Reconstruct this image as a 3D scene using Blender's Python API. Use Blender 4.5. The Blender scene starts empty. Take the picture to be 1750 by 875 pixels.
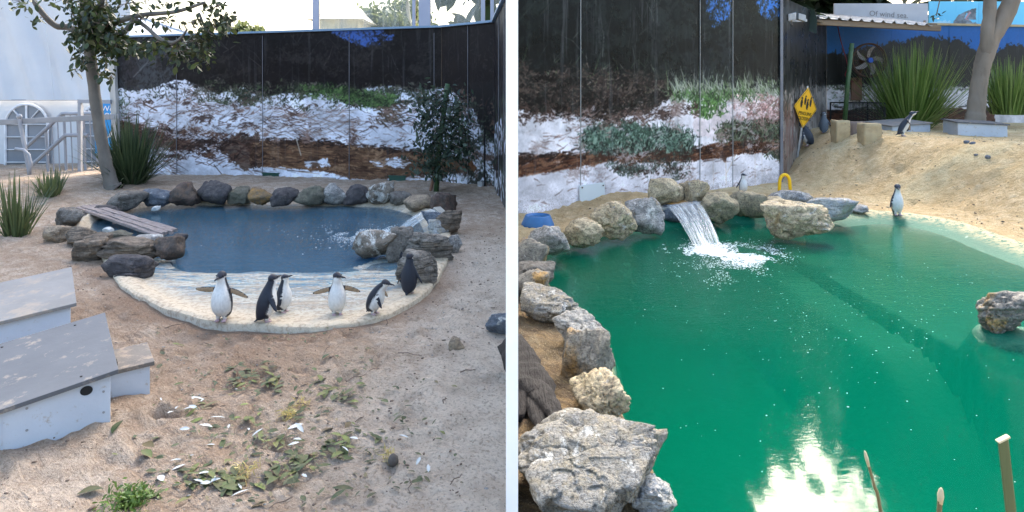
import bpy, bmesh, math, random
import numpy as np
from mathutils import Matrix, Vector, Euler
from mathutils.kdtree import KDTree

random.seed(7)
RNG = np.random.default_rng(7)
S = bpy.context.scene
COL = S.collection
R = math.radians

# ------------------------------------------------------------------ camera, sky, sun, exposure
F = 1150.0            # focal length in pixels of a 1750 px wide frame
HC = 1.65             # eye height
HY = 155.0            # row of the horizon
cam = bpy.data.cameras.new('camera')
cam.sensor_width = 36.0
cam.lens = 36.0 * F / 1750.0
cam.shift_y = -(437.5 - HY) / 1750.0
cam.clip_start = 0.05
cam.clip_end = 2000
cam_o = bpy.data.objects.new('camera', cam)
cam_o.location = (0, 0, HC)
cam_o.rotation_euler = (R(90), 0, 0)
COL.objects.link(cam_o)
S.camera = cam_o

SUN_EL, SUN_AZ = 42.0, 22.0       # azimuth clockwise from +Y: the veiled sun stands ahead, a little to the right
W = bpy.data.worlds.new('World')
S.world = W
W.use_nodes = True
wn = W.node_tree
bg = wn.nodes['Background']
sky = wn.nodes.new('ShaderNodeTexSky')
sky.sky_type = 'NISHITA'
sky.sun_disc = False
sky.sun_elevation = R(SUN_EL)
sky.sun_rotation = R(SUN_AZ)
sky.air_density = 1.4
sky.dust_density = 6.0
sky.ozone_density = 2.5
wn.links.new(sky.outputs[0], bg.inputs[0])
bg.inputs[1].default_value = 0.15

sun = bpy.data.lights.new('sun', 'SUN')
sun.energy = 1.5
sun.angle = R(14)
sun.color = (1.0, 0.96, 0.90)
sun_o = bpy.data.objects.new('sun', sun)
COL.objects.link(sun_o)
az, el = R(SUN_AZ), R(SUN_EL)
sv = Vector((math.sin(az) * math.cos(el), math.cos(az) * math.cos(el), math.sin(el)))
sun_o.rotation_euler = (-sv).to_track_quat('-Z', 'Y').to_euler()
sun_o.location = sv * 30

S.view_settings.view_transform = 'Standard'
S.view_settings.look = 'None'
S.view_settings.gamma = 1.0
S.view_settings.exposure = 2.25
S.cycles.max_bounces = 8
S.cycles.transparent_max_bounces = 12
S.cycles.caustics_reflective = False
S.cycles.caustics_refractive = False
S.cycles.sample_clamp_indirect = 6.0

# ------------------------------------------------------------------ helpers: projection, noise, objects
def G(px, py, z=0.0):
    y = F * (HC - z) / (py - HY)
    return ((px - 875.0) * y / F, y, z)

def P(px, py, y):
    return ((px - 875.0) * y / F, y, HC - (py - HY) * y / F)

def proj(v):
    v = np.asarray(v, float)
    return np.stack([875 + F * v[:, 0] / v[:, 1], HY + F * (HC - v[:, 2]) / v[:, 1]], 1)

def _h(ix, iy, iz, seed):
    n = (ix.astype(np.int64) * 374761393 + iy.astype(np.int64) * 668265263 + iz.astype(np.int64) * 2147483647 + seed * 1274126177) & 0xffffffff
    n = ((n ^ (n >> 13)) * 1274126177) & 0xffffffff
    n = ((n ^ (n >> 16)) * 2246822519) & 0xffffffff
    return ((n ^ (n >> 15)) & 0xffffff) / float(0xffffff)

def vn2(x, y, seed=0):
    x = np.asarray(x, float); y = np.asarray(y, float)
    ix = np.floor(x).astype(np.int64); iy = np.floor(y).astype(np.int64)
    fx = x - ix; fy = y - iy
    fx = fx * fx * (3 - 2 * fx); fy = fy * fy * (3 - 2 * fy)
    z = np.zeros_like(ix)
    a = _h(ix, iy, z, seed); b = _h(ix + 1, iy, z, seed); c = _h(ix, iy + 1, z, seed); d = _h(ix + 1, iy + 1, z, seed)
    return (a * (1 - fx) + b * fx) * (1 - fy) + (c * (1 - fx) + d * fx) * fy

def fbm2(x, y, seed=0, octv=4, gain=0.5):
    s = 0; a = 1.0; t = 0
    for i in range(octv):
        s = s + a * vn2(np.asarray(x) * 2 ** i + 17.3 * i, np.asarray(y) * 2 ** i - 9.1 * i, seed + i)
        t += a; a *= gain
    return s / t

def vn3(p, seed=0):
    i = np.floor(p).astype(np.int64); f = p - i
    f = f * f * (3 - 2 * f)
    r = 0
    for dx in (0, 1):
        wx = f[:, 0] if dx else 1 - f[:, 0]
        for dy in (0, 1):
            wy = f[:, 1] if dy else 1 - f[:, 1]
            for dz in (0, 1):
                wz = f[:, 2] if dz else 1 - f[:, 2]
                r = r + wx * wy * wz * _h(i[:, 0] + dx, i[:, 1] + dy, i[:, 2] + dz, seed)
    return r

def fbm3(p, seed=0, octv=4, gain=0.5):
    s = 0; a = 1.0; t = 0
    for i in range(octv):
        s = s + a * vn3(p * 2 ** i + 11.7 * i, seed + i); t += a; a *= gain
    return s / t

def sstep(a, b, x):
    t = np.clip((np.asarray(x, float) - a) / (b - a), 0, 1)
    return t * t * (3 - 2 * t)

ORG = {}
def mesh(name, verts, faces, smooth=False):
    me = bpy.data.meshes.new(name)
    me.from_pydata([tuple(map(float, v)) for v in verts], [], [tuple(map(int, f)) for f in faces])
    if smooth:
        me.polygons.foreach_set('use_smooth', [True] * len(me.polygons))
    me.update()
    return me

def mesh_np(name, verts, quads, smooth=True):
    """fast quad/tri mesh from numpy arrays"""
    verts = np.asarray(verts, np.float32); quads = np.asarray(quads, np.int32)
    k = quads.shape[1]
    me = bpy.data.meshes.new(name)
    me.vertices.add(len(verts)); me.vertices.foreach_set('co', verts.ravel())
    me.loops.add(quads.size); me.loops.foreach_set('vertex_index', quads.ravel())
    me.polygons.add(len(quads))
    me.polygons.foreach_set('loop_start', np.arange(0, quads.size, k, dtype=np.int32))
    me.polygons.foreach_set('use_smooth', np.full(len(quads), smooth))
    me.update(calc_edges=True)
    me.validate()
    return me

def put(name, me, mat=None, parent=None, org=None):
    """link a mesh given in world coordinates; its origin moves to org (top level) or to its thing's base (part)"""
    o = bpy.data.objects.new(name, me)
    COL.objects.link(o)
    if parent is not None:
        base = ORG[parent.name]
        o.parent = parent
    else:
        base = Vector(org) if org is not None else Vector((0, 0, 0))
        o.location = base
    ORG[o.name] = base
    if base.length > 0:
        me.transform(Matrix.Translation(-base))
    if mat is not None:
        me.materials.append(mat)
    return o

def tag(o, label=None, cat=None, group=None, kind=None):
    if label: o['label'] = label
    if cat: o['category'] = cat
    if group: o['group'] = group
    if kind: o['kind'] = kind
    return o

def thing(name, label, cat, loc, group=None, kind=None):
    o = bpy.data.objects.new(name, None)
    o.empty_display_size = 0.1
    COL.objects.link(o)
    o.location = loc
    ORG[o.name] = Vector(loc)
    return tag(o, label, cat, group, kind)

def vattr(me, name, vals):
    a = me.attributes.new(name, 'FLOAT', 'POINT')
    a.data.foreach_set('value', np.asarray(vals, np.float32))

def vcol(me, name, rgb):
    a = me.attributes.new(name, 'FLOAT_COLOR', 'POINT')
    c = np.ones((len(rgb), 4), np.float32); c[:, :3] = rgb
    a.data.foreach_set('color', c.ravel())

class B:
    """collects boxes, tubes, prisms into one mesh"""
    def __init__(s): s.v = []; s.f = []
    def add(s, v, f):
        n = len(s.v); s.v += [tuple(x) for x in v]; s.f += [tuple(i + n for i in q) for q in f]; return s
    def hexa(s, c8):
        # bottom 4 ccw, top 4 ccw
        return s.add(c8, [(3, 2, 1, 0), (4, 5, 6, 7), (0, 1, 5, 4), (1, 2, 6, 5), (2, 3, 7, 6), (3, 0, 4, 7)])
    def box(s, c, size, u=(1, 0, 0), v=(0, 1, 0), w=(0, 0, 1)):
        c = Vector(c); u = Vector(u).normalized() * size[0] / 2; v = Vector(v).normalized() * size[1] / 2; w = Vector(w).normalized() * size[2] / 2
        return s.hexa([c - u - v - w, c + u - v - w, c + u + v - w, c - u + v - w, c - u - v + w, c + u - v + w, c + u + v + w, c - u + v + w])
    def bar(s, a, b, t, t2=None):
        a = Vector(a); b = Vector(b); d = (b - a); L = d.length; d.normalize()
        up = Vector((0, 0, 1)) if abs(d.z) < 0.95 else Vector((0, 1, 0))
        x = d.cross(up).normalized(); y = x.cross(d)
        return s.box((a + b) / 2, (L, t, t2 or t), d, x, y)
    def tube(s, pts, rad, n=10, cap=True):
        pts = [Vector(p) for p in pts]
        if not hasattr(rad, '__len__'): rad = [rad] * len(pts)
        vs = []; prev = None
        for i, p in enumerate(pts):
            d = (pts[min(i + 1, len(pts) - 1)] - pts[max(i - 1, 0)]).normalized()
            if prev is None:
                up = Vector((0, 0, 1)) if abs(d.z) < 0.9 else Vector((0, 1, 0))
                x = d.cross(up).normalized()
            else:
                x = (prev - d * prev.dot(d)).normalized()
            prev = x; y = d.cross(x)
            for k in range(n):
                a = 2 * math.pi * k / n
                vs.append(p + (x * math.cos(a) + y * math.sin(a)) * rad[i])
        fs = []
        for i in range(len(pts) - 1):
            for k in range(n):
                fs.append((i * n + k, i * n + (k + 1) % n, (i + 1) * n + (k + 1) % n, (i + 1) * n + k))
        if cap:
            fs.append(tuple(range(n))[::-1]); m = (len(pts) - 1) * n; fs.append(tuple(m + k for k in range(n)))
        return s.add(vs, fs)
    def lathe(s, c, prof, n=32, closed=False):
        c = Vector(c); vs = []
        for r, z in prof:
            for k in range(n):
                a = 2 * math.pi * k / n; vs.append(c + Vector((r * math.cos(a), r * math.sin(a), z)))
        m = len(prof); fs = []
        for i in range(m if closed else m - 1):
            j = (i + 1) % m
            for k in range(n):
                fs.append((i * n + k, i * n + (k + 1) % n, j * n + (k + 1) % n, j * n + k))
        return s.add(vs, fs)
    def mesh(s, name, bevel=0, seg=2, smooth=False):
        me = mesh(name, s.v, s.f, smooth)
        bm = bmesh.new(); bm.from_mesh(me)
        bmesh.ops.recalc_face_normals(bm, faces=bm.faces)
        if bevel:
            bmesh.ops.bevel(bm, geom=list(bm.edges), offset=bevel, segments=seg, affect='EDGES', profile=0.6, clamp_overlap=True)
        bm.to_mesh(me); bm.free()
        return me
    def put(s, name, mat, parent=None, org=None, bevel=0, smooth=False, seg=2):
        return put(name, s.mesh(name, bevel, seg, smooth), mat, parent, org)

# ------------------------------------------------------------------ materials
class NT:
    def __init__(s, name):
        s.m = bpy.data.materials.new(name); s.m.use_nodes = True
        s.t = s.m.node_tree
        s.t.nodes.clear()
        s.out = s.t.nodes.new('ShaderNodeOutputMaterial')
    def n(s, typ, **kw):
        nd = s.t.nodes.new('ShaderNode' + typ)
        for k, v in kw.items():
            if hasattr(nd, k) and k not in nd.inputs: setattr(nd, k, v)
            else: s.set(nd, k.replace('_', ' '), v)
        return nd
    def set(s, nd, key, v):
        i = nd.inputs[key]
        if isinstance(v, bpy.types.NodeSocket): s.t.links.new(v, i)
        else:
            if i.type == 'RGBA' and len(v) == 3: v = (*v, 1)
            i.default_value = v
    def noise(s, vec, scale, detail=4, rough=0.55, dist=0.0):
        nd = s.t.nodes.new('ShaderNodeTexNoise')
        s.set(nd, 'Vector', vec); nd.inputs['Scale'].default_value = scale; nd.inputs['Detail'].default_value = detail
        nd.inputs['Roughness'].default_value = rough; nd.inputs['Distortion'].default_value = dist
        return nd.outputs['Fac']
    def ramp(s, fac, stops):
        nd = s.t.nodes.new('ShaderNodeValToRGB'); s.t.links.new(fac, nd.inputs[0])
        e = nd.color_ramp.elements
        while len(e) < len(stops): e.new(0.5)
        for k, (p, c) in enumerate(stops):
            e[k].position = p
            c = (c, c, c) if not hasattr(c, '__len__') else c
            e[k].color = (*c, 1)
        return nd.outputs[0]
    def mix(s, fac, a, b, blend='MIX'):
        nd = s.t.nodes.new('ShaderNodeMix'); nd.data_type = 'RGBA'; nd.blend_type = blend
        for key, v in ((0, fac), (6, a), (7, b)):
            if isinstance(v, bpy.types.NodeSocket): s.t.links.new(v, nd.inputs[key])
            else: nd.inputs[key].default_value = v if not hasattr(v, '__len__') else (*v, 1)
        return nd.outputs[2]
    def math(s, op, a, b=0.0, clamp=False):
        nd = s.t.nodes.new('ShaderNodeMath'); nd.operation = op; nd.use_clamp = clamp
        for k, v in ((0, a), (1, b)):
            if isinstance(v, bpy.types.NodeSocket): s.t.links.new(v, nd.inputs[k])
            else: nd.inputs[k].default_value = v
        return nd.outputs[0]
    def obj(s, rand=True):
        tc = s.t.nodes.new('ShaderNodeTexCoord')
        if not rand: return tc.outputs['Object']
        oi = s.t.nodes.new('ShaderNodeObjectInfo')
        va = s.t.nodes.new('ShaderNodeVectorMath'); va.operation = 'MULTIPLY_ADD'
        s.t.links.new(oi.outputs['Random'], va.inputs[0]); va.inputs[1].default_value = (37, 19, 53)
        s.t.links.new(tc.outputs['Object'], va.inputs[2])
        return va.outputs[0]
    def scale(s, vec, sc):
        va = s.t.nodes.new('ShaderNodeVectorMath'); va.operation = 'MULTIPLY'
        s.t.links.new(vec, va.inputs[0]); va.inputs[1].default_value = sc
        return va.outputs[0]
    def attr(s, name, out='Fac'):
        nd = s.t.nodes.new('ShaderNodeAttribute'); nd.attribute_name = name
        return nd.outputs[out]
    def bump(s, h, strength, dist=0.02, normal=None):
        nd = s.t.nodes.new('ShaderNodeBump'); s.t.links.new(h, nd.inputs['Height'])
        s.set(nd, 'Strength', strength); nd.inputs['Distance'].default_value = dist
        if normal: s.t.links.new(normal, nd.inputs['Normal'])
        return nd.outputs[0]
    def bsdf(s, col, rough=0.7, normal=None, spec=0.5, metal=0.0):
        nd = s.t.nodes.new('ShaderNodeBsdfPrincipled')
        s.set(nd, 'Base Color', col); s.set(nd, 'Roughness', rough)
        nd.inputs['Specular IOR Level'].default_value = spec; nd.inputs['Metallic'].default_value = metal
        if normal: s.t.links.new(normal, nd.inputs['Normal'])
        return nd
    def done(s, sh, vol=None):
        s.t.links.new(sh if isinstance(sh, bpy.types.NodeSocket) else sh.outputs[0], s.out.inputs[0])
        if vol: s.t.links.new(vol.outputs[0], s.out.inputs[1])
        return s.m

def simple(name, c1, c2=None, scale=8.0, rough=0.6, bump=0.15, bscale=40.0, spec=0.4, metal=0.0, stretch=(1, 1, 1), dist=0.01, dirt=None):
    t = NT(name); v = t.obj()
    if stretch != (1, 1, 1): v = t.scale(v, stretch)
    c2 = c2 or tuple(x * 0.78 for x in c1)
    f = t.noise(v, scale, 6, 0.6)
    c = t.mix(t.ramp(f, [(0.33, 0.0), (0.67, 1.0)]), c1, c2)
    if dirt:
        f2 = t.noise(v, dirt[1], 8, 0.7)
        c = t.mix(t.ramp(f2, [(dirt[2], 0.0), (dirt[2] + 0.1, 1.0)]), c, dirt[0])
    h = t.noise(v, bscale, 6, 0.6)
    return t.done(t.bsdf(c, rough, t.bump(h, bump, dist), spec, metal))

def sand_mat(name, base, dark, pale, dirtc):
    t = NT(name); v = t.obj(False)
    a = t.noise(v, 1.1, 5, 0.6); b = t.noise(v, 7.0, 6, 0.65); c = t.noise(v, 60.0, 4, 0.7)
    col = t.mix(t.ramp(a, [(0.35, 0.0), (0.65, 1.0)]), base, pale)
    col = t.mix(t.ramp(b, [(0.42, 0.65), (0.62, 0.0)]), col, dark)
    d = t.attr('dirt')
    dry = t.attr('dry')
    col = t.mix(t.math('MULTIPLY', dry, t.ramp(b, [(0.30, 0.45), (0.60, 0.9)])), col, tuple(min(0.8, x * 1.1) for x in pale))
    col = t.mix(t.math('MULTIPLY', d, t.ramp(b, [(0.3, 1.0), (0.8, 0.72)])), col, dirtc)
    col = t.mix(t.ramp(c, [(0.36, 0.55), (0.5, 0.0)]), col, tuple(x * 0.55 for x in dark))
    spk = t.noise(v, 150.0, 2, 0.5)
    col = t.mix(t.ramp(spk, [(0.60, 0.0), (0.72, 0.5)]), col, tuple(min(1, x * 1.25) for x in pale))
    rot = t.n('VectorRotate'); rot.rotation_type = 'Z_AXIS'; t.t.links.new(v, rot.inputs['Vector']); rot.inputs['Angle'].default_value = 0.6
    scuff = t.noise(t.scale(rot.outputs[0], (5.0, 17.0, 5.0)), 1.0, 5, 0.65, 0.9)
    col = t.mix(t.math('MULTIPLY', t.ramp(scuff, [(0.38, 0.40), (0.52, 0.0)]), t.math('SUBTRACT', 1.0, t.math('MULTIPLY', dry, 0.8))), col, dark)
    h = t.math('ADD', t.math('MULTIPLY', t.noise(v, 14.0, 8, 0.75), 1.0), t.math('MULTIPLY', c, 0.3))
    h = t.math('ADD', h, t.math('MULTIPLY', scuff, 0.8))
    n1 = t.bump(h, 1.0, 0.075)
    return t.done(t.bsdf(col, 0.95, n1, 0.12))

M = {}
M['sand_l'] = sand_mat('beige_sand', (0.53, 0.405, 0.30), (0.37, 0.26, 0.18), (0.68, 0.58, 0.48), (0.31, 0.21, 0.145))
M['sand_r'] = sand_mat('yellow_sand', (0.77, 0.575, 0.32), (0.56, 0.385, 0.19), (0.82, 0.66, 0.42), (0.13, 0.092, 0.066))

def rock_mat(name, c1, c2, c3, white=0.0, strata=0.0, rust=0.0, rustc=(0.32, 0.15, 0.045), sc=1.0, cavity=0.55):
    t = NT(name); v = t.obj()
    a = t.noise(v, 3.5 * sc, 7, 0.65, 0.6); b = t.noise(v, 13.0 * sc, 8, 0.7, 0.4)
    col = t.mix(t.ramp(a, [(0.36, 0.0), (0.62, 1.0)]), c1, c2)
    col = t.mix(t.ramp(b, [(0.44, 0.0), (0.60, 1.0)]), col, c3)
    if white:
        w = t.noise(v, 5.0 * sc, 6, 0.7, 1.2)
        col = t.mix(t.ramp(w, [(0.66 - white, 0.0), (0.73 - white, 1.0)]), col, (0.66, 0.65, 0.61))
    if rust:
        w = t.noise(t.scale(v, (1.3, 1.3, 0.9)), 3.1 * sc, 5, 0.6, 0.5)
        col = t.mix(t.ramp(w, [(0.68 - rust, 0.0), (0.78 - rust, 0.85)]), col, rustc)
    vo = t.n('TexVoronoi', feature='DISTANCE_TO_EDGE'); t.set(vo, 'Scale', 7.0 * sc)
    nw = t.n('VectorMath', operation='ADD'); t.t.links.new(v, nw.inputs[0])
    nz = t.t.nodes.new('ShaderNodeTexNoise'); t.t.links.new(v, nz.inputs['Vector']); nz.inputs['Scale'].default_value = 6 * sc
    sc2 = t.n('VectorMath', operation='SCALE'); t.t.links.new(nz.outputs['Color'], sc2.inputs[0]); sc2.inputs['Scale'].default_value = 0.35 / sc
    t.t.links.new(sc2.outputs[0], nw.inputs[1]); t.t.links.new(nw.outputs[0], vo.inputs['Vector'])
    crack = t.ramp(vo.outputs['Distance'], [(0.0, 1.0), (0.045, 0.0)])
    crack = t.math('MULTIPLY', crack, t.ramp(a, [(0.45, 0.0), (0.60, 1.0)]))
    col = t.mix(t.math('MULTIPLY', crack, 0.45), col, (0.05, 0.045, 0.04))
    fine = t.noise(v, 55.0 * sc, 6, 0.75)
    col = t.mix(t.ramp(fine, [(0.38, cavity), (0.52, 0.0)]), col, (0.06, 0.055, 0.05))
    h = t.math('ADD', t.math('MULTIPLY', b, 0.9), t.math('MULTIPLY', fine, 0.45))
    grain = t.noise(t.scale(v, (1.0, 2.2, 5.0)), 6.0 * sc, 7, 0.75, 1.5)
    col = t.mix(t.ramp(grain, [(0.36, 0.5), (0.5, 0.0)]), col, c3)
    h = t.math('ADD', h, t.math('MULTIPLY', grain, 0.8))
    h = t.math('SUBTRACT', h, t.math('MULTIPLY', crack, 0.25))
    if strata:
        lay = t.noise(t.scale(v, (3.0, 3.0, 38.0)), 1.0, 6, 0.6, 0.8)
        col = t.mix(t.math('MULTIPLY', t.ramp(lay, [(0.40, 1.0), (0.52, 0.0)]), strata), col, (0.05, 0.045, 0.04))
        h = t.math('ADD', h, t.math('MULTIPLY', lay, 1.6))
    return t.done(t.bsdf(col, 0.85, t.bump(h, 0.9, 0.03), 0.25))

M['r_grey'] = rock_mat('grey_stone', (0.20, 0.185, 0.165), (0.28, 0.26, 0.23), (0.13, 0.115, 0.10), white=0.02)
M['r_dark'] = rock_mat('dark_stone', (0.085, 0.08, 0.085), (0.14, 0.125, 0.12), (0.06, 0.055, 0.06))
M['r_brown'] = rock_mat('brown_stone', (0.20, 0.145, 0.105), (0.15, 0.10, 0.085), (0.10, 0.085, 0.075), rust=0.05)
M['r_ochre'] = rock_mat('ochre_stone', (0.36, 0.20, 0.06), (0.26, 0.17, 0.08), (0.20, 0.15, 0.10), rust=0.1, rustc=(0.38, 0.19, 0.03))
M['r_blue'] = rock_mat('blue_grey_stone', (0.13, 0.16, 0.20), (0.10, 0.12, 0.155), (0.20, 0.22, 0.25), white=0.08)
M['r_white'] = rock_mat('quartz_stone', (0.24, 0.20, 0.16), (0.17, 0.145, 0.115), (0.30, 0.25, 0.2), white=0.16, rust=0.08)
M['r_green'] = rock_mat('greenish_stone', (0.165, 0.16, 0.115), (0.20, 0.19, 0.15), (0.11, 0.105, 0.08))
M['r_layer'] = rock_mat('layered_stone', (0.396, 0.363, 0.319), (0.308, 0.275, 0.237), (0.231, 0.209, 0.182), strata=0.75, white=0.01)
M['r_laybrown'] = rock_mat('layered_brown_stone', (0.31, 0.245, 0.18), (0.23, 0.18, 0.135), (0.17, 0.135, 0.105), strata=0.7)
M['r_tan'] = rock_mat('tan_stone', (0.46, 0.36, 0.25), (0.36, 0.28, 0.2), (0.27, 0.21, 0.155), white=0.02)
M['r_cream'] = rock_mat('cream_stone', (0.70, 0.59, 0.40), (0.56, 0.45, 0.28), (0.38, 0.31, 0.21), white=0.06, rust=0.03, rustc=(0.46, 0.30, 0.10), cavity=0.75)
M['r_pale'] = rock_mat('pale_stone', (0.500, 0.470, 0.410), (0.360, 0.360, 0.360), (0.250, 0.245, 0.235), white=0.10, rust=0.02, rustc=(0.42, 0.28, 0.13), cavity=0.75)
M['r_olive'] = rock_mat('olive_stone', (0.500, 0.425, 0.263), (0.375, 0.325, 0.219), (0.275, 0.237, 0.163), white=0.02, rust=0.04, cavity=0.7)
M['r_streak'] = rock_mat('streaked_stone', (0.624, 0.612, 0.576), (0.312, 0.360, 0.432), (0.504, 0.468, 0.396), white=0.08, strata=0.3)
M['r_rust'] = rock_mat('rust_edged_stone', (0.382, 0.346, 0.282), (0.300, 0.282, 0.246), (0.218, 0.200, 0.173), white=0.04, rust=0.16, rustc=(0.46, 0.27, 0.08), cavity=0.7)
M['r_big'] = rock_mat('big_pale_stone', (0.388, 0.356, 0.298), (0.264, 0.272, 0.279), (0.333, 0.294, 0.224), white=0.10, rust=0.05, rustc=(0.42, 0.30, 0.19), sc=1.5, cavity=0.8)

M['white_paint'] = simple('white_paint', (0.89, 0.89, 0.88), (0.87, 0.87, 0.86), 2.0, 0.55, 0.05, 60)
M['tent'] = simple('white_marquee_fabric', (0.62, 0.63, 0.65), (0.54, 0.555, 0.585), 0.8, 0.6, 0.25, 3.0, dist=0.05)
M['dark_glass'] = simple('grey_window_film', (0.17, 0.19, 0.22), (0.22, 0.24, 0.27), 1.5, 0.25, 0.05, 4)
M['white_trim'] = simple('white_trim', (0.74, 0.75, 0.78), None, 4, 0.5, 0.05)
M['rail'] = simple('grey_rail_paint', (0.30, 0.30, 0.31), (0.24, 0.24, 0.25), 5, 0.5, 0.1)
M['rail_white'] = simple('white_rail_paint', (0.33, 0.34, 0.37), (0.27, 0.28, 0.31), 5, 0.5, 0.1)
M['post_grey'] = simple('weathered_post', (0.52, 0.50, 0.47), (0.42, 0.40, 0.37), 6, 0.7, 0.2, 60, stretch=(1, 1, 0.2))
M['blue_sign'] = simple('blue_sign_board', (0.03, 0.30, 0.66), (0.03, 0.25, 0.60), 2, 0.4, 0.02)
M['sign_white'] = simple('white_lettering', (0.85, 0.86, 0.88), None, 2, 0.5, 0.02)
M['nest'] = simple('grey_nest_box_paint', (0.50, 0.54, 0.60), (0.43, 0.47, 0.53), 3, 0.65, 0.12, 30, dirt=((0.33, 0.27, 0.21), 16, 0.585))
M['nest_roof'] = simple('grey_nest_box_roof', (0.105, 0.11, 0.12), (0.085, 0.09, 0.10), 4, 0.7, 0.15, 30, dirt=((0.26, 0.22, 0.18), 9, 0.58))
M['nest_roof_pale'] = simple('sandy_nest_box_roof', (0.21, 0.205, 0.20), (0.17, 0.165, 0.16), 4, 0.75, 0.2, 30, dirt=((0.27, 0.23, 0.19), 6, 0.52))
M['nest_roof_sandy'] = simple('sand_strewn_roof', (0.12, 0.11, 0.10), (0.16, 0.14, 0.12), 6, 0.8, 0.3, 40, dirt=((0.27, 0.215, 0.165), 14, 0.50))
M['black'] = simple('black_opening', (0.012, 0.012, 0.013), None, 4, 0.8, 0.02)
M['wood'] = simple('weathered_wood', (0.40, 0.33, 0.30), (0.24, 0.19, 0.175), 3.0, 0.85, 0.8, 9, stretch=(1.2, 14, 14), dist=0.03, dirt=((0.05, 0.04, 0.035), 3.2, 0.60))
M['char'] = simple('charred_driftwood', (0.014, 0.011, 0.010), (0.032, 0.025, 0.022), 2.5, 0.8, 1.0, 8, stretch=(14, 2.0, 6), dist=0.04, dirt=((0.075, 0.06, 0.05), 5, 0.62))
M['bark'] = simple('grey_bark', (0.165, 0.15, 0.13), (0.105, 0.095, 0.085), 5, 0.85, 0.5, 22, stretch=(1, 1, 0.6), dirt=((0.12, 0.10, 0.085), 14, 0.60))
M['bark_r'] = simple('pale_bark', (0.25, 0.205, 0.16), (0.165, 0.135, 0.105), 3, 0.85, 0.6, 12, stretch=(1, 1, 0.35), dirt=((0.17, 0.14, 0.11), 6, 0.58))
M['twig'] = simple('twig_bark', (0.16, 0.115, 0.085), (0.11, 0.08, 0.06), 12, 0.85, 0.3)
M['green_vent'] = simple('dark_green_plastic', (0.02, 0.075, 0.055), (0.015, 0.06, 0.045), 6, 0.45, 0.05)
M['stake'] = simple('green_stake', (0.022, 0.075, 0.02), (0.06, 0.10, 0.05), 9, 0.5, 0.15)
M['steel'] = simple('galvanised_steel', (0.48, 0.49, 0.50), (0.40, 0.41, 0.42), 12, 0.45, 0.05, metal=0.6)
M['grey_plastic'] = simple('grey_plastic', (0.40, 0.41, 0.42), None, 5, 0.5, 0.05)
M['cap_blue'] = simple('blue_capping', (0.20, 0.30, 0.42), (0.15, 0.24, 0.36), 3, 0.4, 0.05)
M['bowl'] = simple('blue_bowl_plastic', (0.035, 0.15, 0.36), (0.03, 0.12, 0.30), 9, 0.5, 0.1, dirt=((0.10, 0.17, 0.26), 20, 0.60))
M['bowl_water'] = simple('bowl_water', (0.03, 0.12, 0.27), None, 5, 0.05, 0.1, 12)
M['plate'] = simple('pale_grey_sheet', (0.60, 0.65, 0.66), (0.56, 0.61, 0.62), 2, 0.45, 0.04, dirt=((0.45, 0.38, 0.30), 10, 0.70))
M['yellow'] = simple('yellow_foam', (0.85, 0.52, 0.01), (0.80, 0.46, 0.01), 6, 0.6, 0.1)
M['sign_yellow'] = simple('yellow_sign_face', (0.85, 0.46, 0.01), (0.82, 0.43, 0.01), 3, 0.4, 0.02)
M['ink'] = simple('black_print', (0.015, 0.014, 0.012), None, 4, 0.6, 0.02)
M['block'] = simple('sandstone_block', (0.47, 0.37, 0.22), (0.36, 0.28, 0.165), 7, 0.9, 0.6, 26, dirt=((0.16, 0.13, 0.09), 18, 0.60))
M['sleeper'] = simple('old_sleeper', (0.14, 0.105, 0.09), (0.21, 0.165, 0.14), 3, 0.9, 0.6, 9, stretch=(9, 9, 1))
M['plank_red'] = simple('brown_board', (0.24, 0.13, 0.085), (0.18, 0.095, 0.06), 3, 0.8, 0.3, 10, stretch=(9, 9, 1))
M['rust'] = simple('rusty_wire', (0.10, 0.055, 0.035), (0.07, 0.045, 0.035), 20, 0.8, 0.2)
M['fan_blade'] = simple('grey_fan_blade', (0.36, 0.33, 0.31), (0.28, 0.25, 0.23), 10, 0.5, 0.1)
M['fan_blue'] = simple('blue_fan_hub', (0.03, 0.12, 0.55), None, 4, 0.4, 0.02)
M['red_cable'] = simple('dark_red_cable', (0.16, 0.02, 0.03), None, 4, 0.5, 0.02)
M['roof_sheet'] = simple('corrugated_sheet', (0.50, 0.51, 0.52), (0.40, 0.40, 0.40), 5, 0.4, 0.05)
M['beam'] = simple('brown_beam', (0.26, 0.195, 0.13), (0.19, 0.14, 0.10), 4, 0.8, 0.3, 12, stretch=(0.6, 9, 9))
M['board_white'] = simple('pale_grey_board', (0.62, 0.62, 0.64), None, 1, 0.6, 0.02)
M['grey_ink'] = simple('grey_print', (0.28, 0.26, 0.25), None, 4, 0.6, 0.02)
M['slate'] = simple('pale_slate_lip', (0.38, 0.36, 0.31), (0.30, 0.28, 0.245), 9, 0.5, 0.2)
M['mortar'] = simple('orange_mortar', (0.44, 0.24, 0.07), (0.34, 0.20, 0.09), 12, 0.9, 0.6, 40)
M['concrete'] = simple('grey_concrete', (0.36, 0.355, 0.35), (0.30, 0.295, 0.29), 1.2, 0.9, 0.25, 30)
M['beige_wall'] = simple('beige_building', (0.62, 0.58, 0.44), (0.58, 0.53, 0.40), 3, 0.7, 0.1, stretch=(6, 6, 0.3))
M['lav_frame'] = simple('lavender_grey_frame', (0.42, 0.43, 0.52), (0.38, 0.39, 0.48), 3, 0.5, 0.05)
M['reed'] = simple('dry_reed', (0.12, 0.095, 0.04), (0.19, 0.145, 0.07), 14, 0.7, 0.2, stretch=(1, 1, 0.2))
M['reed_tip'] = simple('pale_reed_tip', (0.58, 0.48, 0.30), None, 20, 0.8, 0.2)
M['cane'] = simple('green_cane', (0.055, 0.075, 0.018), (0.085, 0.095, 0.03), 6, 0.5, 0.1, stretch=(4, 4, 0.3))

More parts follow.
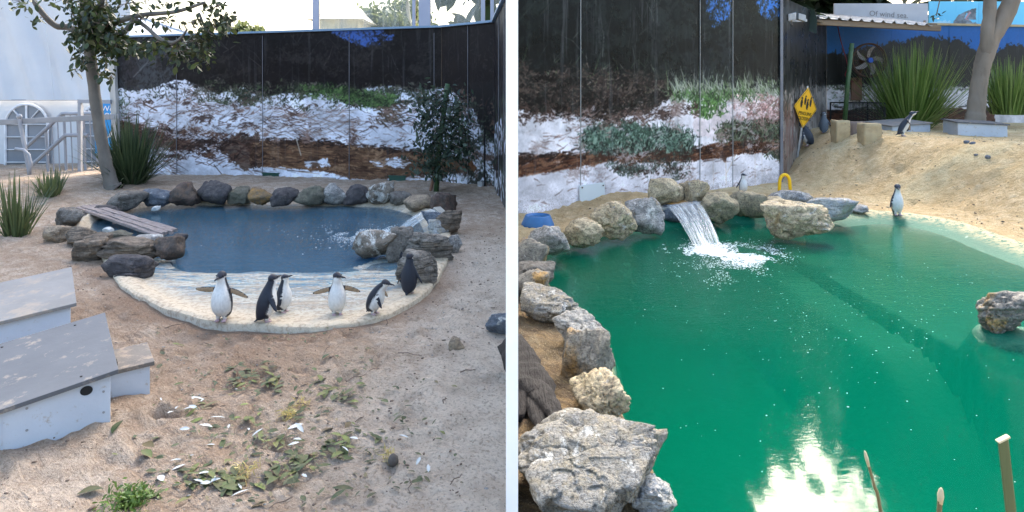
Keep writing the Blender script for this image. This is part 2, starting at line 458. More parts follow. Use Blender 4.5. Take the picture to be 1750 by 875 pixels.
def leaf_mat(name, c1, c2, c3, rough=0.45, trans=0.25):
    t = NT(name)
    g = t.n('NewGeometry')
    col = t.ramp(g.outputs['Random Per Island'], [(0.0, c1), (0.55, c2), (1.0, c3)])
    v = t.obj(False)
    col = t.mix(t.ramp(t.noise(v, 30, 3), [(0.4, 0.25), (0.6, 0.0)]), col, tuple(x * 0.6 for x in c1))
    b = t.bsdf(col, rough, None, 0.4)
    tr = t.n('BsdfTranslucent'); t.set(tr, 'Color', t.mix(0.5, col, tuple(min(1, x * 1.4) for x in c3)))
    mx = t.n('MixShader'); mx.inputs[0].default_value = trans
    t.t.links.new(b.outputs[0], mx.inputs[1]); t.t.links.new(tr.outputs[0], mx.inputs[2])
    return t.done(mx)

def leaf_obj_mat(name, stops, rough=0.5):
    t = NT(name)
    oi = t.n('ObjectInfo')
    col = t.ramp(oi.outputs['Random'], stops)
    v = t.obj()
    col = t.mix(t.ramp(t.noise(v, 40, 4), [(0.42, 0.5), (0.62, 0.0)]), col, (0.12, 0.10, 0.05))
    return t.done(t.bsdf(col, rough, t.bump(t.noise(v, 60, 3), 0.3, 0.004), 0.12))

M['leaf_tree'] = leaf_mat('tree_leaves', (0.014, 0.026, 0.015), (0.028, 0.045, 0.024), (0.075, 0.10, 0.025), trans=0.22)
M['leaf_dark'] = leaf_mat('dark_tree_leaves', (0.012, 0.022, 0.012), (0.022, 0.038, 0.018), (0.04, 0.06, 0.025))
M['leaf_vine'] = leaf_mat('grey_green_leaves', (0.022, 0.042, 0.030), (0.040, 0.066, 0.046), (0.085, 0.115, 0.075))
M['leaf_far'] = leaf_mat('far_tree_leaves', (0.07, 0.10, 0.04), (0.12, 0.15, 0.06), (0.20, 0.22, 0.09))
M['blade_dark'] = leaf_mat('dark_strap_leaves', (0.022, 0.045, 0.020), (0.045, 0.075, 0.035), (0.085, 0.115, 0.05), 0.4, 0.12)
M['blade'] = leaf_mat('green_strap_leaves', (0.07, 0.135, 0.022), (0.13, 0.22, 0.045), (0.27, 0.34, 0.11), 0.4, 0.2)
M['blade_small'] = leaf_mat('olive_strap_leaves', (0.05, 0.08, 0.03), (0.09, 0.125, 0.05), (0.16, 0.18, 0.07), 0.5, 0.2)
M['litter'] = leaf_obj_mat('fallen_leaf_green', [(0.0, (0.022, 0.04, 0.02)), (0.35, (0.045, 0.068, 0.03)), (0.7, (0.085, 0.115, 0.04)), (0.88, (0.17, 0.20, 0.06)), (1.0, (0.10, 0.07, 0.04))])
M['litter_white'] = simple('pale_leaf_underside', (0.48, 0.50, 0.50), (0.38, 0.41, 0.41), 20, 0.6, 0.2)
M['moss'] = leaf_mat('moss_green', (0.06, 0.12, 0.02), (0.10, 0.17, 0.03), (0.15, 0.22, 0.05))
M['straw'] = leaf_mat('straw_yellow', (0.42, 0.30, 0.10), (0.55, 0.42, 0.16), (0.68, 0.60, 0.25))
M['cone'] = simple('seed_cone_brown', (0.07, 0.055, 0.05), (0.10, 0.085, 0.07), 30, 0.8, 0.5)

def water_mat(name, turb_col, turb, vol_col, dens, b1, b2):
    t = NT(name); v = t.obj(False)
    rip = t.attr('ripple')
    n1 = t.noise(t.scale(v, (1.0, 2.2, 1)), 5.0, 3, 0.5, 0.4)
    n2 = t.noise(t.scale(v, (1.0, 1.8, 1)), 22.0, 4, 0.6, 0.3)
    h = t.math('ADD', t.math('MULTIPLY', n1, t.math('ADD', t.math('MULTIPLY', rip, 0.95), 0.025)), t.math('MULTIPLY', t.math('MULTIPLY', n2, rip), b2))
    nrm = t.bump(h, b1, 0.06)
    fr = t.n('Fresnel'); fr.inputs['IOR'].default_value = 1.33; t.t.links.new(nrm, fr.inputs['Normal'])
    tr = t.n('BsdfTransparent'); tr.inputs[0].default_value = (0.97, 0.98, 0.98, 1)
    df = t.n('BsdfDiffuse'); df.inputs[0].default_value = (*turb_col, 1)
    m1 = t.n('MixShader'); m1.inputs[0].default_value = turb
    t.t.links.new(tr.outputs[0], m1.inputs[1]); t.t.links.new(df.outputs[0], m1.inputs[2])
    gl = t.n('BsdfGlossy'); gl.inputs['Roughness'].default_value = 0.03; t.t.links.new(nrm, gl.inputs['Normal'])
    m2 = t.n('MixShader'); t.t.links.new(fr.outputs[0], m2.inputs[0])
    t.t.links.new(m1.outputs[0], m2.inputs[1]); t.t.links.new(gl.outputs[0], m2.inputs[2])
    va = t.n('VolumeAbsorption'); va.inputs['Color'].default_value = (*vol_col, 1); va.inputs['Density'].default_value = dens
    return t.done(m2, va)

M['water_l'] = water_mat('blue_pool_water', (0.105, 0.205, 0.275), 0.38, (0.18, 0.60, 0.77), 1.2, 0.25, 0.5)
M['water_r'] = water_mat('green_pool_water', (0.0, 0.215, 0.122), 0.30, (0.01, 0.62, 0.42), 1.1, 0.11, 0.9)

def fall_mat():
    t = NT('falling_water')
    uv = t.n('UVMap').outputs[0]
    n1 = t.noise(t.scale(uv, (26, 1.6, 1)), 1.0, 5, 0.6, 0.4)
    n2 = t.noise(t.scale(uv, (60, 9, 1)), 1.0, 3, 0.6)
    a = t.ramp(n1, [(0.40, 0.06), (0.70, 0.62)])
    a = t.mix(t.ramp(n2, [(0.58, 0.0), (0.72, 0.6)]), a, (1, 1, 1))
    nrm = t.bump(n1, 0.6, 0.03)
    tr = t.n('BsdfTransparent'); df = t.bsdf((0.80, 0.86, 0.88), 0.15, nrm, 0.8)
    mx = t.n('MixShader'); t.t.links.new(a, mx.inputs[0])
    t.t.links.new(tr.outputs[0], mx.inputs[1]); t.t.links.new(df.outputs[0], mx.inputs[2])
    return t.done(mx)
M['fall'] = fall_mat()
M['foam'] = simple('white_foam', (0.85, 0.88, 0.88), (0.78, 0.83, 0.83), 30, 0.35, 0.2, 60)

def basin_mat(name, blue):
    t = NT(name); v = t.obj(False)
    c = t.attr('paint', 'Color')
    if blue:
        fk = t.attr('flake'); wz = t.attr('worn')
        g2 = t.noise(t.scale(v, (1, 1.8, 1)), 2.4, 7, 0.7)
        c = t.mix(t.math('MULTIPLY', t.ramp(g2, [(0.40, 0.0), (0.56, 0.8)]), fk), c, (0.36, 0.31, 0.235))
        f3 = t.noise(t.scale(v, (0.9, 2.4, 1)), 4.1, 9, 0.74, 0.9)
        c = t.mix(t.math('MULTIPLY', t.ramp(f3, [(0.50, 0.0), (0.55, 0.85)]), fk), c, (0.47, 0.455, 0.39))
        f2 = t.noise(t.scale(v, (0.7, 2.2, 1)), 2.6, 6, 0.62, 1.5)
        cr = t.ramp(t.math('ABSOLUTE', t.math('SUBTRACT', f2, 0.5)), [(0.0, 0.95), (0.016, 0.0)])
        c = t.mix(t.math('MULTIPLY', cr, fk), c, (0.13, 0.095, 0.07))
        f = t.noise(t.scale(v, (0.75, 2.8, 1)), 3.4, 9, 0.74, 1.0)
        bl = t.math('MULTIPLY', t.ramp(f, [(0.50, 0.0), (0.545, 1.0)]), t.math('ADD', t.math('MULTIPLY', wz, 0.75), 0.22))
        c = t.mix(t.math('MULTIPLY', bl, fk), c, (0.05, 0.16, 0.24))
        g = t.noise(v, 26, 6, 0.7)
        c = t.mix(t.ramp(g, [(0.40, 0.6), (0.52, 0.0)]), c, (0.25, 0.185, 0.13))
        rough = 0.75
    else:
        f = t.noise(v, 16, 8, 0.75, 0.4)
        fl = t.math('MULTIPLY', t.ramp(f, [(0.42, 0.0), (0.56, 1.0)]), t.attr('flake'))
        c = t.mix(fl, c, (0.50, 0.39, 0.22))
        f2 = t.noise(t.scale(v, (1.0, 1.6, 1)), 4.0, 7, 0.7, 1.0)
        c = t.mix(t.math('MULTIPLY', t.ramp(f2, [(0.60, 0.0), (0.66, 0.5)]), t.attr('worn')), c, (0.42, 0.55, 0.46))
        rough = 0.6
    h = t.noise(v, 20, 6, 0.7)
    return t.done(t.bsdf(c, rough, t.bump(h, 0.5, 0.03), 0.2))
M['basin_l'] = basin_mat('cream_and_blue_pool_paint', True)
M['basin_r'] = basin_mat('green_pool_paint', False)
# ------------------------------------------------------------------ pool outlines
def closed_cr(pts, n=10):
    pts = [np.array(p[:2], float) for p in pts]; out = []
    m = len(pts)
    for i in range(m):
        p0, p1, p2, p3 = pts[i - 1], pts[i], pts[(i + 1) % m], pts[(i + 2) % m]
        for k in range(n):
            t = k / n
            out.append(0.5 * ((2 * p1) + (-p0 + p2) * t + (2 * p0 - 5 * p1 + 4 * p2 - p3) * t * t + (-p0 + 3 * p1 - 3 * p2 + p3) * t ** 3))
    return np.array(out)

def seg_dist(px, py, poly):
    """signed distance (inside positive) of points to a closed polygon"""
    px = np.asarray(px, float).ravel(); py = np.asarray(py, float).ravel()
    best = np.full(px.shape, 1e9); inside = np.zeros(px.shape, bool)
    m = len(poly)
    for i in range(m):
        ax, ay = poly[i]; bx, by = poly[(i + 1) % m]
        dx, dy = bx - ax, by - ay
        t = np.clip(((px - ax) * dx + (py - ay) * dy) / (dx * dx + dy * dy + 1e-12), 0, 1)
        best = np.minimum(best, (px - ax - t * dx) ** 2 + (py - ay - t * dy) ** 2)
        c = (ay > py) != (by > py)
        with np.errstate(divide='ignore', invalid='ignore'):
            xi = ax + (py - ay) * dx / (dy if dy != 0 else 1e-12)
        inside ^= c & (px < xi)
    d = np.sqrt(best)
    return np.where(inside, d, -d)

PL_px = [(545, 560), (440, 556), (350, 546), (280, 526), (228, 502), (196, 476), (172, 440), (135, 405), (140, 375), (190, 356), (260, 346), (340, 342),
         (430, 340), (520, 341), (610, 342), (690, 347), (742, 362), (766, 392), (770, 430), (752, 470), (712, 512), (640, 545)]
PL = closed_cr([G(*p) for p in PL_px], 8)
_a = np.arange(len(PL)) * 0.9
PL = PL + 0.035 * np.column_stack([fbm2(_a, _a * 0 + 3, 1, 3) - 0.5, fbm2(_a, _a * 0 + 9, 2, 3) - 0.5])
PR_px = [(1105, 800), (1062, 720), (1036, 660), (1030, 590), (985, 535), (935, 488), (905, 450), (930, 415), (985, 396), (1060, 380), (1140, 370), (1220, 367), (1300, 366),
         (1400, 366), (1470, 361), (1550, 366), (1640, 381), (1722, 408), (1830, 450), (1960, 540), (2060, 700), (2030, 900), (1850, 1010), (1500, 1035), (1250, 1020), (1145, 900)]
PR = closed_cr([G(*p) for p in PR_px], 8)

# ------------------------------------------------------------------ sand surfaces
FOOT = np.array([(4.7, 14.5), (4.75, 12.4), (4.95, 11.4), (5.43, 10.1), (5.95, 9.4), (6.2, 8.4), (6.5, 7.0), (6.9, 4.0), (7.2, 0.5)])
def foot_dist(x, y):
    y = np.asarray(y, float); x = np.asarray(x, float)
    fx = np.interp(y, FOOT[::-1, 1], FOOT[::-1, 0])
    return (x - fx) * 0.78

def gauss(x, y, cx, cy, sx, sy=None):
    sy = sy or sx
    return np.exp(-((x - cx) / sx) ** 2 - ((y - cy) / sy) ** 2)

def zL0(x, y):
    x = np.asarray(x, float); y = np.asarray(y, float)
    z = 0.05 * (fbm2(x * 0.9, y * 0.9, 3, 3) - 0.5)
    z = z + 0.06 * gauss(x, y, -2.3, 3.35, 0.5, 0.4) + 0.05 * gauss(x, y, -0.5, 4.2, 0.7, 0.8)
    z = z + 0.10 * sstep(9.0, 11.5, y) * (0.4 + 0.9 * fbm2(x * 1.1, y * 0.3, 8, 2))
    z = z + 0.10 * gauss(x, y, -6.6, 10.6, 0.9, 0.8) + 0.05 * sstep(1.6, 0.2, -x) * sstep(7, 9, y)
    d = -seg_dist(x, y, PL).reshape(x.shape)
    z = z - 0.060 * sstep(0.7, 0.02, d) * sstep(6.9, 5.6, y) * (0.25 + 1.2 * fbm2(x * 2.2, y * 2.2, 91, 3))
    return z

def zR0(x, y):
    x = np.asarray(x, float); y = np.asarray(y, float)
    z = 0.05 * (fbm2(x * 0.8 + 40, y * 0.8, 5, 3) - 0.5)
    d = foot_dist(x, y)
    z = z + (0.86 + 0.10 * (fbm2(x * 0.7, y * 0.7, 21, 2) - 0.5)) * sstep(0.0, 1.35, d + 0.35 * (fbm2(x * 0.9, y * 0.9, 12, 3) - 0.5))
    z = z + 0.16 * gauss(x, y, 1.9, 9.75, 1.0, 0.55)
    z = z + 0.05 * sstep(0.9, 0.1, x) * sstep(6.5, 3.5, y)
    return z

def hit(px, py, tf, y0=1.6, y1=22.0):
    ys = np.linspace(y0, y1, 3000)
    xs = (px - 875.0) * ys / F; zs = HC - (py - HY) * ys / F
    t = tf(xs, ys)
    i = int(np.argmax(zs < t)) if np.any(zs < t) else len(ys) - 1
    return (float(xs[i]), float(ys[i]), float(t[i]))

def sand_sheet(name, xs, ys, tf, poly, mat, label_kind, dirt_fn, seed, dry_fn, prints):
    X, Y = np.meshgrid(xs, ys)
    Z = tf(X, Y)
    rough = 0.034 * (fbm2(X * 5.5, Y * 5.5, seed, 3) - 0.5)
    rid = 1 - np.abs(2 * fbm2(X * 9, Y * 7, seed + 9, 2) - 1)
    rough += 0.026 * (rid - 0.7) + 0.024 * (fbm2(X * 20, Y * 20, seed + 5, 3) - 0.5)
    ca, sa = 0.82, 0.57
    rough += 0.022 * (fbm2((X * ca + Y * sa) * 4, (Y * ca - X * sa) * 13, seed + 55, 3) - 0.5)
    clod = fbm2(X * 14, Y * 14, seed + 31, 2)
    D = seg_dist(X, Y, poly).reshape(X.shape)
    amp = np.clip(0.35 + 1.2 * fbm2(X * 0.8, Y * 0.8, seed + 2, 2), 0.3, 1.3)
    Z = Z + rough * amp * sstep(-0.02, -0.18, D) ** 0.5
    for fx, fy in prints:
        a = rgp.uniform(0, 3.14); ca, sa = math.cos(a), math.sin(a); L_ = rgp.uniform(0.05, 0.13); W_ = L_ * rgp.uniform(0.4, 0.6)
        j0, j1 = np.searchsorted(xs, [fx - 0.3, fx + 0.3]); i0, i1 = np.searchsorted(ys, [fy - 0.3, fy + 0.3])
        dx = X[i0:i1, j0:j1] - fx; dy = Y[i0:i1, j0:j1] - fy
        r = np.hypot((dx * ca + dy * sa) / L_, (dy * ca - dx * sa) / W_)
        Z[i0:i1, j0:j1] += np.where(D[i0:i1, j0:j1] < -0.15, -0.026 * np.exp(-r ** 4) + 0.012 * np.exp(-((r - 1.35) / 0.3) ** 2), 0)
    dirt = dirt_fn(X, Y, D)
    Z = Z + 0.05 * dirt * np.maximum(clod - 0.52, 0) * 3 * sstep(-0.02, -0.15, D)
    Z = np.where(D > 0.03, np.minimum(Z, 0) - 1.3 * sstep(0.03, 0.12, D), Z)
    ny, nx = X.shape
    idx = np.arange(nx * ny).reshape(ny, nx)
    q = np.stack([idx[:-1, :-1], idx[:-1, 1:], idx[1:, 1:], idx[1:, :-1]], -1).reshape(-1, 4)
    me = mesh_np(name, np.stack([X, Y, Z], -1).reshape(-1, 3), q)
    vattr(me, 'dirt', dirt.ravel())
    vattr(me, 'dry', dry_fn(X, Y, D).ravel())
    o = put(name, me, mat)
    o['kind'] = 'structure'
    return o

ysL = np.concatenate([np.arange(1.2, 5.5, 0.022), np.arange(5.5, 9, 0.035), np.arange(9, 14.6, 0.05)])
xsL = np.concatenate([np.arange(-12.5, -8, 0.12), np.arange(-8, -4, 0.04), np.arange(-4, -0.018, 0.026), [-0.018]])
def dirtL(X, Y, D):
    d = 0.5 * sstep(0.42, 0.72, fbm2(X * 0.8, Y * 0.7, 44, 3)) * sstep(7.5, 5.0, Y) * sstep(-0.6, -1.6, X)
    return np.clip(d + 0.75 * sstep(-0.30, -0.02, D) * sstep(6.9, 5.8, Y) + 0.35 * gauss(X, Y, -2.0, 4.3, 0.8, 1.3), 0, 1)
rgp = random.Random(31)
def dryL(X, Y, D):
    e = X + 0.22 * Y + 0.9 * (fbm2(X * 0.9, Y * 0.9, 66, 3) - 0.5)
    return np.clip(sstep(-0.6, 0.5, e) * sstep(8.5, 6.5, Y) + 0.7 * gauss(X, Y, -2.1, 2.7, 0.5, 0.35), 0, 1)
sand_sheet('sand_ground', xsL, ysL, zL0, PL, M['sand_l'], None, dirtL, 100, dryL, [(rgp.uniform(-3.2, -0.1), rgp.uniform(2.6, 8.5)) for _ in range(170)])

ysR = np.concatenate([np.arange(1.2, 5.5, 0.024), np.arange(5.5, 9, 0.035), np.arange(9, 17.0, 0.045)])
xsR = np.concatenate([[0.018], np.arange(0.03, 1.0, 0.024), np.arange(1.0, 4.0, 0.05), np.arange(4.0, 8.6, 0.035), np.arange(8.6, 14, 0.12)])
def dirtR(X, Y, D):
    return np.clip(sstep(1.6, 0.7, X) * sstep(9.0, 6.0, Y) * (1.0 + 0.4 * (fbm2(X * 5, Y * 5, 61, 2) - 0.5)) + 0.55 * sstep(-0.9, -0.2, D) * sstep(8.2, 9.2, Y) * sstep(2.2, 1.2, X)
                   + 0.18 * gauss(X, Y, 1.2, 9.4, 1.2, 0.8), 0, 1)
sand_sheet('sand_ground', xsR, ysR, zR0, PR, M['sand_r'], None, dirtR, 200, lambda X, Y, D: 0.5 * sstep(0.45, 0.7, fbm2(X * 0.9, Y * 0.9, 71, 3)), [(rgp.uniform(4.6, 8.5), rgp.uniform(8.0, 12.0)) for _ in range(120)] + [(rgp.uniform(1.0, 5.0), rgp.uniform(9.0, 11.0)) for _ in range(40)])

g = put('ground', mesh('ground', [(-400, -60, -1.9), (400, -60, -1.9), (400, 900, -1.9), (-400, 900, -1.9)], [(0, 1, 2, 3)]), M['concrete'])
g['kind'] = 'structure'
B_ = B(); B_.box((-20, 17.6, -0.12), (40, 6.2, 0.2)); o = B_.put('concrete_path', M['concrete']); o['kind'] = 'structure'

# ------------------------------------------------------------------ pool shells and water
def polar(poly, rs, centre):
    c = np.array(centre); n = len(poly)
    P_ = c + (poly[None] - c) * np.asarray(rs)[:, None, None]
    P_ = P_.reshape(-1, 2)
    k = len(rs); q = []
    a = np.arange(n); b = (a + 1) % n
    for i in range(k - 1):
        q.append(np.stack([i * n + a, i * n + b, (i + 1) * n + b, (i + 1) * n + a], 1))
    return P_, np.concatenate(q)

def pool_shell(name, poly, centre, zf, mat, paintf, flakef, wornf, label, skirt=-0.3):
    rs = np.concatenate([[1e-4], np.linspace(0.02, 0.72, 44)[0:], np.linspace(0.735, 1.0, 56)])
    XY, q = polar(poly, rs, centre)
    D = np.maximum(seg_dist(XY[:, 0], XY[:, 1], poly), 0)
    n = len(poly); D[-n:] = 0
    Z = zf(XY[:, 0], XY[:, 1], D)
    V = np.column_stack([XY, Z])
    rim = V[-n:].copy(); rim[:, 2] = skirt
    base = len(V); V = np.vstack([V, rim])
    a = np.arange(n); b = (a + 1) % n
    q = np.vstack([q, np.stack([base - n + a, base - n + b, base + b, base + a], 1)])
    me = mesh_np(name, V, q)
    D2 = np.concatenate([D, np.zeros(n)])
    vcol(me, 'paint', paintf(V[:, 0], V[:, 1], V[:, 2], D2))
    vattr(me, 'flake', flakef(V[:, 0], V[:, 1], V[:, 2], D2))
    vattr(me, 'worn', wornf(V[:, 0], V[:, 1], V[:, 2], D2))
    o = put(name, me, mat)
    return tag(o, label, 'pool basin', None, 'structure')

def water(name, poly, centre, lvl, mat, ripf, bottom=-1.25):
    rs = np.concatenate([[1e-4], np.linspace(0.05, 0.975, 36)])
    XY, q = polar(poly, rs, centre)
    n = len(poly); k = len(rs)
    V = np.column_stack([XY, np.full(len(XY), lvl)])
    V2 = np.column_stack([XY[-n:], np.full(n, bottom)])
    V = np.vstack([V, V2, [[centre[0], centre[1], bottom]]])
    a = np.arange(n); b = (a + 1) % n; base = n * (k - 1); nb = n * k
    q = np.vstack([q[:, ::-1][:, ::-1], np.stack([base + a, base + b, nb + b, nb + a], 1), np.stack([nb + a, nb + b, np.full(n, nb + n), np.full(n, nb + n)], 1)])
    me = bpy.data.meshes.new(name)
    fs = [tuple(int(i) for i in (f if f[2] != f[3] else f[:3])) for f in q]
    me.from_pydata([tuple(map(float, v)) for v in V], [], fs)
    bm = bmesh.new(); bm.from_mesh(me)
    bmesh.ops.remove_doubles(bm, verts=bm.verts, dist=2e-4)
    bmesh.ops.recalc_face_normals(bm, faces=bm.faces)
    bm.to_mesh(me); bm.free()
    co = np.empty(len(me.vertices) * 3, np.float32); me.vertices.foreach_get('co', co); co = co.reshape(-1, 3)
    vattr(me, 'ripple', ripf(co[:, 0], co[:, 1]))
    o = put(name, me, mat); o['kind'] = 'structure'
    return o

CL = G(450, 430)[:2]
WL_L, WL_R = -0.046, -0.085
def zfL(x, y, d):
    nz = 0.012 * (fbm2(x * 4, y * 4, 70, 3) - 0.5)
    fr = sstep(7.0, 5.8, y)
    nz = nz + 0.02 * (fbm2(x * 9, y * 9, 72, 3) - 0.5) * sstep(0.25, 0.0, d)
    rim = 0.035 - 0.022 * fr - 0.012 * (1 - sstep(0.0, 0.03, d)) + nz
    slope = np.interp(d * (1 + 1.3 * sstep(-4.3, -5.2, x)), [0, 0.10, 0.34, 0.40, 0.75, 3], [0, 0.0, -0.105, -0.14, -0.62, -0.66])
    beach = 0.004 - 0.050 * np.clip((y - 4.85) / 1.5, 0, 1) + nz * 1.3
    # deep end behind the painted step
    wob = 0.16 * (fbm2(x * 3, y * 0.1, 5, 3) - 0.5) - 0.6 * np.clip(np.abs((x + 2.4) / 1.05), 0, 1) ** 6
    k = sstep(6.62, 6.26, y + wob)
    floor = -0.62 * (1 - k) + beach * k
    return np.maximum(rim + slope, np.where(d > 0.06, floor, -9))
def paintL(x, y, z, d):
    cream = np.array([0.52, 0.44, 0.325]); blue = np.array([0.055, 0.21, 0.33]); beachc = np.array([0.42, 0.415, 0.36]); aqua = np.array([0.22, 0.33, 0.345])
    deep = sstep(-0.075, -0.13, z)[:, None]
    bt = (sstep(0.16, 0.45, d) * sstep(7.4, 7.0, y))[:, None]
    c = cream * (1 - bt) + beachc * bt
    aq = (sstep(5.25, 6.15, y + 0.8 * (fbm2(x * 2, y * 2, 9, 3) - 0.5)) * sstep(0.2, 0.5, d))[:, None] * 0.85
    c = c * (1 - aq) + aqua * aq
    return c * (1 - deep) + blue * deep
pool_shell('pool_basin', PL, CL, zfL, M['basin_l'], paintL, lambda x, y, z, d: sstep(0.14, 0.4, d) * sstep(-0.09, -0.07, z), lambda x, y, z, d: sstep(5.2, 6.1, y),
           'oval cream rimmed pool basin with a worn shallow beach at the front')
water('pool_water', PL, CL, WL_L, M['water_l'], lambda x, y: 0.15 + 0.9 * gauss(x, y, -1.7, 8.0, 1.0, 0.9))

CR = G(1400, 560)[:2]
def zfR(x, y, d):
    nz = 0.012 * (fbm2(x * 4, y * 4, 75, 3) - 0.5)
    rim = 0.015 + nz
    wide = sstep(3.3, 4.3, x) * sstep(5.5, 7, y)       # gentle sandy margin at the far right
    nar = sstep(2.2, 1.2, x) * sstep(8.0, 7.2, y)
    s1 = np.interp(d * (1 + 2.2 * nar), [0, 0.05, 0.34, 0.55, 0.9, 4], [0, -0.01, -0.17, -0.5, -0.9, -0.95])
    s2 = np.interp(d, [0, 0.05, 0.35, 0.9, 4], [0, -0.01, -0.08, -0.22, -0.26])
    z = rim + s1 * (1 - wide) + s2 * wide
    line = 3.24 + 0.05 * (fbm2(x * 0, y * 2, 3, 2) - 0.5)
    shelf = -0.24 - 0.02 * np.clip(y - 5, 0, 3)
    ledge = -0.31
    e = sstep(3.6, 5.1, y)
    floor = np.where(x > line, shelf, np.interp(x, [2.20, 2.72, 3.08, 3.11, 3.20, 3.22], [-0.95, ledge, ledge + 0.02, -1.1, -1.1, -0.26]))
    floor = floor * e + (-0.95) * (1 - e)
    z = np.maximum(z, np.where(d > 0.3, floor, -9))
    r = np.hypot((x - 3.52), (y - 4.68) * 0.9)
    return np.maximum(z, np.interp(r, [0, 0.24, 0.32, 0.40], [-0.03, -0.05, -0.2, -0.9]))
def paintR(x, y, z, d):
    g1 = np.array([0.002, 0.088, 0.051]); g2 = np.array([0.004, 0.122, 0.072])
    t = fbm2(x * 1.5, y * 1.5, 80, 3)[:, None]
    return g1 * (1 - t) + g2 * t
pool_shell('pool_basin', PR, CR, zfR, M['basin_r'], paintR,
           lambda x, y, z, d: sstep(0.34, 0.02, d) * sstep(3.6, 4.6, x) * sstep(5.0, 6.5, y) + 0.8 * sstep(0.08, 0.0, d),
           lambda x, y, z, d: sstep(0.9, 0.2, d) * sstep(7.0, 7.8, y) + 0.6 * sstep(4, 5, x) * sstep(7, 5.8, y),
           'large green painted pool basin with a submerged step across it')
def ripR(x, y):
    return 0.02 + 0.27 * sstep(3.7, 5.8, y) + 0.95 * np.clip(gauss(x, y, 2.15, 6.3, 1.2, 1.5) + 0.16 * gauss(x, y, 1.0, 3.75, 0.45, 0.35), 0, 1)
water('pool_water', PR, CR, WL_R, M['water_r'], ripR)

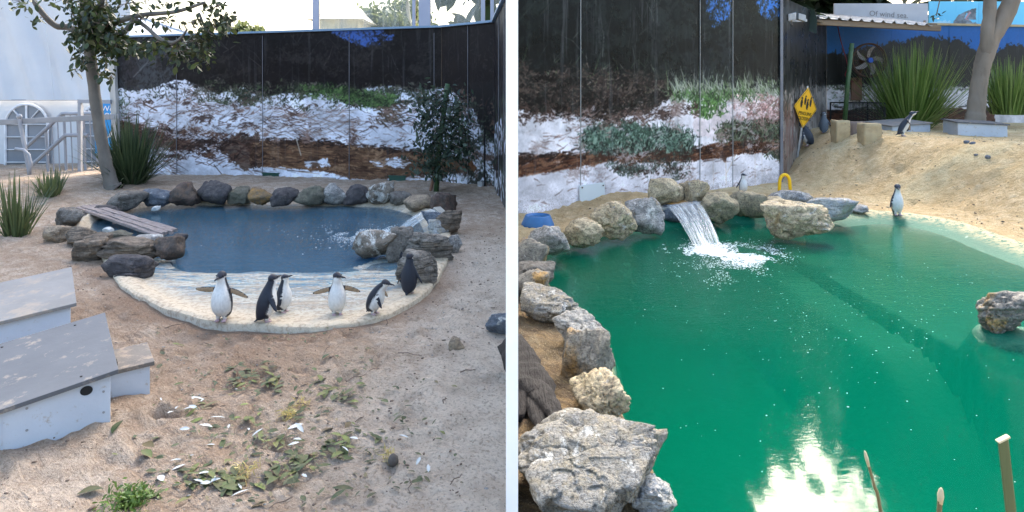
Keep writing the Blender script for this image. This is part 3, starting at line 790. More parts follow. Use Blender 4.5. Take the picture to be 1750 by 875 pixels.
# ------------------------------------------------------------------ printed mural walls
class Canvas:
    def __init__(s, A, Bp, z0, z1, ppm=130):
        s.A = np.array(A[:2], float); s.B = np.array(Bp[:2], float); s.z0 = z0; s.z1 = z1
        s.L = np.linalg.norm(s.B - s.A); s.ppm = ppm
        s.W = int(s.L * ppm); s.H = int((z1 - z0) * ppm)
        s.a = np.ones((s.H, s.W, 3), np.float32) * 0.5
        s.gy, s.gx = np.mgrid[0:s.H, 0:s.W].astype(np.float32)
    def m(s, px, py):
        dx = (px - 875.0) / F
        d = s.B - s.A
        t = (dx * s.A[1] - s.A[0]) / (d[0] - dx * d[1])
        y = s.A[1] + t * d[1]
        z = HC - (py - HY) * y / F
        return t * s.W, (z - s.z0) * s.ppm
    def loc(s, px, py):
        a = s.m(px, py); b = s.m(px + 1, py); c = s.m(px, py + 1)
        return math.hypot(b[0] - a[0], b[1] - a[1]) * 0.5 + math.hypot(c[0] - a[0], c[1] - a[1]) * 0.5
    def poly(s, pts, col, noise=6.0, nscale=0.05, seed=0, alpha=1.0, var=0.0):
        P_ = np.array([s.m(*p) for p in pts])
        wx = (fbm2(s.gx * nscale, s.gy * nscale, seed, 6, 0.72) - 0.5) * 2.8 * noise
        wy = (fbm2(s.gx * nscale + 50, s.gy * nscale + 9, seed + 7, 6, 0.72) - 0.5) * 2.8 * noise
        X = s.gx + wx; Y = s.gy + wy
        ins = np.zeros(X.shape, bool)
        for i in range(len(P_)):
            ax, ay = P_[i]; bx, by = P_[(i + 1) % len(P_)]
            if ay == by: continue
            ins ^= ((ay > Y) != (by > Y)) & (X < ax + (Y - ay) * (bx - ax) / (by - ay))
        c = np.array(col, np.float32) / 255.0
        if var:
            v = 1 + var * 2 * (fbm2(s.gx * 0.09, s.gy * 0.09, seed + 3, 4) - 0.5)
            c = c[None, None] * v[..., None]
            s.a[ins] = s.a[ins] * (1 - alpha) + c[ins] * alpha
        else:
            s.a[ins] = s.a[ins] * (1 - alpha) + c * alpha
        return ins
    def stroke_i(s, x0, y0, x1, y1, w, col, alpha=1.0, taper=0.0):
        m = w + 1.5
        a0 = max(int(min(x0, x1) - m), 0); a1 = min(int(max(x0, x1) + m) + 1, s.W)
        b0 = max(int(min(y0, y1) - m), 0); b1 = min(int(max(y0, y1) + m) + 1, s.H)
        if a1 <= a0 or b1 <= b0: return
        gx = s.gx[b0:b1, a0:a1]; gy = s.gy[b0:b1, a0:a1]
        dx, dy = x1 - x0, y1 - y0; L2 = dx * dx + dy * dy + 1e-6
        t = np.clip(((gx - x0) * dx + (gy - y0) * dy) / L2, 0, 1)
        d = np.hypot(gx - x0 - t * dx, gy - y0 - t * dy)
        ww = w * (1 - taper * t)
        k = (np.clip(ww * 0.5 + 0.5 - d, 0, 1) * alpha)[..., None]
        s.a[b0:b1, a0:a1] = s.a[b0:b1, a0:a1] * (1 - k) + np.array(col, np.float32) / 255.0 * k
    def stroke(s, p0, p1, w, col, alpha=1.0, taper=0.0):
        k = s.loc((p0[0] + p1[0]) / 2, (p0[1] + p1[1]) / 2)
        s.stroke_i(*s.m(*p0), *s.m(*p1), w * k, col, alpha, taper)
    def dabs(s, region, n, length, width, cols, ang=(0, 180), alpha=0.95, seed=0, bend=0.0, taper=0.6, spill=5.0):
        """n short brush marks scattered in a polygon (photo pixels) – twigs, leaves, blades"""
        rg = random.Random(seed)
        xs = [p[0] for p in region]; ys = [p[1] for p in region]
        k = s.loc(sum(xs) / len(xs), sum(ys) / len(ys)); c = 0; tries = 0
        while c < n and tries < n * 8:
            tries += 1
            x = rg.uniform(min(xs), max(xs)); y = rg.uniform(min(ys), max(ys))
            ins = False
            for i in range(len(region)):
                ax, ay = region[i]; bx, by = region[(i + 1) % len(region)]
                if (ay > y) != (by > y) and x < ax + (y - ay) * (bx - ax) / (by - ay): ins = not ins
            if not ins: continue
            c += 1
            x += rg.gauss(0, spill); y += rg.gauss(0, spill * 0.6)
            ix, iy = s.m(x, y)
            a = R(rg.uniform(*ang)); l = rg.uniform(*length) * k; w = rg.uniform(*width) * k
            col = np.array(rg.choice(cols)) * rg.uniform(0.8, 1.2)
            x1, y1 = ix + math.cos(a) * l, iy + math.sin(a) * l
            if bend:
                a2 = a + rg.uniform(-bend, bend); x2, y2 = x1 + math.cos(a2) * l, y1 + math.sin(a2) * l
                s.stroke_i(ix, iy, x1, y1, w, col, alpha); s.stroke_i(x1, y1, x2, y2, w * 0.8, col, alpha, 0.7)
            else:
                s.stroke_i(ix, iy, x1, y1, w, col, alpha, taper)
    def speckle(s, pts, cols, thr=0.55, fx=0.16, fy=0.34, ms=0.03, mk=0.5, seed=0, alpha=0.9, soft=0.06):
        # photographic clutter: fine noise broken up by broad drifts, inside a ragged polygon
        P_ = np.array([s.m(*p) for p in pts])
        if not hasattr(s, 'warp'):
            s.warp = ((fbm2(s.gx * 0.05, s.gy * 0.05, 1, 4, 0.65) - 0.5) * 40, (fbm2(s.gx * 0.05 + 50, s.gy * 0.05, 2, 4, 0.65) - 0.5) * 40, 0.75 + 0.5 * fbm2(s.gx * 0.4, s.gy * 0.4, 60, 2), (fbm2(s.gx * 0.03, s.gy * 0.03, 20, 3) - 0.5) * 30)
        X = s.gx + s.warp[0]; Y = s.gy + s.warp[1]
        ins = np.zeros(X.shape, bool)
        for i in range(len(P_)):
            ax, ay = P_[i]; bx, by = P_[(i + 1) % len(P_)]
            if ay == by: continue
            ins ^= ((ay > Y) != (by > Y)) & (X < ax + (Y - ay) * (bx - ax) / (by - ay))
        for k, c in enumerate(cols):
            wx = s.warp[3]
            hi = fbm2(s.gx * fx + wx * 0.1, (s.gy + wx) * fy, seed + 5 + 3 * k, 3, 0.7)
            lo = fbm2(s.gx * ms, s.gy * ms * 1.8, seed + 40 + k, 3)
            a = sstep(thr, thr + soft, hi * (1 - mk) + lo * mk) * alpha * ins
            tone = s.warp[2]
            s.a = s.a * (1 - a[..., None]) + (np.array(c, np.float32) / 255.0) * (tone * a)[..., None] + 0 * s.a
            s.a = s.a.astype(np.float32)
    def grain(s, amp=0.05, seed=0, scale=0.25):
        v = 1 + amp * 2 * (fbm2(s.gx * scale, s.gy * scale, seed, 3) - 0.5)
        s.a *= v[..., None]
    def soften(s):
        a = s.a
        for ax in (0, 1):
            a = 0.25 * np.roll(a, 1, ax) + 0.5 * a + 0.25 * np.roll(a, -1, ax)
        s.a = a
    def tone(s, amp, seed, sx=0.02, sy=0.03):
        # broad light and dark drifts printed in the picture's pale sand
        w = sstep(0.45, 0.75, s.a.mean(2))
        v = 1 + amp * 2 * (fbm2(s.gx * sx, s.gy * sy, seed, 5, 0.6) - 0.55)
        s.a *= (1 - w + w * v)[..., None]
    def image(s, name):
        im = bpy.data.images.new(name, s.W, s.H)
        px = np.ones((s.H, s.W, 4), np.float32); px[..., :3] = np.clip(s.a, 0, 1)
        im.pixels.foreach_set(px.ravel()); im.update(); im.pack()
        return im

def print_mat(name, im, rough=0.38, spec=0.35, dirt_h=0.25, streak=0.3):
    t = NT(name)
    uv = t.n('UVMap').outputs[0]
    tx = t.t.nodes.new('ShaderNodeTexImage'); tx.image = im; tx.extension = 'EXTEND'
    t.t.links.new(uv, tx.inputs[0])
    v = t.obj(False)
    st = t.noise(t.scale(v, (9, 9, 0.5)), 1.0, 6, 0.7)
    c = t.mix(t.math('MULTIPLY', t.ramp(st, [(0.56, 0.0), (0.72, 1.0)]), streak), tx.outputs[0], (0.30, 0.30, 0.31))
    sep = t.n('SeparateXYZ'); t.t.links.new(v, sep.inputs[0])
    sp = t.noise(v, 60, 4, 0.8)
    lowz = t.ramp(sep.outputs[2], [(0.0, 1.0), (dirt_h, 0.0)])
    c = t.mix(t.math('MULTIPLY', lowz, t.ramp(sp, [(0.50, 0.0), (0.60, 0.8)])), c, (0.30, 0.23, 0.17))
    r = t.ramp(t.noise(v, 3, 5), [(0.3, rough - 0.08), (0.7, rough + 0.15)])
    b = t.bsdf(c, 0.4, t.bump(t.noise(v, 2.2, 3), 0.12, 0.02), spec); t.t.links.new(r, b.inputs['Roughness'])
    return t.done(b)

def wall_panels(root, A, Bp, z0, z1, cuts, mat, thick=0.05, zt=None):
    """printed panels between cuts (0..1 along the wall), facing the viewer, with small gaps and joint strips"""
    A = np.array(A[:2], float); Bq = np.array(Bp[:2], float)
    d = (Bq - A); L = np.linalg.norm(d); d = d / L
    nrm = np.array([d[1], -d[0]])
    if np.dot(nrm, -(A + Bq) / 2) < 0: nrm = -nrm
    zt = zt or (lambda s: z1)
    for i in range(len(cuts) - 1):
        s0, s1 = cuts[i], cuts[i + 1]
        g0 = 0.003 / L
        a = A + d * L * (s0 + g0); b = A + d * L * (s1 - g0)
        off = nrm * (-0.004 if i % 2 else 0.0)
        a = a + off; b = b + off; bk = -nrm * thick
        za, zb = zt(s0), zt(s1)
        vs = [(*a, z0), (*b, z0), (*b, zb), (*a, za), (*(a + bk), z0), (*(b + bk), z0), (*(b + bk), zb), (*(a + bk), za)]
        me = mesh('panel', vs, [(0, 1, 2, 3), (5, 4, 7, 6), (1, 5, 6, 2), (4, 0, 3, 7), (3, 2, 6, 7), (4, 5, 1, 0)])
        uvl = me.uv_layers.new(name='UVMap')
        uvd = [(s0, 0), (s1, 0), (s1, (zb - z0) / (z1 - z0)), (s0, (za - z0) / (z1 - z0))]
        for pl in me.polygons:
            for li in pl.loop_indices:
                vi = me.loops[li].vertex_index
                uvl.data[li].uv = uvd[vi % 4]
        put('panel', me, mat, root)
    return nrm

ZT = 2.74
W1A, W1B, W2B, W3B = (-7.63, 12.9), (-1.215, 11.62), (-0.285, 10.75), (-0.026, 8.55)
WHITE = (222, 226, 240); DARK = (25, 22, 24)

c1 = Canvas(W1A, W1B, -0.15, ZT, 130)
c1.a[:] = np.array(DARK) / 255.0
c1.poly([(185, 40), (290, 40), (300, 150), (185, 170)], (62, 64, 68), 14, 0.02, 1)
c1.poly([(205, 100), (232, 60), (240, 130), (215, 160)], (50, 48, 52), 14, 0.03, 2)
c1.poly([(560, 50), (650, 48), (662, 62), (640, 72), (655, 82), (632, 78), (618, 84), (600, 70), (575, 62)], (62, 92, 160), 9, 0.12, 4)
c1.poly([(655, 58), (672, 60), (668, 72), (654, 70)], (62, 92, 160), 6, 0.15, 5)
c1.dabs([(190, 60), (755, 52), (755, 150), (190, 160)], 1500, (3, 9), (0.8, 2.0), [(20, 18, 20), (36, 33, 33), (30, 28, 27), (15, 14, 16)], (0, 180), 0.6, 11)
c1.dabs([(190, 60), (755, 52), (755, 145), (190, 150)], 60, (8, 26), (0.5, 0.9), [(88, 84, 82), (70, 68, 66), (100, 92, 86)], (20, 160), 0.7, 12, 0.5)
SAND1 = [(185, 160), (200, 152), (225, 156), (262, 150), (290, 140), (312, 136), (332, 142), (350, 150), (372, 163), (395, 152), (412, 148), (432, 162), (455, 166), (480, 160), (505, 161), (530, 160),
         (552, 158), (580, 172), (605, 184), (622, 176), (618, 158), (634, 148), (665, 147), (690, 154), (715, 158), (740, 152), (760, 150), (760, 330), (185, 340)]
c1.poly(SAND1, WHITE, 5, 0.08, 6, var=0.05)
c1.dabs([(190, 150), (755, 150), (755, 170), (190, 172)], 380, (3, 8), (1.0, 2.4), [(34, 38, 34), (45, 44, 40), (52, 58, 44), (84, 80, 74)], (0, 180), 0.95, 13)
c1.dabs([(330, 148), (640, 150), (620, 178), (345, 168)], 240, (3, 8), (1.0, 2.6), [(40, 46, 40), (56, 66, 50), (70, 84, 58)], (0, 180), 0.95, 14)
GREEN1 = [(505, 150), (560, 148), (620, 160), (665, 170), (676, 178), (650, 186), (620, 182), (590, 172), (560, 162)]
c1.poly(GREEN1, (44, 58, 40), 8, 0.1, 15)
c1.dabs(GREEN1, 620, (3, 7), (1.5, 3.0), [(38, 56, 34), (58, 82, 44), (76, 104, 60), (30, 38, 30)], (0, 180), 0.95, 16)
c1.dabs([(400, 158), (425, 156), (430, 178), (408, 182)], 90, (4, 9), (1.3, 2.4), [(40, 44, 38), (60, 70, 52)], (20, 160), 0.95, 17)
LOG1 = [(425, 246), (470, 240), (520, 240), (570, 246), (620, 252), (680, 257), (760, 266), (760, 300), (720, 298), (680, 303), (640, 309), (600, 306), (560, 295), (520, 290), (470, 286), (425, 284)]
c1.poly(LOG1, (104, 76, 58), 5, 0.07, 18, var=0.35)
c1.dabs([(425, 244), (760, 266), (760, 298), (640, 307), (520, 290), (425, 284)], 520, (10, 34), (0.8, 2.6), [(84, 60, 46), (126, 94, 70), (64, 46, 38), (146, 116, 90)], (-12, 4), 0.7, 19)
c1.poly([(520, 276), (560, 272), (562, 284), (524, 288)], WHITE, 7, 0.1, 20)
c1.poly([(632, 276), (660, 272), (690, 266), (702, 278), (690, 288), (660, 284), (640, 286)], WHITE, 7, 0.1, 21)
c1.dabs([(425, 240), (520, 236), (620, 250), (760, 262), (760, 269), (620, 256), (520, 245), (425, 250)], 330, (4, 12), (1.2, 3.0), [(38, 28, 26), (54, 40, 34)], (-15, 15), 0.9, 22)
BR1 = [(205, 205), (235, 216), (290, 236), (320, 240), (350, 246), (350, 254), (300, 256), (260, 250), (225, 250), (205, 245)]
c1.poly(BR1, (58, 40, 34), 12, 0.06, 23, var=0.4)
c1.poly([(375, 248), (400, 232), (440, 228), (446, 280), (420, 292), (400, 286), (388, 266)], (74, 56, 44), 14, 0.07, 24, alpha=0.85, var=0.5)
for i, (reg, n) in enumerate([(BR1, 420), ([(195, 205), (330, 226), (420, 236), (440, 280), (330, 258), (260, 258), (200, 250)], 330), ([(320, 245), (440, 240), (440, 300), (320, 275)], 130),
                              ([(215, 255), (300, 268), (295, 302), (235, 284)], 90), ([(190, 175), (430, 165), (440, 230), (200, 205)], 75), ([(310, 150), (360, 160), (350, 195), (318, 185)], 50), ([(440, 180), (760, 190), (750, 262), (440, 240)], 120), ([(440, 195), (520, 190), (540, 235), (440, 236)], 90),
                              ([(440, 285), (760, 300), (760, 325), (440, 315)], 50), ([(640, 180), (760, 150), (760, 215), (660, 215)], 110)]):
    c1.dabs(reg, n, (4, 14), (0.45, 1.2), [(58, 40, 36), (92, 64, 54), (44, 32, 30), (120, 96, 84)], (-35, 35), 0.9, 30 + i, 0.5)
c1.dabs([(440, 185), (600, 190), (610, 235), (440, 232)], 90, (8, 24), (0.5, 1.0), [(150, 130, 122), (110, 88, 80), (176, 150, 130)], (-30, 30), 0.8, 41, 0.4)
c1.dabs([(640, 186), (690, 170), (675, 205), (655, 216)], 110, (5, 12), (1.5, 3), [(70, 58, 48), (100, 84, 70)], (-50, 10), 0.9, 42)
c1.stroke((506, 238), (514, 266), 1.6, (196, 186, 172)); c1.stroke((365, 282), (384, 305), 1.3, (60, 48, 44)); c1.stroke((384, 305), (392, 322), 1.3, (60, 48, 44))
c1.stroke((245, 178), (268, 190), 2.0, (96, 74, 66)); c1.stroke((262, 184), (290, 180), 1.2, (96, 74, 66)); c1.stroke((228, 132), (268, 90), 2.2, (96, 96, 98), 0.8)
c1.dabs([(195, 150), (215, 170), (212, 200), (195, 190)], 80, (3, 7), (1, 2), [(70, 84, 66), (90, 104, 84)], (0, 180), 0.9, 44)
c1.speckle([(190, 160), (440, 150), (440, 240), (190, 215)], [(120, 96, 88), (70, 54, 50)], 0.60, 0.10, 0.4, 0.03, 0.5, 7)
c1.speckle([(195, 208), (440, 232), (440, 282), (330, 268), (250, 278), (195, 250)], [(60, 42, 36), (92, 66, 54), (44, 32, 30)], 0.565, 0.10, 0.34, 0.03, 0.5, 17)
c1.speckle([(440, 180), (760, 190), (755, 258), (440, 240)], [(132, 108, 100), (84, 64, 58)], 0.605, 0.08, 0.4, 0.025, 0.5, 27)
c1.speckle([(330, 140), (760, 145), (760, 175), (590, 190), (330, 172)], [(40, 46, 36), (66, 76, 56), (96, 92, 84)], 0.555, 0.2, 0.3, 0.03, 0.45, 37)
c1.speckle([(500, 146), (680, 160), (665, 186), (600, 180), (540, 166)], [(34, 50, 32), (70, 98, 54), (96, 122, 74)], 0.53, 0.22, 0.3, 0.05, 0.3, 47)
c1.speckle(LOG1, [(60, 42, 34), (140, 110, 86), (88, 66, 52)], 0.575, 0.05, 0.4, 0.03, 0.5, 57)
c1.speckle([(190, 60), (755, 52), (755, 150), (190, 150)], [(36, 33, 34), (16, 14, 15), (44, 41, 40)], 0.56, 0.12, 0.14, 0.02, 0.5, 67, alpha=0.7)
c1.soften(); c1.tone(0.30, 90)
c1.grain(0.07, 3)
m1 = print_mat('beach_dune_print', c1.image('beach_dune_print'), 0.42, 0.12, 0.18, 0.12)

c2 = Canvas(W1B, W2B, -0.15, ZT, 130)
c2.a[:] = np.array((26, 22, 24)) / 255.0
c2.poly([(750, 152), (775, 158), (800, 180), (815, 195), (825, 215), (850, 218), (850, 345), (750, 330)], (214, 219, 234), 8, 0.06, 6)
c2.poly([(740, 264), (770, 268), (805, 275), (815, 290), (800, 297), (760, 298), (740, 302)], (104, 70, 48), 5, 0.07, 7, var=0.4)
c2.poly([(800, 140), (850, 140), (850, 250), (830, 235), (815, 195)], (30, 28, 30), 10, 0.06, 8)
c2.dabs([(750, 150), (850, 180), (850, 320), (750, 300)], 260, (3, 9), (0.8, 2.2), [(52, 60, 50), (74, 84, 70), (58, 42, 38), (40, 44, 40)], (0, 180), 0.9, 9)
c2.dabs([(750, 50), (850, 40), (850, 150), (750, 150)], 260, (3, 9), (0.8, 2.0), [(30, 27, 30), (46, 42, 42)], (0, 180), 0.7, 10)
c2.speckle([(750, 150), (850, 170), (850, 330), (750, 320)], [(60, 70, 58), (40, 44, 40), (96, 78, 70)], 0.55, 0.14, 0.26, 0.03, 0.5, 7)
c2.soften(); c2.tone(0.30, 90)
c2.grain(0.07, 5)
m2 = print_mat('dune_corner_print', c2.image('dune_corner_print'), 0.42, 0.12, 0.18, 0.12)

c3 = Canvas(W2B, W3B, -0.15, ZT + 0.2, 110)
c3.a[:] = np.array((26, 22, 24)) / 255.0
def c3poly(pts, col, **k): c3.poly(pts, col, 6, 0.06, k.get('seed', 1), var=k.get('var', 0))
c3poly([(845, 216), (852, 205), (860, 196), (870, 190), (870, 270), (858, 262), (845, 270)], (205, 210, 228), seed=2)
c3poly([(845, 292), (860, 296), (870, 300), (870, 390), (845, 360)], (216, 220, 234), seed=3)
c3.dabs([(843, 180), (868, 170), (868, 380), (843, 340)], 420, (2, 6), (0.8, 2), [(46, 54, 44), (66, 76, 60), (36, 38, 34), (58, 44, 40)], (0, 180), 0.9, 4)
c3.dabs([(843, 50), (868, 40), (868, 180), (843, 180)], 160, (2, 6), (0.8, 1.6), [(36, 32, 34), (56, 50, 48)], (0, 180), 0.7, 5)
c3.soften(); c3.tone(0.30, 90)
c3.grain(0.07, 6)
m3 = print_mat('side_wall_print', c3.image('side_wall_print'), 0.45, 0.12, 0.18, 0.12)

def cut(cv, pxs): return [0.0] + [float(cv.m(p, 250)[0] / cv.W) for p in pxs] + [1.0]
wl = thing('mural_wall', 'long back wall printed with white dunes, twigs and a fallen log, behind the blue pool', 'mural wall', (-4.4, 12.3, 0))
wall_panels(wl, W1A, W1B, -0.15, ZT, cut(c1, [302, 449, 597, 742]), m1, zt=lambda s: 2.66 + 0.08 * s)
wl2 = thing('mural_wall', 'short angled wall printed with dark trees, behind the staked climbing shrub', 'mural wall', (-0.75, 11.2, 0))
wall_panels(wl2, W1B, W2B, -0.15, ZT, cut(c2, [800]), m2, zt=lambda s: 2.74)
wl3 = thing('mural_wall', 'narrow dark printed side wall running forward from the junction box corner', 'mural wall', (-0.15, 9.7, 0))
wall_panels(wl3, W2B, W3B, -0.15, ZT + 0.2, [0, 0.35, 0.7, 1], m3, zt=lambda s: 2.74 + 0.2 * s)
def cap(A, Bp, z0, z1, root, nm='capping', mat=None, h=0.035, w=0.09):
    b = B(); b.bar((A[0], A[1], z0 + h / 2), (Bp[0], Bp[1], z1 + h / 2), w, h)
    b.put(nm, mat or M['cap_blue'], root)
cap(W1A, W1B, 2.662, 2.742, wl); cap(W1B, W2B, 2.743, 2.743, wl2); cap(W2B, W3B, 2.745, 2.945, wl3)
def joints(root, A, Bp, z0, z1, cuts, mat, w=0.007):
    A = np.array(A[:2]); Bq = np.array(Bp[:2]); d = (Bq - A) / np.linalg.norm(Bq - A); n = np.array([d[1], -d[0]])
    if np.dot(n, -(A + Bq) / 2) < 0: n = -n
    for s in cuts:
        p = A + (Bq - A) * s + n * 0.006
        B().box((p[0], p[1], (z0 + z1) / 2), (w, 0.010, z1 - z0), (d[0], d[1], 0), (n[0], n[1], 0)).put('joint_strip', mat, root)
M['joint'] = simple('joint_strip_grey', (0.13, 0.13, 0.15), (0.22, 0.22, 0.24), 3, 0.5, 0.05)
joints(wl, W1A, W1B, -0.1, 2.65, cut(c1, [302, 449, 597, 742])[1:-1], M['joint'])
joints(wl2, W1B, W2B, -0.1, 2.73, cut(c2, [800])[1:-1], M['joint'])
joints(wl3, W2B, W3B, -0.1, 2.78, [0.35, 0.7], M['joint'])

# right-hand enclosure
ZR = 3.35
RA, RC, RD, RE = (0.026, 8.95), (4.89, 12.2), (7.25, 15.5), (13.6, 16.6)
c4 = Canvas(RA, RC, -0.2, ZR, 130)
c4.a[:] = np.array((8, 11, 12)) / 255.0
for i, (x0, x1, cc) in enumerate([(985, 1015, (14, 18, 22)), (1015, 1035, (34, 38, 38)), (1060, 1075, (22, 26, 26)), (1110, 1190, (42, 46, 46)), (1200, 1250, (44, 50, 54)), (1150, 1165, (24, 28, 28)), (900, 910, (36, 40, 40)), (940, 950, (16, 20, 22))]):
    c4.poly([(x0, -20), (x1, -20), (x1 + 4, 160), (x0 + 2, 160)], cc, 8, 0.02, 50 + i, alpha=0.7)
c4.dabs([(887, -20), (1340, -20), (1340, 150), (887, 140)], 1700, (3, 10), (0.8, 2.4), [(10, 13, 12), (26, 32, 28), (18, 23, 21), (5, 7, 8), (34, 40, 35)], (0, 180), 0.6, 51)
c4.dabs([(887, -20), (1340, -20), (1340, 130), (887, 120)], 55, (10, 34), (0.7, 1.6), [(60, 66, 62), (16, 18, 20), (82, 84, 78)], (30, 150), 0.7, 52, 0.5)
c4.poly([(1203, -20), (1250, -20), (1246, 34), (1228, 46), (1212, 40)], (62, 112, 186), 14, 0.09, 53)
c4.poly([(1285, -20), (1340, -20), (1340, 30), (1318, 36), (1300, 26)], (58, 118, 200), 14, 0.09, 54)
c4.dabs([(1200, -20), (1340, -20), (1340, 60), (1200, 60)], 520, (3, 8), (1.2, 3.0), [(22, 28, 26), (34, 42, 36)], (0, 180), 0.95, 55)
SANDR = [(880, 186), (910, 190), (960, 196), (1000, 196), (1030, 205), (1060, 196), (1075, 172), (1110, 166), (1150, 168), (1180, 164), (1230, 166), (1290, 166), (1340, 160), (1345, 340), (880, 400)]
c4.poly(SANDR, (236, 231, 236), 7, 0.06, 56, var=0.05)
c4.poly([(1180, 180), (1345, 170), (1345, 250), (1240, 250), (1190, 230)], (236, 220, 222), 14, 0.03, 57, alpha=0.8)
BRR = [(880, 104), (960, 110), (1040, 118), (1100, 122), (1140, 126), (1152, 160), (1128, 178), (1110, 190), (1085, 192), (1060, 205), (1030, 206), (1000, 200), (960, 196), (920, 192), (880, 184)]
c4.poly(BRR, (38, 32, 31), 10, 0.06, 58, var=0.4)
c4.dabs(BRR, 1900, (3, 9), (1.0, 2.6), [(36, 29, 28), (60, 48, 44), (82, 66, 59), (22, 19, 19), (108, 94, 85), (34, 36, 31)], (-40, 60), 0.9, 59)
c4.dabs([(885, 176), (1000, 188), (1060, 196), (1120, 184), (1190, 176), (1190, 190), (1120, 204), (1040, 215), (960, 206), (885, 200)], 420, (4, 10), (1.0, 2.4), [(46, 34, 32), (66, 48, 42), (92, 70, 62)], (-30, 30), 0.9, 60)
c4.dabs([(880, 100), (1140, 118), (1140, 170), (880, 150)], 70, (8, 20), (0.6, 1.4), [(110, 116, 96), (84, 104, 70), (140, 130, 118)], (10, 170), 0.85, 61, 0.5)
LOGR = [(880, 268), (930, 268), (990, 266), (1060, 262), (1110, 258), (1180, 256), (1215, 248), (1260, 240), (1345, 238), (1345, 258), (1270, 264), (1200, 274), (1120, 277), (1040, 276), (960, 290), (880, 302)]
c4.poly(LOGR, (88, 56, 42), 5, 0.07, 62, var=0.4)
c4.dabs(LOGR, 560, (10, 30), (0.8, 2.6), [(66, 42, 34), (112, 74, 54), (46, 30, 28), (128, 90, 66)], (-3, 12), 0.75, 63)
c4.dabs([(880, 264), (1060, 258), (1200, 252), (1345, 236), (1345, 246), (1200, 262), (1060, 270), (880, 276)], 330, (4, 12), (1.2, 3.2), [(34, 26, 26), (48, 36, 32)], (-8, 14), 0.9, 64)
BU1 = [(992, 250), (1000, 226), (1030, 214), (1075, 214), (1120, 220), (1160, 220), (1184, 232), (1186, 250), (1160, 262), (1130, 258), (1090, 262), (1050, 258), (1010, 260)]
c4.poly(BU1, (50, 64, 58), 11, 0.09, 65, alpha=0.8, var=0.4)
c4.dabs(BU1, 1700, (3, 8), (1.0, 2.2), [(44, 64, 56), (86, 112, 98), (60, 82, 66), (112, 138, 120), (24, 34, 30), (30, 40, 36)], (0, 180), 0.95, 66, spill=8)
c4.dabs([(1020, 255), (1180, 255), (1170, 282), (1090, 300), (1040, 284)], 420, (3, 8), (1.0, 2.0), [(44, 52, 48), (70, 80, 74), (52, 40, 38), (90, 96, 92)], (0, 180), 0.85, 67)
c4.dabs([(1045, 284), (1100, 288), (1090, 302), (1060, 298)], 150, (3, 7), (0.9, 1.8), [(50, 56, 50), (64, 74, 62)], (0, 180), 0.9, 68)
BU2 = [(1222, 232), (1240, 212), (1270, 206), (1300, 206), (1345, 200), (1345, 280), (1325, 272), (1300, 250), (1262, 240), (1230, 240)]
c4.poly(BU2, (58, 66, 52), 9, 0.07, 69, alpha=0.85, var=0.3)
c4.dabs(BU2, 1000, (3, 8), (1.0, 2.2), [(42, 54, 40), (72, 88, 64), (96, 106, 84), (62, 44, 40), (24, 28, 24)], (0, 180), 0.95, 70, spill=8)
c4.dabs([(1260, 180), (1345, 168), (1345, 205), (1300, 208)], 420, (3, 9), (0.7, 1.5), [(150, 108, 104), (176, 140, 134), (120, 90, 84), (92, 96, 76)], (-40, 60), 0.85, 71, 0.4)
c4.dabs([(1150, 168), (1345, 158), (1345, 170), (1150, 176)], 500, (10, 24), (0.7, 1.4), [(150, 156, 140), (184, 186, 172), (110, 128, 92), (86, 104, 70)], (60, 165), 0.9, 72, 0.4)
c4.dabs([(1186, 172), (1232, 164), (1234, 196), (1205, 204), (1190, 196)], 260, (4, 9), (1.5, 3.2), [(66, 100, 52), (98, 136, 74), (48, 70, 42)], (0, 180), 0.95, 73)
c4.dabs([(1150, 160), (1290, 160), (1290, 176), (1150, 172)], 200, (4, 9), (1.5, 2.8), [(66, 92, 56), (90, 122, 72), (48, 62, 42)], (20, 160), 0.95, 74)
c4.dabs([(895, 225), (990, 215), (990, 262), (895, 262)], 26, (6, 14), (0.7, 1.5), [(130, 100, 90), (100, 74, 66)], (-25, 25), 0.9, 75, 0.3)
c4.dabs([(890, 290), (1340, 262), (1340, 300), (890, 350)], 60, (3, 8), (0.8, 1.5), [(120, 96, 88), (92, 74, 68)], (-25, 25), 0.9, 76, 0.3)
c4.dabs([(1120, 60), (1195, 60), (1200, 300), (1110, 300)], 26, (30, 70), (2, 6), [(120, 122, 124), (90, 94, 98)], (86, 94), 0.10, 77)
c4.dabs([(990, 30), (1340, 30), (1340, 290), (990, 300)], 46, (20, 60), (1, 4), [(150, 152, 154), (180, 180, 184)], (87, 93), 0.12, 78)
for px, w, al in [(1218, 0.9, 0.5), (1240, 1.6, 0.5), (1290, 1.2, 0.35), (1302, 0.8, 0.4)]:
    c4.stroke((px, 262), (px + 1, 316), w, (196, 172, 140), al)
c4.stroke((1262, 256), (1240, 300), 1.2, (188, 164, 132), 0.6)
c4.speckle(BRR, [(56, 45, 41), (82, 70, 63), (38, 39, 36), (19, 17, 17)], 0.545, 0.16, 0.3, 0.03, 0.45, 7)
c4.speckle([(885, 180), (1060, 190), (1190, 172), (1200, 196), (1060, 222), (885, 208)], [(58, 44, 40), (96, 76, 68)], 0.55, 0.12, 0.36, 0.03, 0.5, 17)
c4.speckle(BU1, [(22, 32, 28), (92, 120, 104), (60, 82, 70), (134, 158, 142)], 0.545, 0.22, 0.3, 0.05, 0.35, 27)
c4.speckle([(990, 250), (1190, 250), (1180, 300), (1040, 300)], [(44, 54, 48), (84, 96, 88), (54, 42, 38)], 0.565, 0.2, 0.28, 0.05, 0.45, 37)
c4.speckle(BU2, [(24, 28, 24), (80, 96, 72), (104, 114, 92), (66, 48, 42)], 0.545, 0.22, 0.3, 0.05, 0.35, 47)
c4.speckle([(1250, 165), (1345, 160), (1345, 212), (1260, 206)], [(176, 134, 130), (130, 96, 92), (214, 186, 184)], 0.55, 0.16, 0.3, 0.05, 0.4, 57)
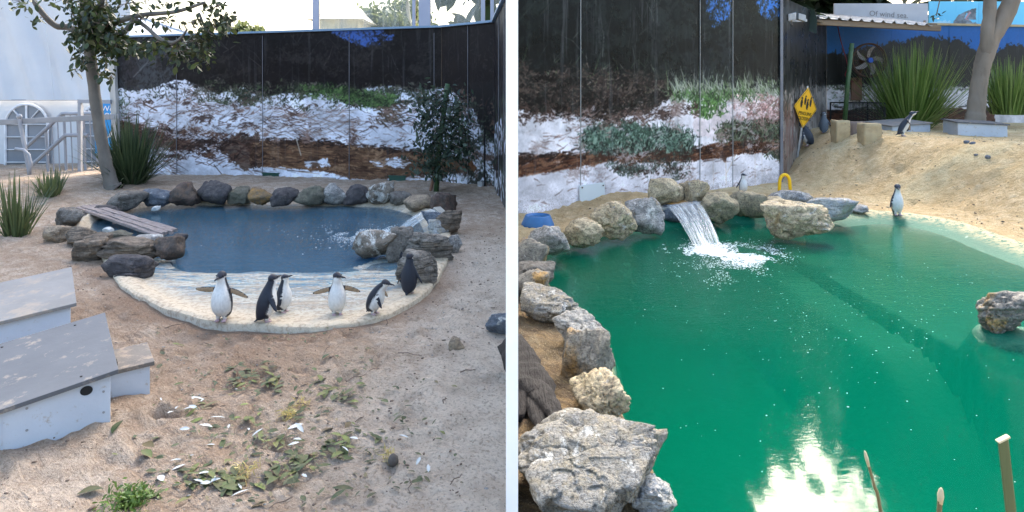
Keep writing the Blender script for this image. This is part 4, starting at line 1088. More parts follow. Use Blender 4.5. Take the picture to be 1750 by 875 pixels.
c4.speckle(LOGR, [(44, 30, 27), (128, 92, 70), (74, 50, 40)], 0.56, 0.05, 0.4, 0.03, 0.5, 67)
c4.speckle([(890, 190), (1345, 170), (1345, 320), (890, 350)], [(196, 186, 188), (150, 130, 124)], 0.60, 0.10, 0.4, 0.02, 0.5, 77, alpha=0.7)
c4.speckle([(887, -20), (1340, -20), (1340, 150), (887, 120)], [(22, 28, 26), (32, 38, 36), (5, 7, 8), (14, 18, 20)], 0.555, 0.10, 0.12, 0.02, 0.5, 87, alpha=0.6)
c4.soften(); c4.tone(0.30, 90)
c4.grain(0.06, 7)
m4 = print_mat('shaded_beach_print', c4.image('shaded_beach_print'), 0.28, 0.14, 0.42, 0.18)
wr = thing('mural_wall', 'long glossy wall printed with grey bushes and white sand, behind the waterfall', 'mural wall', (2.4, 10.6, 0))
cutsA = cut(c4, [992, 1196, 1252])
wall_panels(wr, RA, RC, -0.2, ZR, cutsA, m4)
joints(wr, RA, RC, -0.15, ZR - 0.05, cutsA[1:-1], simple('pale_joint_strip', (0.40, 0.39, 0.37), (0.28, 0.28, 0.28), 3, 0.4, 0.05, stretch=(1, 1, 0.2)))

c5 = Canvas(RC, RD, 0.0, ZR, 110)
c5.a[:] = np.array((22, 24, 26)) / 255.0
c5.poly([(1330, 160), (1360, 150), (1385, 146), (1420, 150), (1420, 320), (1330, 360)], (150, 142, 136), 12, 0.05, 2, var=0.25)
c5.dabs([(1336, 150), (1413, 148), (1413, 215), (1336, 330)], 300, (4, 16), (1, 3), [(112, 104, 98), (80, 76, 72), (176, 170, 164)], (70, 110), 0.5, 3)
c5.dabs([(1336, 10), (1413, 10), (1413, 160), (1336, 170)], 420, (5, 20), (0.8, 2.4), [(16, 18, 20), (40, 42, 44), (58, 60, 62)], (75, 105), 0.5, 4)
c5.dabs([(1336, 140), (1400, 140), (1400, 200), (1336, 220)], 160, (3, 9), (1, 2.4), [(44, 46, 44), (70, 70, 66)], (0, 180), 0.8, 5)
c5.dabs([(1336, 200), (1360, 190), (1356, 260), (1336, 330)], 120, (4, 14), (1, 2.6), [(120, 86, 78), (100, 74, 68)], (60, 100), 0.6, 6)
c5.soften(); c5.tone(0.30, 90)
c5.grain(0.08, 8)
m5 = print_mat('weathered_dark_print', c5.image('weathered_dark_print'), 0.28, 0.2, 0.9, 0.30)
wr2 = thing('mural_wall', 'dark streaked return wall beside the yellow crossing sign', 'mural wall', (6.0, 13.8, 0))
wall_panels(wr2, RC, RD, 0.0, ZR, [0, 0.5, 1], m5)
B().box((RC[0] - 0.02, RC[1] - 0.03, 1.6), (0.05, 0.05, 3.5)).put('corner_strip', M['joint'], wr2)

ZE = 3.2
c6 = Canvas(RD, RE, 0.3, ZE, 110)
c6.a[:] = np.array((8, 84, 152)) / 255.0
TREE6 = [(1410, 96), (1425, 90), (1440, 94), (1455, 88), (1470, 84), (1490, 84), (1510, 78), (1530, 70), (1545, 74), (1560, 64), (1585, 62), (1600, 66), (1615, 70), (1640, 68), (1660, 84), (1680, 96), (1700, 92), (1725, 76), (1760, 80), (1900, 72), (1900, 160), (1410, 160)]
c6.poly(TREE6, (13, 16, 17), 10, 0.10, 2)
c6.dabs([(1412, 92), (1480, 82), (1560, 64), (1640, 66), (1670, 86), (1720, 78), (1800, 74), (1800, 100), (1412, 110)], 420, (2, 6), (1.4, 3.4), [(13, 16, 17), (20, 26, 24)], (0, 180), 0.95, 3)
c6.poly([(1408, 148), (1440, 146), (1500, 144), (1560, 150), (1900, 150), (1900, 270), (1408, 270)], (214, 208, 210), 8, 0.07, 4, var=0.06)
c6.dabs([(1410, 142), (1560, 140), (1700, 146), (1700, 158), (1410, 156)], 420, (3, 8), (0.9, 2.0), [(46, 54, 40), (74, 84, 60), (40, 36, 34)], (0, 180), 0.9, 5)
c6.poly([(1405, 192), (1450, 188), (1500, 186), (1700, 186), (1700, 214), (1405, 214)], (82, 52, 40), 5, 0.08, 6, var=0.4)
c6.dabs([(1405, 186), (1700, 182), (1700, 192), (1405, 196)], 160, (5, 12), (1.2, 2.6), [(32, 26, 26), (50, 38, 34)], (-10, 10), 0.9, 7)
c6.dabs([(1420, 155), (1560, 152), (1560, 184), (1420, 186)], 190, (3, 8), (0.9, 2.0), [(70, 84, 58), (120, 100, 90), (92, 72, 64)], (0, 180), 0.85, 8)
c6.soften(); c6.tone(0.30, 90)
c6.grain(0.06, 9)
m6 = print_mat('blue_sky_dune_print', c6.image('blue_sky_dune_print'), 0.38, 0.3, 0.5, 0.1)
wr3 = thing('mural_wall', 'far wall printed with blue sky over black trees, behind the pedestal fan', 'mural wall', (10.4, 16.0, 0))
wall_panels(wr3, RD, RE, 0.3, ZE, [0, 0.26, 0.5, 0.75, 1], m6)
cap(RD, RE, ZE + 0.003, ZE + 0.003, wr3, 'capping', M['block'], 0.05, 0.10)

# white wall that divides the two enclosures, seen end-on
b = B(); b.hexa([(-0.0215, 2.38, -0.6), (0.0215, 2.38, -0.6), (0.0215, 8.5, -0.6), (-0.0215, 8.5, -0.6), (-0.0215, 2.38, 2.05), (0.0215, 2.38, 2.05), (0.0215, 8.5, 2.05), (-0.0215, 8.5, 2.05)])
tag(b.put('partition_wall', M['white_paint'], org=(0, 2.4, 0)), 'thin white partition wall standing between the two penguin enclosures', 'partition wall')
# ------------------------------------------------------------------ rocks
ICO = {}
def ico(sub):
    if sub not in ICO:
        bm = bmesh.new(); bmesh.ops.create_icosphere(bm, subdivisions=sub, radius=1)
        v = np.array([p.co[:] for p in bm.verts]); f = np.array([[q.index for q in p.verts] for p in bm.faces]); bm.free()
        ICO[sub] = (v / np.linalg.norm(v, axis=1)[:, None], f)
    return ICO[sub]

def rock_shape(seed, sub=4, k=13, sharp=20, rough=0.10, layers=0.0, flat=None, cuts=()):
    rg = np.random.default_rng(seed)
    v, f = ico(sub)
    n = rg.normal(size=(k, 3)); n /= np.linalg.norm(n, axis=1)[:, None]
    n = np.vstack([n, -n[:5] + 0.2 * rg.normal(size=(5, 3)), [[0, 0, 1], [0, 0, -1]]])
    n /= np.linalg.norm(n, axis=1)[:, None]
    h = rg.uniform(0.66, 1.0, len(n))
    if len(cuts):
        cn = np.array([c[:3] for c in cuts], float); cn /= np.linalg.norm(cn, axis=1)[:, None]
        n = np.vstack([n, cn]); h = np.concatenate([h, [c[3] for c in cuts]])
    dot = np.maximum(v @ n.T, 1e-3) / h
    r = (dot ** sharp).sum(1) ** (-1 / sharp)
    p = v * r[:, None]
    off = rg.uniform(0, 50, 3)
    low = fbm3(p * 1.7 + off, seed % 97, 3) - 0.5
    mid = fbm3(p * 5.0 + off, seed % 89, 4, 0.6) - 0.5
    rid = np.abs(fbm3(p * 3.3 + off * 2, seed % 83, 3) - 0.5)
    sd = rg.normal(size=(46, 3)); sd /= np.linalg.norm(sd, axis=1)[:, None]
    vq = v + 0.16 * (np.column_stack([vn3(p * 3 + off, 3), vn3(p * 3 + off, 4), vn3(p * 3 + off, 5)]) - 0.5)
    dd = vq @ sd.T; cell = dd.argmax(1)
    tilt = rg.normal(0, 0.11, (46, 3)); chip = rg.normal(0, 0.022, 46)
    plate = chip[cell] + (tilt[cell] * (v - sd[cell])).sum(1)
    p = p * (1 + 0.18 * low + plate + rough * 1.3 * mid - rough * 0.8 * sstep(0.05, 0.0, rid))[:, None]
    if layers:
        ax = np.array([0.12, 0.2, 1.0]); ax /= np.linalg.norm(ax)
        q = (p @ ax) * 7 + 2.2 * fbm3(p * 1.3 + off, 7, 3)
        fr = q - np.floor(q)
        st = sstep(0, 0.25, fr) * (0.6 + 0.8 * vn3(np.column_stack([np.floor(q), np.floor(q), p[:, 0] * 1.5]), 5))
        rad = p - (p @ ax)[:, None] * ax
        p = p + rad * (layers * (st - 0.6))[:, None]
    return p, f

def rock(name, box, mat, label, seed, tf, dfac=0.85, zb=None, sub=4, layers=0.0, rough=0.10, sink=0.12, yb=None, yaw=None, group=None, maxh=1.4, sharp=20, cuts=()):
    """a boulder fitted so that it covers box = (x0, top, x1, base) in the photograph"""
    x0, yt, x1, y1 = box
    ex = (0.12 if group and 'green pool' in group else 0.075) * (x1 - x0); x0, x1, yt = x0 - ex, x1 + ex, yt - 0.05 * (y1 - yt)
    p, f = rock_shape(seed, sub, layers=layers, rough=rough, sharp=sharp, cuts=cuts)
    a = random.Random(seed).uniform(-0.5, 0.5) if yaw is None else yaw
    ca, sa = math.cos(a), math.sin(a)
    p = np.column_stack([p[:, 0] * ca - p[:, 1] * sa, p[:, 0] * sa + p[:, 1] * ca, p[:, 2]])
    p -= (p.max(0) + p.min(0)) / 2
    p /= (p.max(0) - p.min(0)) / 2
    cx = (x0 + x1) / 2
    if zb is None:
        hx, hy, hz = hit(cx, y1, tf)
    else:
        hx, hy, hz = G(cx, y1, zb); hz = zb
    if yb: hy = yb
    sx = (x1 - x0) / 2 * hy / F; sy = sx * dfac; sz = (y1 - yt) / 2 * hy / F
    X, Y = hx, hy + sy * 0.7
    base = hz
    for it in range(14):
        zc = base + sz * (1 - 2 * sink)
        V = np.column_stack([X + p[:, 0] * sx, Y + p[:, 1] * sy, zc + p[:, 2] * sz])
        vis = V[V[:, 2] > base - 0.01]
        q = proj(vis)
        mnx, mny = q.min(0); mxx, mxy = q.max(0)
        sx *= ((x1 - x0) / (mxx - mnx)) ** 0.8
        X += (cx - (mnx + mxx) / 2) * Y / F
        ratio = (y1 - yt) / (mxy - mny)
        sz *= ratio ** 0.8
        if sz > maxh * sx: sz = maxh * sx
        if sz < 0.16 * sx:
            sz = 0.16 * sx; sy *= ratio ** 0.7
        if yb is None:
            Y += 0.7 * (mxy - y1) * Y * Y / (F * max(HC - base, 0.3))
    zc = base + sz * (1 - 2 * sink)
    V = np.column_stack([X + p[:, 0] * sx, Y + p[:, 1] * sy, zc + p[:, 2] * sz])
    me = mesh_np(name, V, f)
    o = put(name, me, mat, org=(X, Y, base))
    return tag(o, label, 'rock', group)

GB = 'rocks along the back rim of the blue pool'
GLL = 'rocks on the left bank of the blue pool'
GLR = 'rocks on the right bank of the blue pool'
ROCKS_L = [
 ((183, 327, 250, 364), 'r_grey', 'big square grey brown rock below the tree trunk, first in the back row', GB, dict(maxh=1.2)),
 ((244, 323, 294, 352), 'r_blue', 'blue grey rock streaked with white in the back row beside the square brown rock', GB, {}),
 ((286, 312, 340, 350), 'r_brown', 'maroon brown rock with a pale flank, third from the left in the back row', GB, {}),
 ((339, 309, 393, 348), 'r_dark', 'tall dark grey boulder in the back row just below the leftmost green hatch', GB, {}),
 ((390, 319, 428, 348), 'r_green', 'smooth greenish grey rock in the back row left of the ochre rock', GB, {}),
 ((426, 321, 469, 350), 'r_ochre', 'ochre orange rock in the back row, the only orange one', GB, {}),
 ((464, 321, 509, 351), 'r_dark', 'dark rounded rock in the back row right of the ochre rock', GB, {}),
 ((505, 318, 558, 350), 'r_green', 'wide mossy dark rock in the back row left of the open pet flap', GB, {}),
 ((554, 313, 592, 348), 'r_pale', 'pale bluish rock with a tan tip standing below the open pet flap', GB, {}),
 ((587, 316, 630, 349), 'r_dark', 'dark purple grey rock in the back row between two white marked rocks', GB, {}),
 ((626, 311, 671, 349), 'r_white', 'rounded brown boulder with a large white patch on its face, back row', GB, {}),
 ((668, 327, 703, 352), 'r_grey', 'small notched grey rock below the right hand green hatch', GB, {}),
 ((693, 333, 742, 361), 'r_tan', 'tan and grey rock left of the water spout at the end of the back row', GB, {}),
 ((737, 329, 779, 364), 'r_brown', 'jagged brown rock sitting right above the thin arching water spout', GLR, dict(rough=0.16)),
 ((722, 362, 762, 398), 'r_blue', 'dark blue grey block under the thin arching water spout', GLR, {}),
 ((746, 361, 787, 402), 'r_laybrown', 'brown layered rock on the right bank behind the white slanted rock', GLR, dict(layers=0.25)),
 ((733, 376, 770, 407), 'r_streak', 'slanted white and grey rock at the pool corner below the spout', GLR, {}),
 ((758, 402, 788, 434), 'r_pale', 'squarish pale rock at the outer right edge of the right bank', GLR, {}),
 ((700, 401, 732, 422), 'r_tan', 'small flat pale rock lying between the knobbly rock and the layered slab', GLR, {}),
 ((663, 389, 710, 443), 'r_grey', 'knobbly upright grey rock behind the penguin with the raised flipper', GLR, {}),
 ((606, 394, 680, 439), 'r_white', 'long rounded grey rock with white lichen patches jutting into the blue pool', GLR, dict(dfac=0.7)),
 ((698, 399, 770, 448), 'r_layer', 'long layered grey slab on top of the right bank', GLR, dict(layers=0.22)),
 ((680, 428, 744, 492), 'r_layer', 'big layered grey boulder beside the black backed penguin at the right', GLR, dict(layers=0.2)),
 ((713, 464, 736, 486), 'r_dark', 'small black wedge of rock at the foot of the layered boulder on the right', GLR, {}),
 ((163, 350, 204, 368), 'r_dark', 'dark rock half hidden behind the upper end of the wooden ramp', GLL, {}),
 ((97, 355, 142, 389), 'r_grey', 'cracked grey rock holding up the top end of the wooden ramp', GLL, {}),
 ((76, 386, 126, 415), 'r_tan', 'long flat tan rock at the far left of the left bank', GLL, dict(dfac=0.7)),
 ((116, 388, 172, 420), 'r_laybrown', 'flat topped tan rock next to the far left one, below the wooden ramp', GLL, {}),
 ((170, 393, 224, 412), 'r_green', 'low greenish rock with a white lump at the water under the ramp', GLL, {}),
 ((144, 397, 192, 424), 'r_laybrown', 'tilted brown slab in the middle of the left bank', GLL, {}),
 ((126, 406, 186, 448), 'r_laybrown', 'big earthy boulder half buried in sand, outermost of the left bank', GLL, dict(rough=0.15)),
 ((217, 401, 277, 424), 'r_pale', 'pale flat slab under the lower end of the wooden ramp', GLL, {}),
 ((172, 405, 277, 450), 'r_laybrown', 'wide layered brown boulder in front of the pale slab on the left bank', GLL, dict(layers=0.22, dfac=0.6)),
 ((266, 404, 314, 444), 'r_brown', 'smooth brown boulder at the tip of the left bank', GLL, {}),
 ((288, 399, 320, 418), 'r_dark', 'small dark knob of rock at the lower end of the wooden ramp', GLL, {}),
 ((178, 436, 265, 478), 'r_dark', 'flat topped blackish boulder, lowest of the left bank', GLL, dict(dfac=0.55, layers=0.1)),
 ((197, 463, 240, 480), 'r_dark', 'small dark rock tucked under the lowest blackish boulder', GLL, {}),
 ((832, 536, 880, 574), 'r_blue', 'blue grey layered rock on the open sand against the white partition', None, dict(layers=0.15)),
 ((768, 575, 792, 603), 'r_tan', 'small tan stone half buried in pale sand left of the blue grey rock', None, dict(sink=0.3)),
]
for i, (bx, mt, lb, gp, kw) in enumerate(ROCKS_L):
    rock('rock', bx, M[mt], lb, 1000 + i * 7, zL0, group=gp, **kw)
for bx, lb in [((176, 388, 194, 399), 'small white stone at the water edge under the wooden ramp'), ((259, 352, 274, 361), 'small white stone at the water edge below the blue grey rock')]:
    rock('stone', bx, M['litter_white'], lb, 1500 + bx[0], zL0)

GRB = 'boulders along the back rim of the green pool'
GRL = 'boulders along the left bank of the green pool'
ROCKS_R = [
 ((1112, 309, 1164, 352), 'r_cream', 'cream boulder resting above the left half of the stone waterfall lip', GRB, dict(zb=0.17, yb=8.75)),
 ((1162, 307, 1208, 345), 'r_cream', 'rounded cream boulder resting above the right half of the waterfall lip', GRB, dict(zb=0.19, yb=8.8)),
 ((1074, 339, 1130, 397), 'r_pale', 'upright blue grey boulder just left of the waterfall', GRB, dict(maxh=1.3)),
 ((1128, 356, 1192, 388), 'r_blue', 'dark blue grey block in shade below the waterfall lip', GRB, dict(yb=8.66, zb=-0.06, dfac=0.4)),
 ((1199, 329, 1257, 379), 'r_olive', 'brown and grey boulder just right of the waterfall', GRB, {}),
 ((1253, 327, 1317, 372), 'r_olive', 'pointed olive tan boulder in front of the small penguin by the wall', GRB, {}),
 ((1302, 336, 1347, 365), 'r_cream', 'pale tan rock squeezed behind the big overhanging boulder', GRB, {}),
 ((1320, 326, 1383, 362), 'r_pale', 'grey topped rock under the yellow hoop', GRB, {}),
 ((1383, 339, 1460, 379), 'r_streak', 'long white rock streaked with blue, right of the big overhanging boulder', GRB, dict(dfac=0.6)),
 ((1446, 349, 1482, 366), 'r_pale', 'small grey tail end stone at the right end of the back boulders', GRB, {}),
 ((1311, 343, 1414, 407), 'r_cream', 'big tan boulder overhanging the green water in the middle of the back rim', GRB, dict(sub=5, dfac=0.8)),
 ((1015, 346, 1082, 407), 'r_cream', 'large tan and white boulder in front of the leaning grey sheet', GRB, dict(sub=5)),
 ((956, 373, 1026, 421), 'r_cream', 'tan boulder between the low cracked rock and the large white and tan one', GRB, {}),
 ((904, 387, 967, 436), 'r_pale', 'cracked pale rock just in front of the blue bowl', GRB, {}),
 ((880, 408, 933, 468), 'r_rust', 'white rock with a rusty lower edge against the partition', GRL, {}),
 ((878, 447, 942, 490), 'r_grey', 'dark grey slab lying behind the ochre topped rock', GRL, {}),
 ((876, 461, 934, 510), 'r_rust', 'ochre topped rock against the partition on the left bank', GRL, dict(dfac=0.8)),
 ((899, 485, 991, 555), 'r_big', 'big white and grey block with a dark crack on the left bank', GRL, dict(sub=5, yaw=0.0, cuts=[(0.1, -0.35, 0.9, 0.5)])),
 ((953, 528, 1034, 604), 'r_pale', 'grey brown boulder below the white block on the left bank', GRL, dict(sub=5, yaw=0.0, cuts=[(0.2, -0.6, 0.75, 0.55)])),
 ((970, 612, 1004, 642), 'r_grey', 'small grey stone wedged beside the rock with the ochre flank', GRL, {}),
 ((966, 563, 1043, 660), 'r_rust', 'grey rock with an ochre flank facing the green water', GRL, dict(sub=5, yaw=0.0, cuts=[(-0.2, -0.7, 0.7, 0.5)])),
 ((983, 632, 1069, 726), 'r_cream', 'cream coloured boulder between the ochre flanked rock and the huge front one', GRL, dict(sub=5, yaw=0.0, cuts=[(-0.1, -0.6, 0.8, 0.5)])),
 ((1083, 812, 1150, 885), 'r_streak', 'bluish stone at the foot of the huge front boulder', GRL, dict(sub=5)),
 ((900, 706, 1116, 900), 'r_big', 'huge pale grey and cream boulder filling the near left corner of the green pool', GRL, dict(sub=6, rough=0.095, dfac=0.95, yaw=0.0, cuts=[(0.12, -0.62, 0.75, 0.42), (-0.55, -0.35, 0.75, 0.62)])),
 ((1673, 500, 1762, 574), 'r_rust', 'layered cream and rust rock on its green mound at the right edge of the pool', None, dict(sub=5, layers=0.2, zb=-0.05)),
]
for i, (bx, mt, lb, gp, kw) in enumerate(ROCKS_R):
    kw.setdefault('rough', 0.15)
    rock('rock', bx, M[mt], lb, 2000 + i * 11, zR0, group=gp, **kw)
# mortar bed around the waterfall lip
rock('mortar_bed', (1118, 342, 1220, 372), M['mortar'], 'lumpy orange mortar bed holding the waterfall lip and its boulders', 2555, zR0, dfac=0.5)['category'] = 'mortar'

# ------------------------------------------------------------------ falling water, foam and bubbles
def fall_sheet(name, L0, L1, E0, E1, mat, label, n=30, m=26, sag=0.0, seed=1):
    L0, L1, E0, E1 = map(lambda q: np.array(q, float), (L0, L1, E0, E1))
    V = []; UV = []
    for side in (0, 1):
        for j in range(m + 1):
            s = j / m
            a = L0 * (1 - s) + L1 * s; e = E0 * (1 - s) + E1 * s
            for i in range(n + 1):
                t = i / n
                p = a + (e - a) * t
                p[2] = a[2] + (e[2] - a[2]) * (t ** 1.9)
                w = 0.022 * (t ** 0.7) * (fbm2(s * 16, t * 2.5, seed, 3) - 0.5)
                p[1] -= w * 2; p[2] += w
                if side: p[1] += 0.010; p[2] -= 0.006
                V.append(p); UV.append((s, t))
    q = []; N = (n + 1); off = N * (m + 1)
    for j in range(m):
        for i in range(n):
            a0 = j * N + i
            q.append((a0, a0 + N, a0 + N + 1, a0 + 1)); q.append((off + a0, off + a0 + 1, off + a0 + N + 1, off + a0 + N))
    me = mesh_np(name, np.array(V), np.array(q))
    uvl = me.uv_layers.new(name='UVMap')
    li = np.empty(len(me.loops), np.int32); me.loops.foreach_get('vertex_index', li)
    uvl.data.foreach_set('uv', np.array(UV, np.float32)[li].ravel())
    return tag(put(name, me, mat, org=tuple(E0)), label, 'waterfall', None, 'thing')

lipA, lipB = P(1137, 351, 8.72), P(1191, 342, 8.80)
fall_sheet('waterfall', lipA, lipB, G(1188, 424, WL_R), G(1231, 418, WL_R), M['fall'], 'wide sheet of water falling from the stone lip into the green pool')
b = B(); a0 = Vector(P(1122, 354, 8.80)); a1 = Vector(P(1212, 340, 8.86))
d = (a1 - a0).normalized(); nx = d.cross(Vector((0, 0, 1))).normalized()
b.box((a0 + a1) / 2 + nx * -0.02 + Vector((0, 0, -0.018)), ((a1 - a0).length, 0.26, 0.03), d, nx, nx.cross(d))
tag(b.put('stone_lip', M['slate'], org=tuple(a0), bevel=0.006), 'thin pale stone lip the wide waterfall pours from', 'stone lip')
fall_sheet('water_jet', P(741, 356, 8.25), P(752, 366, 8.12), G(668, 402, WL_L), G(684, 405, WL_L), M['fall'], 'thin arching jet of water falling into the blue pool', seed=9)
b = B(); a0 = Vector(P(741, 355, 8.25)); a1 = Vector(P(755, 368, 8.10)); d = (a1 - a0).normalized(); s_ = d.cross(Vector((0, 0, 1))).normalized()
b.box((a0 + a1) / 2 - s_ * 0.045 * (1 if s_.x < 0 else -1), ((a1 - a0).length, 0.10, 0.018), d, s_, s_.cross(d))
tag(b.put('spout', M['slate'], org=tuple(a0), bevel=0.004), 'flat pale spout behind the thin arching water jet', 'spout')

def foam(name, pts, rads, z, mat, label, flat=0.25):
    v, f = ico(1)
    rg = np.random.default_rng(3)
    n = len(pts); V = np.empty((n, len(v), 3), np.float32)
    for i, (p, r) in enumerate(zip(pts, rads)):
        sc = np.array([r * rg.uniform(0.8, 1.8), r * rg.uniform(0.7, 1.3), max(r * flat, 0.0012)])
        a = rg.uniform(-0.5, 0.5); w = v * (1 + 0.35 * (vn3(v * 2 + i * 3.1, 1) - 0.5))[:, None] * sc
        V[i, :, 0] = p[0] + w[:, 0] * math.cos(a) - w[:, 1] * math.sin(a)
        V[i, :, 1] = p[1] + w[:, 0] * math.sin(a) + w[:, 1] * math.cos(a)
        V[i, :, 2] = z + w[:, 2]
    Fq = (f[None] + (np.arange(n) * len(v))[:, None, None]).reshape(-1, 3)
    me = mesh_np(name, V.reshape(-1, 3), Fq)
    return tag(put(name, me, mat), label, None, None, 'stuff')

rg = np.random.default_rng(21)
pts = []; rads = []
def scatter(cx, cy, sx, sy, n, r0, r1, lvl, thresh=0.0, sc=9, seed=0):
    k = 0; tries = 0
    while k < n and tries < n * 12:
        tries += 1
        px, py = cx + rg.normal() * sx, cy + rg.normal() * sy
        p = G(px, py, lvl)
        if thresh and fbm2(np.array([p[0] * sc]), np.array([p[1] * sc * 0.6]), seed, 3)[0] < thresh: continue
        pts.append(p); rads.append(rg.uniform(r0, r1) * (0.6 + 0.4 * rg.random())); k += 1
scatter(1213, 426, 16, 5, 1100, 0.006, 0.018, WL_R)
scatter(1235, 434, 34, 8, 3200, 0.003, 0.011, WL_R, 0.46, 5, 3)
scatter(1280, 439, 28, 9, 2000, 0.002, 0.009, WL_R, 0.50, 5.5, 4)
scatter(1245, 458, 42, 14, 700, 0.0016, 0.007, WL_R, 0.53, 6, 5)
scatter(1320, 520, 110, 60, 70, 0.002, 0.006, WL_R)
scatter(1500, 560, 130, 60, 100, 0.002, 0.0055, WL_R)
scatter(1560, 480, 90, 50, 60, 0.002, 0.006, WL_R)
scatter(1250, 600, 180, 110, 35, 0.0015, 0.004, WL_R)
scatter(1450, 700, 150, 80, 30, 0.0015, 0.0035, WL_R)
pr = np.array(pts); ok_ = seg_dist(pr[:, 0], pr[:, 1], PR) > 0.25
foam('foam', pr[ok_], np.array(rads)[ok_], WL_R, M['foam'], 'white foam and bubbles drifting from the waterfall')
pts = []; rads = []
scatter(648, 398, 20, 5, 1100, 0.003, 0.010, WL_L, 0.52, 3.5, 6)
scatter(605, 400, 26, 7, 800, 0.002, 0.008, WL_L, 0.55, 3.5, 7)
scatter(560, 412, 40, 14, 34, 0.004, 0.012, WL_L)
scatter(520, 400, 70, 16, 26, 0.004, 0.010, WL_L)
pr = np.array(pts); ok_ = (seg_dist(pr[:, 0], pr[:, 1], PL) > 0.3) & (pr[:, 1] > 6.5)
foam('foam', pr[ok_], np.array(rads)[ok_], WL_L, M['foam'], 'white foam drifting from the thin water jet')

# ------------------------------------------------------------------ little penguins
def peng_mat():
    t = NT('penguin_feathers'); v = t.obj(False)
    c = t.attr('Col', 'Color')
    n1 = t.noise(t.scale(v, (1, 1, 0.45)), 70, 4, 0.7)
    c = t.mix(t.ramp(n1, [(0.35, 0.35), (0.6, 0.0)]), c, t.mix(0.5, c, (0.02, 0.025, 0.04)))
    return t.done(t.bsdf(c, 0.55, t.bump(n1, 0.35, 0.006), 0.35))
M['peng'] = peng_mat()
M['beak'] = simple('dark_beak', (0.03, 0.03, 0.035), None, 20, 0.35, 0.05)
M['eye'] = simple('dark_eye', (0.012, 0.012, 0.014), None, 20, 0.1, 0.0)
M['foot'] = simple('pinkish_foot', (0.50, 0.36, 0.36), (0.36, 0.25, 0.27), 60, 0.6, 0.2, 90, dirt=((0.12, 0.10, 0.10), 50, 0.62))
M['claw'] = M['beak']

BLUE = np.array([0.011, 0.014, 0.024]); WHT = np.array([0.66, 0.66, 0.64]); TAN = np.array([0.33, 0.24, 0.15]); GREYW = np.array([0.46, 0.47, 0.48])

